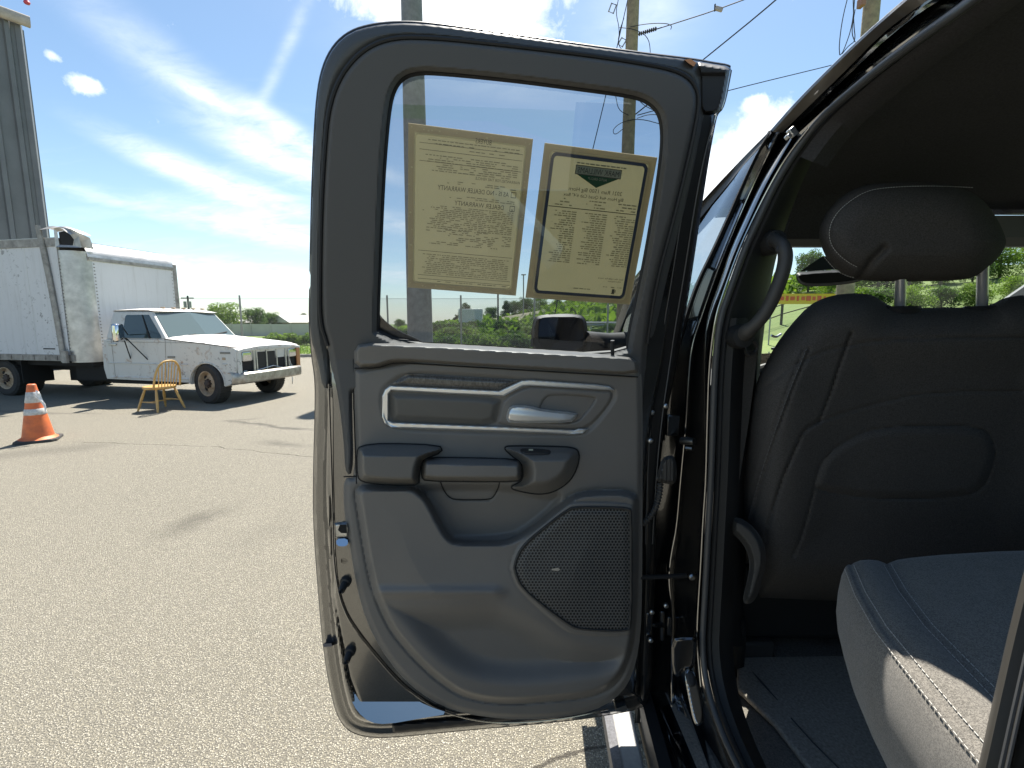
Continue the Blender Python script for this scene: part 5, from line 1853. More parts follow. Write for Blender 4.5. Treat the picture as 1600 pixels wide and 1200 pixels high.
# speaker
GR = chaikin([(806, 882), (818, 856), (850, 828), (886, 800), (898, 795), (940, 795), (980, 797), (984, 803), (984, 975), (978, 984), (940, 983), (906, 981), (890, 974), (850, 945), (818, 918), (808, 897)], 1)
relief([GR], lambda x, y, s: panel_base(x, y) + .0015 + .003 * smoothstep(0, 10, s), 2.0, dmap, back=.01, uv=True).build('speaker_grille', M_GRILLE, door)
GRo = chaikin([(801, 882), (813, 853), (847, 824), (884, 796), (897, 790), (984, 791), (989, 799), (989, 978), (981, 989), (905, 986), (886, 979), (814, 922), (803, 898)], 2)
relief([GRo, GR], lambda x, y, s: panel_base(x, y) + .001 + .005 * smoothstep(0, 2.5, s), 1.2, dmap, back=.02).build('speaker_rim', M_DARKP, door)
relief([[(862, 889), (872, 887), (876, 890), (872, 892), (862, 891)]], lambda x, y, s: panel_base(x, y) + .0065, 1.0, dmap, back=.05).build('speaker_emblem', M_STEEL, door)

# latch, bumpers, plugs on the shut face
relief([[(522, 818), (543, 816), (546, 826), (544, 840), (523, 841)]], lambda x, y, s: .002 + .006 * smoothstep(0, 3, s), 1.3, dmap, back=-.02).build('latch', M_STEEL, door)
relief([[(531, 820), (541, 819), (542, 833), (533, 833), (528, 828)]], lambda x, y, s: .0095 + 0 * x, 1.3, dmap, back=-.01).build('latch_slot', M_DARK, door)
relief([chaikin([(525, 842), (543, 841), (544, 851), (538, 854), (526, 853)], 1)], lambda x, y, s: .004 + .006 * (y - 840) / 12, 1.3, dmap, back=-.02).build('latch_plate', mat('bright_plate', (.3, .36, .45), .1, 1.0), door)
for (px, py) in ((541, 909), (548, 1017)):
    c0 = Vector(dmap(np.array([px + 1.]), np.array([py - 4.]), np.array([-.005]))[0])
    ax = (Vector(DN) + Vector((-.12, 0, -.25))).normalized()
    MB().tube([tuple(c0), tuple(c0 + ax * .012), tuple(c0 + ax * .014), tuple(c0 + ax * .034), tuple(c0 + ax * .036), tuple(c0 + ax * .034)], [.013, .012, .0085, .0075, .0055, .003], 14).build('rubber_bumper', M_RUBBER, door)
c0 = Vector(dmap(np.array([539.]), np.array([874.]), np.array([-.006]))[0])
MB().tube([tuple(c0), tuple(c0 + Vector(DN) * .006)], .0075, 14).build('plug_hole', M_DARK, door)
relief([[(505, 1006), (518, 1005), (519, 1010), (506, 1011)]], lambda x, y, s: -.022 + 0 * x, 1.5, dmap, back=-.05).build('edge_plug', mat('grey_plug', (.12, .12, .14), .4), door)
relief([[(612, 1131), (890, 1109), (900, 1112), (730, 1134), (614, 1146)]], lambda x, y, s: -.020 + .008 * smoothstep(0, 3, s), 2.5, dmap, back=-.06).build('drain_strip', M_RUBBER, door)
relief([[(963, 1107), (978, 1102), (981, 1108), (976, 1113), (963, 1112)]], lambda x, y, s: .004 + 0 * x, 1.5, dmap, back=-.05).build('hem_clip', M_STEEL, door)


# ------------------------------------------------------------------ sheets of paper on the glass
def paper(name, corners, label, dd=-.031):
    C4 = [Vector(p) for p in dmap(np.array([c[0] for c in corners], float), np.array([c[1] for c in corners], float), np.full(4, dd))]

    def at(s, t, off=0.0):                     # s: 0 left..1 right as seen from the cab side, t: 0 top..1 bottom
        p = C4[0].lerp(C4[1], s).lerp(C4[3].lerp(C4[2], s), t)
        n = (C4[1] - C4[0]).cross(C4[3] - C4[0]).normalized()
        if n.y > 0: n = -n
        return p + n * off
    return C4, at


def sheet(at, rect, m, name, parent, off, org=None):
    s0, t0, s1, t1 = rect
    mb = MB()
    mb.prism([tuple(at(*q, off)) for q in ((s0, t0), (s1, t0), (s1, t1), (s0, t1))], [tuple(at(*q, off - .0003)) for q in ((s0, t0), (s1, t0), (s1, t1), (s0, t1))])
    return mb.build(name, m, parent, smooth=False)


def outline_ring(at, rect, w, r, off, mb):
    s0, t0, s1, t1 = rect
    def rr(s0, t0, s1, t1, r):
        P = []
        for cx, cy, a0 in ((s1 - r, t0 + r, -90), (s1 - r, t1 - r, 0), (s0 + r, t1 - r, 90), (s0 + r, t0 + r, 180)):
            for k in range(6):
                a = R(a0 + 90 * k / 5); P.append((cx + r * math.cos(a), cy + r * math.sin(a)))
        return P
    A = rr(s0, t0, s1, t1, r); B = rr(s0 + w, t0 + w * .75, s1 - w, t1 - w * .75, max(r - w * .7, .004))
    n = len(A)
    mb.add([tuple(at(*q, off)) for q in A] + [tuple(at(*q, off)) for q in B], [(k, (k + 1) % n, n + (k + 1) % n, n + k) for k in range(n)])


def text_into(mb, at, body, s_c, t_c, height, off, aspect, width=None, align='CENTER', mirror=True):
    cu = bpy.data.curves.new('txt', 'FONT'); cu.body = body; cu.size = 1.0; cu.resolution_u = 2
    ob = bpy.data.objects.new('txt', cu); COL.objects.link(ob)
    bpy.context.view_layer.update()
    me = ob.evaluated_get(bpy.context.evaluated_depsgraph_get()).to_mesh()
    V = np.array([v.co[:] for v in me.vertices]); Fc = [tuple(p.vertices) for p in me.polygons]
    ob.evaluated_get(bpy.context.evaluated_depsgraph_get()).to_mesh_clear()
    bpy.data.objects.remove(ob); bpy.data.curves.remove(cu)
    lo, hi = V.min(0), V.max(0)
    sc = height / .73
    sx = sc * aspect if width is None else width / (hi[0] - lo[0])
    x = (V[:, 0] - (lo[0] + hi[0]) / 2) * sx
    if align == 'START': x = (V[:, 0] - lo[0]) * sx
    y = (V[:, 1] - .36) * sc
    if mirror: x = -x
    mb.add([tuple(at(s_c + a, t_c - b, off)) for a, b in zip(x, y)], Fc)


def fine_print(mb, at, s0, s1, t, h, off, r, dens=1.0, ragged=0.0):
    """one line of illegible small print, reading from right to left"""
    s = s1
    end = s0 + (s1 - s0) * ragged * r.random()
    while s > end:
        w = r.uniform(.012, .05)
        if r.random() < dens:
            e = max(s - w, end)
            mb.add([tuple(at(a, b, off)) for a, b in ((s, t), (e, t), (e, t + h), (s, t + h))], [(0, 1, 2, 3)])
        s -= w + r.uniform(.006, .012)


rp = random.Random(21)
PA = .70                                                     # width over height in sheet units
C4, at1 = paper('p', [(638, 192), (833, 217), (806, 462), (637, 449)], '')
p1 = sheet(at1, (0, 0, 1, 1), M_PAPER, 'window_notice', None, 0)
tag(p1, 'buff buyers notice with warranty tick boxes taped on the left side of the door window', 'paper notice', 'papers taped on the door window')
mb = MB()
for rc in ((0, 0, 1, .045), (0, .955, 1, 1), (0, .045, .05, .955), (.95, .045, 1, .955)):
    s0, t0, s1, t1 = rc
    mb.add([tuple(at1(*q, .0006)) for q in ((s0, t0), (s1, t0), (s1, t1), (s0, t1))], [(0, 1, 2, 3)])
mb.build('notice_border', M_PAPERB, p1, smooth=False)
mb = MB(); outline_ring(at1, (.045, .045, .955, .965), .014, .035, .0012, mb); mb.build('border_line', M_PAPERL, p1, smooth=False)
mb = MB()
for k in range(46):
    e = rp.choice((0, 1, 2, 3)); a = rp.random(); w = rp.uniform(.004, .010)
    q = [(a, rp.uniform(.005, .03)), (a, rp.uniform(.97, .99)), (rp.uniform(.005, .035), a), (rp.uniform(.965, .99), a)][e]
    mb.add([tuple(at1(q[0] + w * math.cos(t_), q[1] + w * .6 * math.sin(t_), .0010)) for t_ in np.linspace(0, 6.28, 8)[:-1]], [tuple(range(7))])
mb.build('tape_blister', M_PAPERL, p1, smooth=False)['kind'] = 'stuff'
INK = .0020
mb = MB()
text_into(mb, at1, 'BUYERS', .60, .052, .030, INK, .75 * 1.25)
text_into(mb, at1, 'AS IS - NO DEALER WARRANTY', .545, .345, .030, INK, 1, width=.60)
text_into(mb, at1, 'DEALER WARRANTY', .60, .428, .030, INK, 1, width=.42)
text_into(mb, at1, 'WARRANTIES FOR THIS VEHICLE:', .74, .268, .018, INK, 1, width=.38)
for tq in (.345, .430):
    s_, h_ = .885, .018
    for (a0, b0, a1, b1) in ((s_ - .022, tq - h_, s_ - .018, tq + h_), (s_ + .018, tq - h_, s_ + .022, tq + h_), (s_ - .022, tq - h_, s_ + .022, tq - h_ + .004), (s_ - .022, tq + h_ - .004, s_ + .022, tq + h_)):
        mb.add([tuple(at1(*q, INK)) for q in ((a0, b0), (a1, b0), (a1, b1), (a0, b1))], [(0, 1, 2, 3)])
text_into(mb, at1, 'x', .885, .436, .03, INK, .9)
for tq in (.098, .135, .20, .905, .93, .745):
    mb.add([tuple(at1(*q, INK)) for q in ((.09, tq), (.93, tq), (.93, tq + .0028), (.09, tq + .0028))], [(0, 1, 2, 3)])
mb.build('printing', M_INK, p1, smooth=False)
mb = MB()
for (ta, tb, st, dn, rg) in ((.075, .095, .018, .8, .3), (.115, .13, .016, .5, .4), (.16, .255, .0125, .75, .25), (.30, .315, .012, .4, .5), (.385, .40, .012, .5, .5), (.455, .60, .0115, .85, .15), (.60, .70, .0115, .55, .35), (.765, .90, .0125, .9, .1), (.94, .95, .01, .7, .2)):
    t_ = ta
    while t_ < tb:
        fine_print(mb, at1, .12, .90, t_, .0052, INK - .0004, rp, dn, rg); t_ += st
mb.build('small_print', M_INKF, p1, smooth=False)['kind'] = 'stuff'

C4, at2 = paper('p', [(851, 223), (1027, 246), (984, 476), (821, 465)], '')
p2 = sheet(at2, (0, 0, 1, 1), M_PAPER, 'window_sticker', None, 0)
tag(p2, 'buff price sheet with dark rounded border and green logo on the door window', 'paper notice', 'papers taped on the door window')
mb = MB()
for rc in ((0, 0, 1, .05), (0, .955, 1, 1), (0, .05, .07, .955), (.93, .05, 1, .955)):
    s0, t0, s1, t1 = rc
    mb.add([tuple(at2(*q, .0006)) for q in ((s0, t0), (s1, t0), (s1, t1), (s0, t1))], [(0, 1, 2, 3)])
mb.build('sheet_border', M_PAPERB, p2, smooth=False)
mb = MB(); outline_ring(at2, (.055, .035, .945, .972), .008, .04, .0011, mb); mb.build('border_line', M_PAPERL, p2, smooth=False)
mb = MB(); outline_ring(at2, (.068, .046, .932, .962), .028, .045, .0015, mb); mb.build('dark_border', M_NAVY, p2, smooth=False)
mb = MB()
mb.add([tuple(at2(*q, .0012)) for q in ((.30, .108), (.70, .108), (.70, .158), (.30, .158))], [(0, 1, 2, 3)])
mb.build('logo_plate', M_PALEINK, p2, smooth=False)
mb = MB(); outline_ring(at2, (.295, .104, .705, .162), .006, .004, .0016, mb); mb.build('logo_frame', M_INK, p2, smooth=False)
mb = MB()
mb.add([tuple(at2(*q, .0012)) for q in ((.315, .162), (.685, .162), (.50, .232))], [(0, 1, 2)])
mb.build('logo_triangle', M_GREENINK, p2, smooth=False)
mb = MB()
text_into(mb, at2, 'AUTO GROUP', .50, .178, .016, INK, 1, width=.17)
mb.build('logo_lettering', M_PALEINK, p2, smooth=False)
mb = MB()
text_into(mb, at2, 'MARK WILLIAMS', .50, .133, .036, INK, 1, width=.37)
text_into(mb, at2, '2021 Ram 1500 Big Horn', .50, .252, .026, INK, 1, width=.48)
text_into(mb, at2, "Big Horn 4x4 Quad Cab 6'4\" Box", .49, .290, .022, INK, 1, width=.54)
mb.add([tuple(at2(*q, INK)) for q in ((.10, .372), (.90, .372), (.90, .377), (.10, .377))], [(0, 1, 2, 3)])
text_into(mb, at2, 'Scan the code for more', .77, .822, .013, INK, 1, width=.24)
text_into(mb, at2, 'information', .81, .840, .013, INK, 1, width=.12)
mb.build('printing', M_INK, p2, smooth=False)
mb = MB()
fine_print(mb, at2, .30, .74, .088, .008, INK - .0004, rp, 1, 0)
for t_ in (.315, .335, .355):
    for c0_ in (.14, .42, .70): fine_print(mb, at2, c0_, c0_ + .19, t_, .007, INK - .0004, rp, .8, .5)
t_ = .395
while t_ < .735:
    for c0_, c1_ in ((.13, .36), (.40, .64), (.68, .90)): fine_print(mb, at2, c0_, c1_, t_, .006, INK - .0004, rp, .93, .45)
    t_ += .0145
fine_print(mb, at2, .38, .62, .905, .006, INK - .0004, rp, .9, .2)
for (cx_, w) in ((.80, .02), (.73, .02), (.87, .02)): fine_print(mb, at2, cx_ - w, cx_ + w, .88, .006, INK - .0004, rp, 1, .0)
mb.build('small_print', M_INKF, p2, smooth=False)['kind'] = 'stuff'
mb = MB()
for rc in ((.80, .895, .825, .925), (.795, .925, .83, .93), (.828, .90, .836, .92)):
    s0, t0, s1, t1 = rc
    mb.add([tuple(at2(*q, INK)) for q in ((s0, t0), (s1, t0), (s1, t1), (s0, t1))], [(0, 1, 2, 3)])
mb.build('fuel_mark', M_INK, p2, smooth=False)

# ------------------------------------------------------------------ B-pillar and door opening
A0 = [(1204, 204, 1.03), (1183, 237, 1.06), (1160, 287, 1.08), (1133, 350, 1.10), (1110, 400, 1.11), (1090, 440, 1.12), (1070, 497, 1.13), (1052, 560, 1.14), (1035, 640, 1.15), (1020, 760, 1.16), (1008, 900, 1.17), (1000, 1010, 1.17), (995, 1130, 1.15)]
A1 = [(1217, 207, .99), (1200, 240, 1.03), (1173, 297, 1.05), (1150, 350, 1.06), (1130, 400, 1.07), (1117, 433, 1.08), (1095, 497, 1.09), (1080, 540, 1.09), (1075, 600, 1.09), (1072, 660, 1.09), (1063, 750, 1.09), (1057, 825, 1.09), (1048, 867, 1.08), (1044, 909, 1.07), (1051, 953, 1.06), (1049, 1026, 1.06), (1050, 1100, 1.05)]
A2 = [(1240, 212, .95), (1222, 243, .97), (1195, 290, .99), (1170, 345, 1.0), (1148, 395, 1.01), (1135, 435, 1.02), (1112, 497, 1.03), (1104, 560, 1.04), (1104, 660, 1.04), (1101, 750, 1.04), (1095, 825, 1.04), (1091, 899, 1.03), (1087, 959, 1.02), (1087, 1020, 1.0), (1094, 1090, .97)]
A3 = [(1267, 200, .90), (1233, 243, .93), (1207, 287, .95), (1180, 340, .97), (1157, 390, .98), (1133, 457, .99), (1120, 497, .995), (1111, 570, 1.0), (1108, 660, 1.0), (1106, 750, 1.0), (1101, 820, 1.0), (1097, 900, .99), (1093, 960, .98), (1092, 1010, .97), (1098, 1073, .94)]


def off(l, dx, dy, dY):
    return [(a + dx, b + dy, c + dY) for a, b, c in l]


pil = ribbon([off(A0, -3, 0, .05), A0, off(A0, 5, 0, -.004)], 60).build('pillar_outer', mat('frame_black', (.008, .008, .008), .7, spec=.08), pk)
bp = ribbon([off(A0, 3, 0, .0), off(A1, -6, 0, .03), off(A1, -1.5, 0, -.004), off(A1, 1.5, 0, -.004), off(A1, 7, 0, .025), off(A2, -9, 0, .030), off(A2, -2, 0, .0), off(A2, 0, 0, -.004), off(A2, 4, 0, .02), A3], 90).build('door_pillar', M_PAINT, pk, angle=70)
SEAL = [(1640, -95, .44), (1580, -48, .50), (1524, 0, .58), (1404, 84, .71), (1311, 160, .85), (1273, 197, .90), (1240, 243, .925), (1213, 287, .945), (1188, 340, .96), (1163, 395, .975), (1142, 455, .985), (1127, 497, .99), (1119, 570, .995), (1116, 660, .995), (1113, 750, .995), (1109, 820, .99), (1105, 900, .985), (1101, 970, .975), (1099, 1010, .965), (1104, 1060, .94), (1120, 1120, .88), (1150, 1190, .80), (1200, 1280, .70)]
ytube(off(SEAL, -2, 0, 0), .0068, 12).build('opening_seal', M_SEAL, pk)
ytube(off(SEAL, 8, 0, .012), .0065, 10).build('opening_seal', M_RUBBER, pk)
# thin polished beads added as highlight lines along the pillar lips
ytube(off(A3, -3, 0, -.003), .0024, 8).build('flange_highlight', M_FACE, bp)
ytube(off(A1, 0, 0, -.006), .0022, 8).build('flange_highlight', M_FACE, bp)
# inner pillar trim
T0 = off([p for p in SEAL[4:19]], 10, 0, .006)
T1 = [(1345, 160, .93), (1305, 200, .97), (1268, 243, 1.0), (1246, 287, 1.02), (1226, 340, 1.03), (1208, 395, 1.04), (1196, 455, 1.06), (1190, 497, 1.08), (1182, 570, 1.10), (1174, 660, 1.12), (1166, 750, 1.12), (1162, 820, 1.12), (1158, 900, 1.12), (1156, 970, 1.12), (1160, 1010, 1.12)]
T05 = [((a[0] * .6 + b[0] * .4), (a[1] * .6 + b[1] * .4), (a[2] + b[2]) / 2 - .022) for a, b in zip(T0, T1)]
ribbon([T0, T05, T1, off(T1, 6, 0, .12)], 60).build('pillar_trim', M_TRIMD, pk)
# seat belt
B0 = [(1163, 548, 1.05), (1158, 600, 1.05), (1151, 680, 1.04), (1141, 780, 1.03), (1137, 840, 1.02)]
B1 = [(1184, 546, 1.06), (1178, 600, 1.06), (1167, 680, 1.05), (1150, 780, 1.04), (1142, 840, 1.03)]
mb = ribbon([B0, B1, off(B1, 0, 0, .003), off(B0, 0, 0, .003), B0], 30); mb.build('seat_belt', mat('belt_webbing', (.085, .078, .07), .8, var=.2, vscale=300), pk)
mb = ytube([(1160, 533, 1.04), (1172, 528, 1.04), (1184, 540, 1.05), (1180, 552, 1.05), (1166, 556, 1.04), (1160, 533, 1.04)], .004, 8, 1); mb.build('belt_loop', M_DARKP, pk)
# grab handle
GH_ = [(1204, 374, .99), (1215, 377, .945), (1224, 385, .92), (1228, 398, .915), (1225, 420, .915), (1214, 452, .92), (1199, 484, .93), (1184, 504, .94), (1168, 517, .955), (1156, 528, .99)]
P = chaikin(GH_, 2, False); n_ = len(P)
gh_ = MB().tube([atY(*p) for p in P], [.016 if i < 4 or i > n_ - 8 else .0130 for i in range(n_)], 14).build('grab_handle', M_DARKP, pk)
for (px, py, Y) in ((1206, 379, .985), (1156, 526, .985)):
    MB().lathe([(0, -.03), (.024, -.03), (.026, 0), (.022, .018), (0, .022)], 18, Matrix.Rotation(R(90), 3, 'X'), off=atY(px, py, Y)).build('handle_mount', M_TRIMD, gh_)
MB().lathe([(0, -.002), (.008, -.002), (.007, .003), (0, .004)], 14, Matrix.Rotation(R(90), 3, 'X'), off=atY(1219, 390, .918)).build('screw_cover', M_SEAL, gh_)

# roof rail strips beside the opening
RE = [(1640, -190, .50), (1520, -92, .58), (1412, 0, .68), (1352, 52, .78), (1304, 98, .86), (1248, 154, .95), (1204, 204, 1.03)]
RB1 = [(1660, -140, .49), (1545, -62, .57), (1440, 6, .66), (1378, 52, .76), (1330, 102, .84), (1272, 158, .93), (1222, 207, 1.01)]
RB2 = [(1670, -125, .50), (1557, -50, .58), (1453, 8, .67), (1392, 54, .77), (1340, 103, .85), (1282, 160, .94), (1230, 209, 1.0)]
RB3 = [(1680, -115, .48), (1570, -40, .56), (1490, 8, .63), (1405, 70, .73), (1352, 110, .82), (1296, 164, .89), (1248, 208, .94)]
rail = ribbon([off(RE, -1, 0, .02), RE, off(RE, 3, 2, -.006), RB1], 50).build('roof_rail', mat('rail_ground_reflection', (.075, .064, .050), .30, spec=.8, coat=.6), pk)  # brown of the ground's reflection put into the rail's base colour
ribbon([RB1, off(RB1, 5, 1, .012), RB2, off(RB2, 2, 2, .03), RB3, off(RB3, 14, 6, -.01)], 50).build('roof_rail', M_FACE, pk)
ribbon([off(SEAL[1:7], 10, 2, .0), off(SEAL[1:7], 30, 10, .0), off(SEAL[1:7], 52, 18, .03)], 40).build('headliner_edge', M_HEADLINER, pk)
for (px, py, w, h) in ((1238, 207, 5, 8), (1231, 214, 3, 4)):
    MB().box(atY(px, py, .945), (w * .0026, .012, h * .0022), Matrix.Rotation(R(-40), 3, 'Y')).build('striker_bracket', M_STEEL, rail, bevel=.002)

# roof, headliner
P = chaikin(RE, 2, False)
E3 = [Vector(atY(*p)) for p in P]
E3 = [Vector((E3[0].x - .01, -.25, E3[0].z))] + E3
XC = 1.34
rows = []
for p in E3:
    rows.append([tuple(Vector((p.x + (2 * XC - 2 * p.x) * s, p.y, p.z + .05 * math.sin(math.pi * s) ** .5 + .0)) if 0 < s < 1 else Vector((p.x if s == 0 else 2 * XC - p.x, p.y, p.z))) for s in np.linspace(0, 1, 15)])
fr = [Vector(atY(1160, 248, 1.2)), Vector(atY(1096, 316, 1.4)), Vector(atY(1065, 350, 1.5))]
for p in fr:
    rows.append([(p.x + (2 * XC - 2 * p.x) * s, p.y + .10 * math.sin(math.pi * s) * (p.y > 1.1), p.z + .05 * math.sin(math.pi * s) ** .5) for s in np.linspace(0, 1, 15)])
MB().loft(rows).build('roof', M_PAINT, pk, angle=60)
zt_ = E3[3].z
rows = []
HY = [(-.15, .60, .02), (.2, .60, .03), (.45, .60, .03), (.60, .60, .02), (.75, .615, .015), (.86, .625, .0), (.93, .625, -.01), (1.05, .64, -.03), (1.2, .66, -.06), (1.38, .68, -.12)]
zs_ = [Vector(atY(1552, 10, .58)).z]
for (y, x, dz) in HY:
    zb = 2.000 + dz
    rows.append([(x + (2 * XC - 2 * x) * s, y, zb + .045 * math.sin(math.pi * s) ** .4) for s in np.linspace(0, 1, 17)])
hl = MB().loft(rows).build('headliner', M_HEADLINER, pk)
# header across the windscreen top, visors
hz_ = atY(1450, 388, 1.40)[2]
mb = MB()
rows = []
for x in np.linspace(.66, 2.02, 9):
    rows.append([(x, 1.34, hz_ + .08), (x, 1.335, hz_ + .02), (x, 1.36, hz_), (x, 1.42, hz_ + .005), (x, 1.46, hz_ + .03)])
mb.loft(rows).build('windscreen_header', mat('header_trim', (.16, .16, .155), .8), pk)
for x in (.98, 1.68):
    MB().box((x, 1.315, hz_ + .075), (.44, .012, .13), Matrix.Rotation(R(25), 3, 'X')).build('sun_visor', M_HEADLINER, pk, bevel=.01)

# windscreen, front pillars
ap = [(1096, 318, 1.42), (1040, 385, 1.62), (992, 442, 1.9), (958, 535, 2.25)]
A3D = [Vector(atY(*p)) for p in ap]
mb = MB()
top = A3D[0] + Vector((.06, .04, -.005)); bot = A3D[-1] + Vector((.05, .02, 0))
rows = []
for s in np.linspace(0, 1, 9):
    rows.append([tuple(Vector((top.x + (2 * XC - 2 * top.x) * s, top.y + .16 * math.sin(math.pi * s) - .0, top.z)).lerp(Vector((bot.x + (2 * XC - 2 * bot.x) * s, bot.y + .22 * math.sin(math.pi * s), bot.z)), t)) for t in (0, .33, .66, 1)])
mb.loft(rows).build('windscreen', M_GLASS2, pk)
rows = []
for p in A3D:
    rows.append([tuple(p + Vector(q)) for q in ((0, .0, 0), (-.006, .03, .012), (.02, .07, .012), (.075, .03, -.01), (.05, -.03, -.02), (.01, -.03, -.01))])
MB().loft(rows, closed=True).build('front_pillar', M_PAINT, pk)
rows = [[(2 * XC - p[0], p[1], p[2]) for p in r] for r in rows]
MB().loft(rows, closed=True).build('front_pillar', mat('pillar_cover', (.20, .21, .21), .7), pk)
ribbon([off(A0[:3], 0, 0, 0), [(1160, 248, 1.2), (1140, 275, 1.25), (1100, 314, 1.4)], [(1096, 316, 1.4), (1040, 383, 1.62), (985, 446, 1.92)]][1:], 20)
mb = ribbon([[(1204, 203, 1.03), (1158, 249, 1.2), (1096, 315, 1.41), (1040, 383, 1.62), (990, 440, 1.9), (957, 532, 2.25)],
             [(1205, 208, 1.02), (1162, 252, 1.19), (1100, 318, 1.40), (1044, 387, 1.61), (994, 446, 1.89), (962, 535, 2.24)],
             [(1190, 226, 1.05), (1158, 262, 1.18), (1097, 338, 1.395), (1040, 402, 1.60), (990, 462, 1.88), (960, 540, 2.23)]], 50)
# ---- front door
mb2 = MB()
belt0 = Vector(atY(1058, 566, 1.15)); belt1 = Vector(atY(962, 549, 2.24))
rows = []
for t_ in np.linspace(0, 1, 8):
    p = belt0.lerp(belt1, t_)
    rows.append([(p.x, p.y, p.z), (p.x - .03, p.y, p.z - .03), (p.x - .06, p.y, p.z - .14), (p.x - .07, p.y, p.z - .4), (p.x - .05, p.y, p.z - .65), (p.x - .01, p.y, p.z - .86)])
fd = mb2.loft(rows).build('front_door', M_PAINT, pk)
mb.build('door_window_frame', M_RUBBER, fd)
gl = [(1186, 232, 1.055), (1158, 263, 1.18), (1097, 339, 1.393), (1040, 403, 1.598), (990, 463, 1.878), (962, 549, 2.23), (1058, 566, 1.14), (1078, 497, 1.125), (1097, 440, 1.115), (1117, 400, 1.105), (1140, 350, 1.095), (1166, 287, 1.075)]
G3 = [Vector(atY(*p)) for p in gl]
mb = MB(); c = sum(G3, Vector()) / len(G3)
mb.add([tuple(p) for p in G3] + [tuple(c)], [(k, (k + 1) % len(G3), len(G3)) for k in range(len(G3))])
mb.build('window_glass', M_GLASSF, fd)
# handle of the front door on its outer skin
hp = belt0.lerp(belt1, .14) + Vector((-.075, 0, -.12))
MB().tube([tuple(hp + Vector((.02, -.10, 0))), tuple(hp + Vector((-.03, -.08, 0))), tuple(hp + Vector((-.035, .08, 0))), tuple(hp + Vector((.02, .10, 0)))], .014, 10).build('door_handle', M_PAINT, fd)
# ---- door mirror
MY = 1.88
mm_ = plane_map((0, MY, 0), (.10, -1, 0))
MIR = chaikin([(831, 545), (830, 520), (833, 500), (840, 492), (880, 490), (905, 491), (915, 496), (919, 520), (918, 549), (870, 552), (840, 551)], 2)
mir_ = relief([MIR], lambda x, y, s: -.03 + .03 * smoothstep(0, 5, s), 1.2, mm_, back=-.13, cap=True).build('side_mirror', M_RUBBER, pk)
relief([chaikin([(842, 548), (841, 512), (845, 498), (852, 495), (904, 496), (910, 500), (912, 520), (911, 549)], 2)], lambda x, y, s: .003 + 0 * x, 1.5, mm_, back=-.01).build('mirror_glass', mat('dark_mirror', (.10, .11, .13), .05, .9), mir_)
mb = MB(); a = Vector(atY(914, 536, 1.93)); b = Vector(atY(985, 538, 2.02))
mb.tube([tuple(a), tuple(a.lerp(b, .5)), tuple(b)], [.05, .045, .055], 12); mb.build('mirror_arm', M_RUBBER, mir_)
relief([[(829, 530), (832, 528), (832, 541), (829, 543)]], lambda x, y, s: .004 + 0 * x, 1, mm_, back=-.02).build('turn_lamp', M_SEAL, mir_)
# ---- fender, hood, wheels, bed: the rest of the truck
xl = belt1.x - .07
mb = MB(); rows = []
for y, dx, zt in ((2.24, 0, 1.42), (2.7, .0, 1.40), (3.2, .02, 1.36), (3.5, .08, 1.30), (3.62, .2, 1.2)):
    rows.append([(xl + dx + a, y, zt + b) for a, b in ((.02, -.72), (-.02, -.55), (-.03, -.3), (-.01, -.12), (.06, -.02), (.14, 0.0))] + [(XC, y, zt + .04)] + [(2 * XC - xl - dx - a, y, zt + b) for a, b in ((.14, 0), (.06, -.02), (-.01, -.12), (-.03, -.3), (-.02, -.55), (.02, -.72))])
rows.append([(p[0], 3.66, min(p[2], .95)) for p in rows[-1]])
MB().loft(rows).build('hood', M_PAINT, pk)
mb = MB(); rows = []
for y in (-.16, -.9, -1.7, -2.25):
    rows.append([(.40 + a, y, b) for a, b in ((.02, .62), (-.04, .8), (-.05, 1.1), (-.02, 1.34), (.04, 1.40), (.12, 1.38), (.12, 1.0))])
MB().loft(rows).build('cargo_bed', M_PAINT, pk)
MB().loft([[(2 * XC - p[0], p[1], p[2]) for p in r] for r in rows]).build('cargo_bed', M_PAINT, pk)
mb = MB(); mb.box((XC, -2.23, 1.0), (1.8, .06, .75)); mb.box((XC, -1.2, .98), (1.75, 2.0, .04)); mb.build('cargo_floor', M_PAINT, pk, smooth=False)
for y in (-1.25, 2.9):
    for x, sg in ((.50, -1), (2.18, 1)):
        w = MB().lathe([(.24, -.12), (.30, -.135), (.37, -.13), (.40, -.09), (.40, .09), (.37, .13), (.30, .135), (.24, .12)], 36, Matrix.Rotation(R(90), 3, 'Y'), off=(x, y, .40)).build('wheel', M_TYRE, pk)
        MB().lathe([(.245, .10 * sg), (.23, .06 * sg), (.08, .09 * sg), (0, .09 * sg)], 24, Matrix.Rotation(R(90), 3, 'Y'), off=(x, y, .40)).build('rim', M_STEEL, w)
# underbody so that no light leaks through
mb = MB(); mb.box((XC, .9, .555), (1.7, 2.7, .05)); mb.build('underbody', M_BLACK, pk, smooth=False)
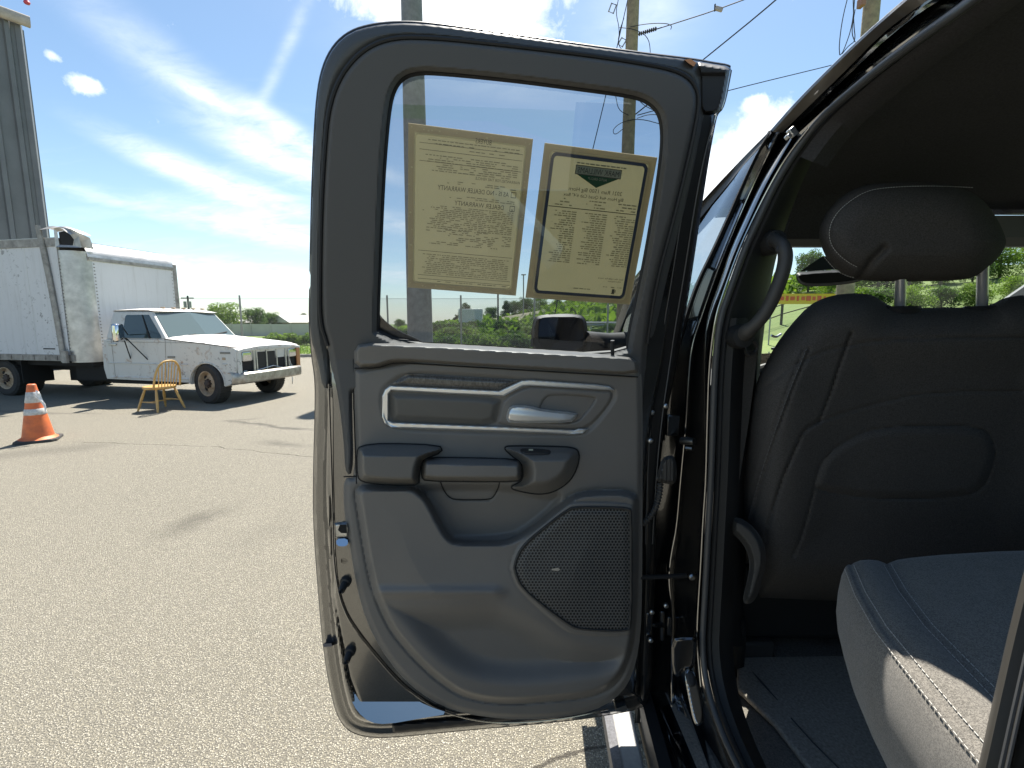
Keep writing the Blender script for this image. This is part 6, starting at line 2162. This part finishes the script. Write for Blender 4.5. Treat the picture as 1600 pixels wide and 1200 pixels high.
# C-pillar / rear edge of the opening
C0 = [(1650, -20, .50), (1700, 150, .49), (1700, 400, .49), (1660, 650, .48), (1630, 800, .47), (1606, 890, .46), (1582, 985, .45), (1558, 1090, .435), (1527, 1230, .42), (1480, 1420, .42)]
C0 = off(C0, 0, 0, -.10)
cpil = ribbon([off(C0, -6, 0, .03), C0, off(C0, 6, 2, -.004), off(C0, 30, 6, -.008), off(C0, 36, 6, -.012), off(C0, 44, 8, -.006), off(C0, 60, 10, -.012)], 50).build('rear_pillar', mat('pillar_edge_plastic', (.055, .052, .046), .45), pk)
ytube(off(C0[4:9], 30, 2, -.016), .0016, 6).build('seal_lip', M_SEAL, cpil)
ytube(off(C0[4:9], 40, 2, -.020), .0012, 6).build('seal_lip', M_SEAL, cpil)
ribbon([off(C0, 58, 10, -.010), off(C0, 90, 12, -.06), off(C0, 240, 20, -.16)], 40).build('rear_quarter', M_PAINT, pk)
mb = MB(); mb.box((XC, -.27, 1.32), (1.72, .05, 1.40)); mb.build('cab_rear_wall', M_HEADLINER, pk, smooth=False)
# passenger side
mb = MB(); mb.box((2 * XC - .46, .85, 1.02), (.07, 2.6, .92)); mb.build('passenger_door', M_DARKP, pk, bevel=.02)
mb = MB(); mb.box((2 * XC - .52, -.05, 1.75), (.07, .40, .6)); mb.box((2 * XC - .54, 1.06, 1.75), (.06, .12, .6)); mb.build('passenger_pillar', M_DARKP, pk, bevel=.01)
mb = MB(); mb.add([(2 * XC - .49, -.2, 1.47), (2 * XC - .49, 2.2, 1.47), (2 * XC - .62, 1.45, 1.98), (2 * XC - .62, -.2, 1.98)], [(0, 1, 2, 3)]); mb.build('passenger_glass', M_GLASS2, pk, smooth=False)

# ------------------------------------------------------------------ dashboard, wheel, mirror
rows = []
for x in np.linspace(.50, 2.16, 11):
    h = .03 * math.exp(-((x - .95) / .2) ** 2)
    rows.append([(x, 1.72, .95), (x, 1.66, 1.22), (x, 1.70, 1.36 + h), (x, 1.80, 1.405 + h), (x, 2.0, 1.40), (x, 2.3, 1.36)])
MB().loft(rows).build('dashboard', M_DARKP, pk)
swc = Vector((.93, 1.52, 1.28)); SWM = Matrix.Rotation(R(65), 3, 'X')
sw = MB().tube([tuple(swc + SWM @ Vector((.19 * math.cos(a), .19 * math.sin(a), 0))) for a in np.linspace(0, 2 * math.pi, 33)[:-1]], .016, 10, close=True)
for a in (0, math.pi, -math.pi / 2): sw.tube([tuple(swc), tuple(swc + SWM @ Vector((.19 * math.cos(a), .19 * math.sin(a), 0)))], [.03, .016], 8)
sw.lathe([(0, -.03), (.06, -.03), (.065, 0), (.05, .03), (0, .035)], 18, SWM, off=swc)
sw.build('steering_wheel', M_DARKP, pk)
for l in ([(1205, 524, 1.5), (1212, 527, 1.5), (1220, 522, 1.52)], [(1206, 545, 1.45), (1218, 543, 1.46)], [(1204, 560, 1.42), (1214, 556, 1.43)]):
    ytube(l, .004, 6, 1).build('column_stalk', M_STEEL, pk)
rm = plane_map((0, 1.22, 0), (.15, -1, .12))
RM = chaikin([(1243, 432), (1246, 425), (1262, 424), (1345, 419), (1352, 425), (1350, 440), (1300, 447), (1262, 448), (1248, 443)], 2)
rmm = relief([RM], lambda x, y, s: -.02 + .02 * smoothstep(0, 5, s), 1.4, rm, back=-.05, cap=True).build('rearview_mirror', M_RUBBER, pk)
relief([chaikin([(1248, 437), (1250, 428), (1345, 424), (1347, 437), (1300, 442), (1262, 443)], 2)], lambda x, y, s: .001 + 0 * x, 2, rm, back=-.01).build('mirror_glass', mat('dim_mirror', (.03, .03, .032), .03, spec=.6), rmm)
relief([[(1250, 424), (1284, 401), (1310, 398), (1330, 420)]], lambda x, y, s: -.05 + 0 * x, 2, rm, back=-.10, cap=True).build('mirror_mount', M_RUBBER, rmm)

# ------------------------------------------------------------------ front seat
sm = plane_map((0, 1.10, 1.05), (-.06, -1, -.20))
SEAT = chaikin([(1184, 590), (1198, 565), (1210, 542), (1234, 509), (1264, 477), (1288, 465), (1315, 459), (1345, 458), (1362, 461), (1376, 468), (1388, 477), (1405, 481), (1450, 481), (1530, 480), (1552, 475), (1566, 466), (1600, 460), (1650, 464), (1690, 490), (1730, 540), (1760, 650), (1775, 800), (1770, 940), (1190, 940), (1180, 915), (1165, 850), (1158, 800), (1162, 720), (1172, 640)], 1)
SEAM1 = np.array([(1265, 545), (1240, 605), (1213, 680), (1190, 750), (1173, 815)], float)
SEAM1b = SEAM1 - np.array([9, 0])
SEAM2 = np.array([(1330, 520), (1315, 560), (1298, 612), (1280, 658), (1262, 668), (1252, 680), (1237, 714), (1227, 737), (1212, 780), (1200, 820), (1196, 850)], float)
SEAM3 = np.array([(1280, 658), (1300, 652), (1347, 637), (1380, 628), (1425, 617), (1500, 612), (1600, 612)], float)
SEAM0 = np.array([(1195, 605), (1240, 570), (1290, 548), (1345, 536), (1400, 530), (1500, 527), (1640, 527)], float)
MPK = chaikin([(1272, 764), (1274, 752), (1281, 730), (1292, 710), (1320, 690), (1350, 675), (1385, 668), (1430, 664), (1540, 666), (1556, 700), (1552, 730), (1530, 775), (1430, 780), (1350, 778), (1310, 772)], 2)
MPB = np.array([(1240, 868), (1252, 840), (1262, 805), (1272, 766)], float)


def seat_h(x, y, s):
    d = -.11 + .11 * np.sqrt(np.clip(1 - (1 - np.clip(s / 60.0, 0, 1)) ** 2, 0, 1))
    d = d + .018 * np.exp(-((x - 1230) / 45.0) ** 2) * smoothstep(480, 620, y)
    d = d - .014 * smoothstep(0, 90, sdf(x, y, np.array([(1330, 520), (1640, 520), (1680, 640), (1600, 900), (1200, 900), (1260, 680)], float)))
    d = d + .009 * smoothstep(-2, 14, sdf(x, y, MPK))
    for sm_, w_, k_ in ((SEAM1, 2.0, .006), (SEAM1b, 1.6, .004), (SEAM2, 2.2, .008), (SEAM3, 2.0, .004), (SEAM0, 2.2, .004), (MPB, 2.0, .006)):
        q, _, _ = seg_dist(x, y, sm_, False)
        d = d - k_ * np.exp(-(q / w_) ** 2)
    q = np.abs(sdf(x, y, MPK))
    return d - .004 * np.exp(-(q / 1.5) ** 2)


fs = relief([SEAT], seat_h, 3.0, sm, back=-.16, cap=True).build('front_seat', M_FABRIC, pk, angle=60)


def stitch(name, line, mpf, hf, gap, r, m, parent, dash=7.0, lift=.0015):
    """row of short stitches following a traced line"""
    P = chaikin(line, 2, False)
    s = np.concatenate([[0], np.cumsum(np.hypot(np.diff(P[:, 0]), np.diff(P[:, 1])))])
    mb = MB(); t = 0.0
    while t < s[-1] - dash:
        q = np.array([t, t + dash * (1 - gap)])
        x = np.interp(q, s, P[:, 0]); y = np.interp(q, s, P[:, 1])
        W = mpf(x, y, hf(x, y) + lift)
        mb.tube([tuple(w) for w in W], r, 4)
        t += dash
    o = mb.build(name, m, parent)
    o['kind'] = 'stuff'
    return o


hS = lambda x, y: seat_h(x, y, sdf(x, y, SEAT))
stitch('seam_stitching', SEAM1b + np.array([4.5, 0]), sm, hS, .3, .0006, M_THREADD, fs, 6)
# seat base, cushion and side shield
mb = MB(); mb.box((.83, 1.42, .80), (.46, .40, .22)); mb.box((.62, 1.4, .70), (.05, .5, .2)); mb.box((1.05, 1.4, .70), (.05, .5, .2))
mb.build('seat_base', M_BLACK, fs, bevel=.02)
mb = MB(); mb.box((.84, 1.50, .95), (.54, .50, .16)); mb.build('seat_cushion', M_FABRIC, fs, bevel=.05)
SHD = chaikin([(1144, 808), (1160, 810), (1180, 825), (1195, 850), (1198, 880), (1191, 905), (1180, 942), (1158, 945), (1168, 905), (1172, 880), (1166, 858), (1154, 842), (1142, 832)], 2)
sp_ = plane_map((0, 1.04, 0), (-.3, -1, .1))
relief([SHD], lambda x, y, s: -.02 + .025 * smoothstep(0, 9, s), 1.8, sp_, back=-.06).build('seat_shield', M_DARKP, fs)
# head restraint
hm = plane_map((.75, .93, 1.75), (-.10, -1, -.16))
HR = chaikin([(1277, 365), (1288, 335), (1312, 308), (1342, 291), (1375, 285), (1430, 284), (1490, 288), (1530, 305), (1555, 335), (1573, 372), (1570, 390), (1553, 410), (1534, 428), (1507, 438), (1435, 440), (1372, 440), (1336, 437), (1312, 426), (1290, 404)], 2)
WING = chaikin([(1277, 365), (1288, 335), (1312, 308), (1342, 291), (1362, 320), (1372, 360), (1382, 390), (1345, 432), (1312, 426), (1290, 404)], 1)


def head_h(x, y, s):
    d = -.075 + .075 * np.sqrt(np.clip(1 - (1 - np.clip(s / 55.0, 0, 1)) ** 2, 0, 1))
    q, _, _ = seg_dist(x, y, np.array([(1382, 388), (1362, 408), (1344, 434)], float), False)
    q2, _, _ = seg_dist(x, y, HEADST, False)
    return d - .014 * np.exp(-(q / 6.0) ** 2) - .003 * np.exp(-(q2 / 1.8) ** 2) - .008 * smoothstep(1370, 1410, x) * smoothstep(395, 425, y)


HEADST = np.array([(1520, 293), (1450, 290), (1382, 293), (1352, 299), (1325, 316), (1305, 335), (1295, 358), (1297, 380), (1308, 396), (1325, 410), (1343, 419)], float)
hr = relief([HR], head_h, 2.2, hm, back=-.14, cap=True).build('head_restraint', M_FABRIC, pk, angle=70)
hH = lambda x, y: head_h(x, y, sdf(x, y, HR))
stitch('seam_stitching', HEADST, hm, hH, .32, .0007, M_THREAD, hr, 4.2)
stitch('seam_stitching', np.array([(1288, 402), (1305, 422), (1322, 431), (1336, 434)], float), hm, hH, .3, .0007, M_THREAD, hr, 4.2)
for px in (1408, 1536):
    a = Vector(atY(px, 402, .985)); b = Vector(atY(px - 2, 490, 1.02))
    MB().tube([tuple(a), tuple(b)], .0098, 14).build('restraint_post', mat('post_chrome', (.82, .82, .83), .28, .7), hr)
    MB().lathe([(0, -.01), (.03, -.01), (.034, 0), (.03, .006), (0, .007)], 16, Matrix.Diagonal((1.2, .8, 1)), off=Vector(atY(px, 483, 1.01))).build('post_guide', M_RUBBER, hr)

# ------------------------------------------------------------------ rear seat cushion
CZ = 1.20
Bl = [(1314, 862), (1322, 880), (1340, 925), (1372, 980), (1420, 1040), (1480, 1115), (1540, 1187), (1610, 1275), (1700, 1400)]
B3 = np.array([atZ(px, py, CZ) for px, py in Bl])
Yr = np.concatenate([np.linspace(.12, B3[0, 1] - .06, 34), B3[0, 1] - np.array([.05, .04, .03, .02, .01, .003, .0])])
o_ = np.argsort(B3[:, 1])


def edgeX(Y):
    return np.interp(Y, B3[o_, 1], B3[o_, 0])


rows = []
Yf = B3[0, 1]
cols = [(.16, -.33), (.05, -.24), (.010, -.165), (-.004, -.12), (-.010, -.085), (-.010, -.05), (-.007, -.022), (-.002, -.007), (.002, -.003), (.006, -.0045), (.012, .0005), (.022, .005), (.036, .006), (.05, .0045), (.060, .001), (.066, -.003), (.072, .0005), (.085, .006), (.11, .010), (.16, .015), (.25, .021), (.38, .025), (.55, .024), (.8, .02), (1.1, .0)]
for Y in Yr:
    k = np.clip((Yf - Y) / .055, 0, 1)
    rd = math.sqrt(max(0, 1 - (1 - k) ** 2))
    ex = float(edgeX(Y)) + .05 * (1 - math.sqrt(max(0, 1 - (1 - np.clip((Yf - Y) / .05, 0, 1)) ** 2)))
    rows.append([(ex + a, Y, CZ + (b if b > -.01 else b) - .045 * (1 - rd)) for a, b in cols])
last = rows[-1]
for dz, dy in ((-.03, .012), (-.08, .014), (-.2, -.0), (-.3, -.06)):
    rows.append([(p[0] + (.0), p[1] + dy, max(min(p[2], CZ + .02 + dz), CZ - .26)) for p in last])
rs = MB().loft(rows).build('rear_seat', M_CUSHION, pk, angle=80)
for dx, dz, dash in ((-.0035, -.0058, .0075), (.011, .0012, .0075), (.061, .0022, .0075), (.073, .0027, .0075)):
    mb = MB(); Y = .16
    while Y < Yf - .05:
        y2 = Y + dash * .7
        mb.tube([(float(edgeX(Y)) + dx, Y, CZ + dz), (float(edgeX(y2)) + dx, y2, CZ + dz)], (.0005 if dx > .05 else .0006), 5)
        Y += dash
    mb.build('seam_stitching', M_THREAD, rs)['kind'] = 'stuff'
mb = MB(); mb.box((1.32, -.06, 1.5), (1.45, .14, .72)); mb.build('rear_backrest', M_CUSHION, pk, bevel=.05)
mb = MB(); mb.box((1.40, .24, .82), (1.2, .34, .36)); mb.build('rear_seat_base', M_BLACK, pk, smooth=False)

# ------------------------------------------------------------------ floor, mat, sill
FZ = .64
rows = []
for y in np.linspace(-.15, 1.75, 16):
    rows.append([(x, y, FZ + .015 * math.sin(x * 9 + y * 5) * .4 + (.16 * smoothstep(1.15, 1.30, np.array([x]))[0])) for x in np.linspace(.40, 2.2, 26)])
MB().loft(rows).build('cab_floor', M_CARPET, pk)
mp_ = [atZ(px, py, FZ + .02) for px, py in ((1152, 1028), (1330, 1025), (1400, 1075), (1640, 1400), (1420, 1400), (1210, 1130), (1152, 1075))]
mb = MB(); mb.prism([(p[0], p[1], FZ + .006) for p in mp_], [(p[0], p[1], FZ + .022) for p in mp_]); fm = mb.build('floor_mat', mat('mat_rubber', (.33, .295, .25), .85, var=.3, vscale=160, bump=.001, bscale=250), pk, bevel=.005)
MB().tube([atZ(px, py, FZ + .024) for px, py in ((1176, 1050), (1190, 1066), (1215, 1094))], [.001, .003, .001], 6).build('mat_edge_highlight', M_SEAL, fm)  # thin beads standing in for the lit line along the mat
MB().tube([atZ(px, py, FZ + .024) for px, py in ((1236, 1122), (1270, 1160), (1315, 1205), (1400, 1290))], .0016, 6).build('mat_edge_highlight', M_SEAL, fm)
MB().box(atZ(1180, 1012, FZ + .04), (.10, .03, .05)).build('seat_rail', M_DARKP, pk, bevel=.008)
MB().box((Vector(atZ(1262, 924, .80)) - Vector((0, 0, 0))), (.24, .006, .010)).build('seat_rail_edge', M_STEEL, pk, bevel=.002)
# painted sill and scuff plate
Rk = [[(1000, 1060, 1.19), (1013, 1089, 1.17), (1030, 1145, 1.05), (1048, 1200, .95), (1100, 1360, .72)],
      [(1008, 1056, 1.18), (1024, 1093, 1.16), (1050, 1150, 1.04), (1072, 1200, .94), (1128, 1360, .71)],
      [(1020, 1045, 1.16), (1034, 1080, 1.14), (1062, 1145, 1.02), (1084, 1200, .93), (1140, 1360, .70)],
      [(1036, 1038, 1.10), (1048, 1078, 1.08), (1072, 1145, .98), (1094, 1200, .90), (1152, 1360, .68)],
      [(1050, 1030, 1.06), (1062, 1075, 1.03), (1084, 1135, .96), (1108, 1200, .87), (1165, 1360, .66)],
      [(1092, 1010, .985), (1096, 1072, .96), (1114, 1130, .90), (1140, 1200, .82), (1195, 1340, .66)]]
rk_ = ribbon([Rk[0], off(Rk[0], 3, 0, -.006), Rk[1], off(Rk[1], 2, 0, .012), off(Rk[2], -3, 0, .018), Rk[2], off(Rk[3], -4, 0, .02), Rk[3], off(Rk[3], 4, 0, .0), off(Rk[4], -4, 0, .035), Rk[4], off(Rk[4], 10, 0, .02), Rk[5]], 60).build('door_sill', M_FACE, pk, angle=70)
ribbon([off(SEAL[11:], 9, 0, .012), off(SEAL[11:], 24, 0, .004), off(SEAL[11:], 40, 0, .034), off(SEAL[11:], 46, 8, .08)], 60).build('scuff_plate', M_TRIMD, pk)
# stamped bright face at the foot of the pillar (catches the sky)
FT = chaikin([(1068, 1046), (1082, 1044), (1090, 1066), (1098, 1100), (1100, 1126), (1092, 1136), (1084, 1130), (1076, 1092)], 2)
ft_ = plane_map(atY(1084, 1080, .925), (-.1, -1, .75))
relief([FT], lambda x, y, s: -.004 + .004 * smoothstep(0, 3, s), 1.3, ft_, back=-.03).build('pillar_foot', M_FACE, bp)
FU = chaikin([(1049, 998), (1070, 996), (1088, 996), (1088, 1020), (1084, 1046), (1070, 1046), (1060, 1060), (1050, 1050)], 1)
fu_ = plane_map(atY(1070, 1020, .955), (-.25, -1, .02))
relief([FU], lambda x, y, s: -.004 + .004 * smoothstep(0, 4, s), 1.3, fu_, back=-.03).build('pillar_foot', M_PAINT, bp)
relief([chaikin([(1072, 1050), (1084, 1048), (1088, 1070), (1080, 1075), (1073, 1068)], 2)], lambda x, y, s: .001 + .003 * smoothstep(0, 3, s), 1.3, ft_, back=-.02).build('drain_plug', M_RUBBER, bp)
# running board
sx0, sx1 = .262, .325
mb = MB(); zs0 = .48
e0 = atZ(958, 1126, zs0); e1 = atZ(990, 1121, zs0); e2 = atZ(1008, 1200, zs0); e3 = atZ(972, 1200, zs0)


def ext(a, b, y): 
    t = (y - a[1]) / (b[1] - a[1]); return (a[0] + (b[0] - a[0]) * t, y, zs0)


L0, L1 = ext(e0, e3, 1.9), ext(e0, e3, -.05); R0_, R1_ = ext(e1, e2, 1.9), ext(e1, e2, -.05)
mb.prism([L0, R0_, R1_, L1], [(p[0], p[1], zs0 - .05) for p in (L0, R0_, R1_, L1)])
sb = mb.build('running_board', mat('step_plastic', (.34, .34, .33), .55, var=.1, vscale=90), pk, smooth=False, bevel=.008)
mb = MB(); mb.prism([(L0[0] - .022, L0[1], zs0 - .004), (L0[0] + .001, L0[1], zs0 + .003), (L1[0] + .001, L1[1], zs0 + .003), (L1[0] - .022, L1[1], zs0 - .004)], [(L0[0] - .022, L0[1], zs0 - .05), (L0[0], L0[1], zs0 - .05), (L1[0], L1[1], zs0 - .05), (L1[0] - .022, L1[1], zs0 - .05)])
mb.build('board_edge', mat('edge_trim', (.10, .10, .11), .5, var=.4, vscale=160), sb, smooth=False)
mb = MB(); mb.prism([(R0_[0], R0_[1], zs0 + .13), (R0_[0] + .03, R0_[1], zs0 + .13), (R1_[0] + .03, R1_[1], zs0 + .13), (R1_[0], R1_[1], zs0 + .13)], [(R0_[0] + .02, R0_[1], zs0 - .05), (R0_[0] + .06, R0_[1], zs0 - .05), (R1_[0] + .06, R1_[1], zs0 - .05), (R1_[0] + .02, R1_[1], zs0 - .05)])
mb.build('rocker_panel', M_RUBBER, pk, smooth=False)

# ------------------------------------------------------------------ hinges, check strap, wiring boot
for y0, yy in ((664, 0), (975, 0)):
    hg = MB()
    hg.tube([atY(1006, y0, 1.06), atY(1030, y0 + 2, 1.08), atY(1048, y0 - 2, 1.10)], [.009, .007, .010], 8)
    hg.tube([atY(1034, y0 - 22, 1.09), atY(1034, y0 + 24, 1.09)], .008, 10)
    hg.box(atY(1050, y0, 1.085), (.03, .02, .05))
    hg.box(atY(1012, y0, 1.055), (.015, .02, .07))
    h_ = hg.build('hinge', M_PAINT, pk, bevel=.002)
    for (px, py) in ((1018, y0 - 20), (1016, y0 + 24), (1040, y0 - 30)):
        MB().lathe([(0, 0), (.006, 0), (.006, .006), (.003, .008), (0, .008)], 8, Matrix.Rotation(R(90), 3, 'X'), off=atY(px, py, 1.04)).build('hinge_bolt', M_STEEL, h_)
MB().tube([atY(1000, 902, 1.03), atY(1040, 901, 1.04), atY(1072, 899, 1.05)], .0055, 8).build('check_strap', M_RUBBER, pk)
MB().lathe([(0, 0), (.008, 0), (.008, .006), (.005, .01), (0, .01)], 10, Matrix.Rotation(R(90), 3, 'X'), off=atY(1080, 900, 1.025)).build('strap_bolt', M_STEEL, pk)
mb = MB()
mb.tube([atY(1066, 689, 1.05), atY(1074, 689, 1.035), atY(1085, 690, 1.02)], [.009, .009, .008], 12)
mb.tube([atY(1072, 700, 1.04), atY(1082, 701, 1.03)], .005, 8)
mb.build('striker_bolt', mat('dull_steel', (.22, .22, .21), .4, 1.0), pk)
bm_ = plane_map((0, 1.035, 0), (-.1, -1, 0))
BOOT = chaikin([(1034, 716), (1048, 710), (1056, 716), (1058, 745), (1054, 757), (1040, 756), (1024, 752), (1028, 738)], 1)
bt_ = relief([BOOT], lambda x, y, s: -.015 + .018 * smoothstep(0, 6, s) - .003 * (np.sin(x * .9) > .4), 1.2, bm_, back=-.06).build('wiring_boot', M_DARKP, pk)
P = chaikin([(1032, 754, 1.03), (1030, 775, 1.03), (1024, 795, 1.03), (1014, 810, 1.04), (1004, 818, 1.05)], 3, False)
n_ = 60
s = np.concatenate([[0], np.cumsum(np.hypot(np.diff(P[:, 0]), np.diff(P[:, 1])))]); q = np.linspace(0, s[-1], n_)
MB().tube([atY(np.interp(a, s, P[:, 0]), np.interp(a, s, P[:, 1]), np.interp(a, s, P[:, 2])) for a in q], [.0078 if (i // 2) % 2 else .0055 for i in range(n_)], 10).build('wiring_tube', M_DARKP, bt_)
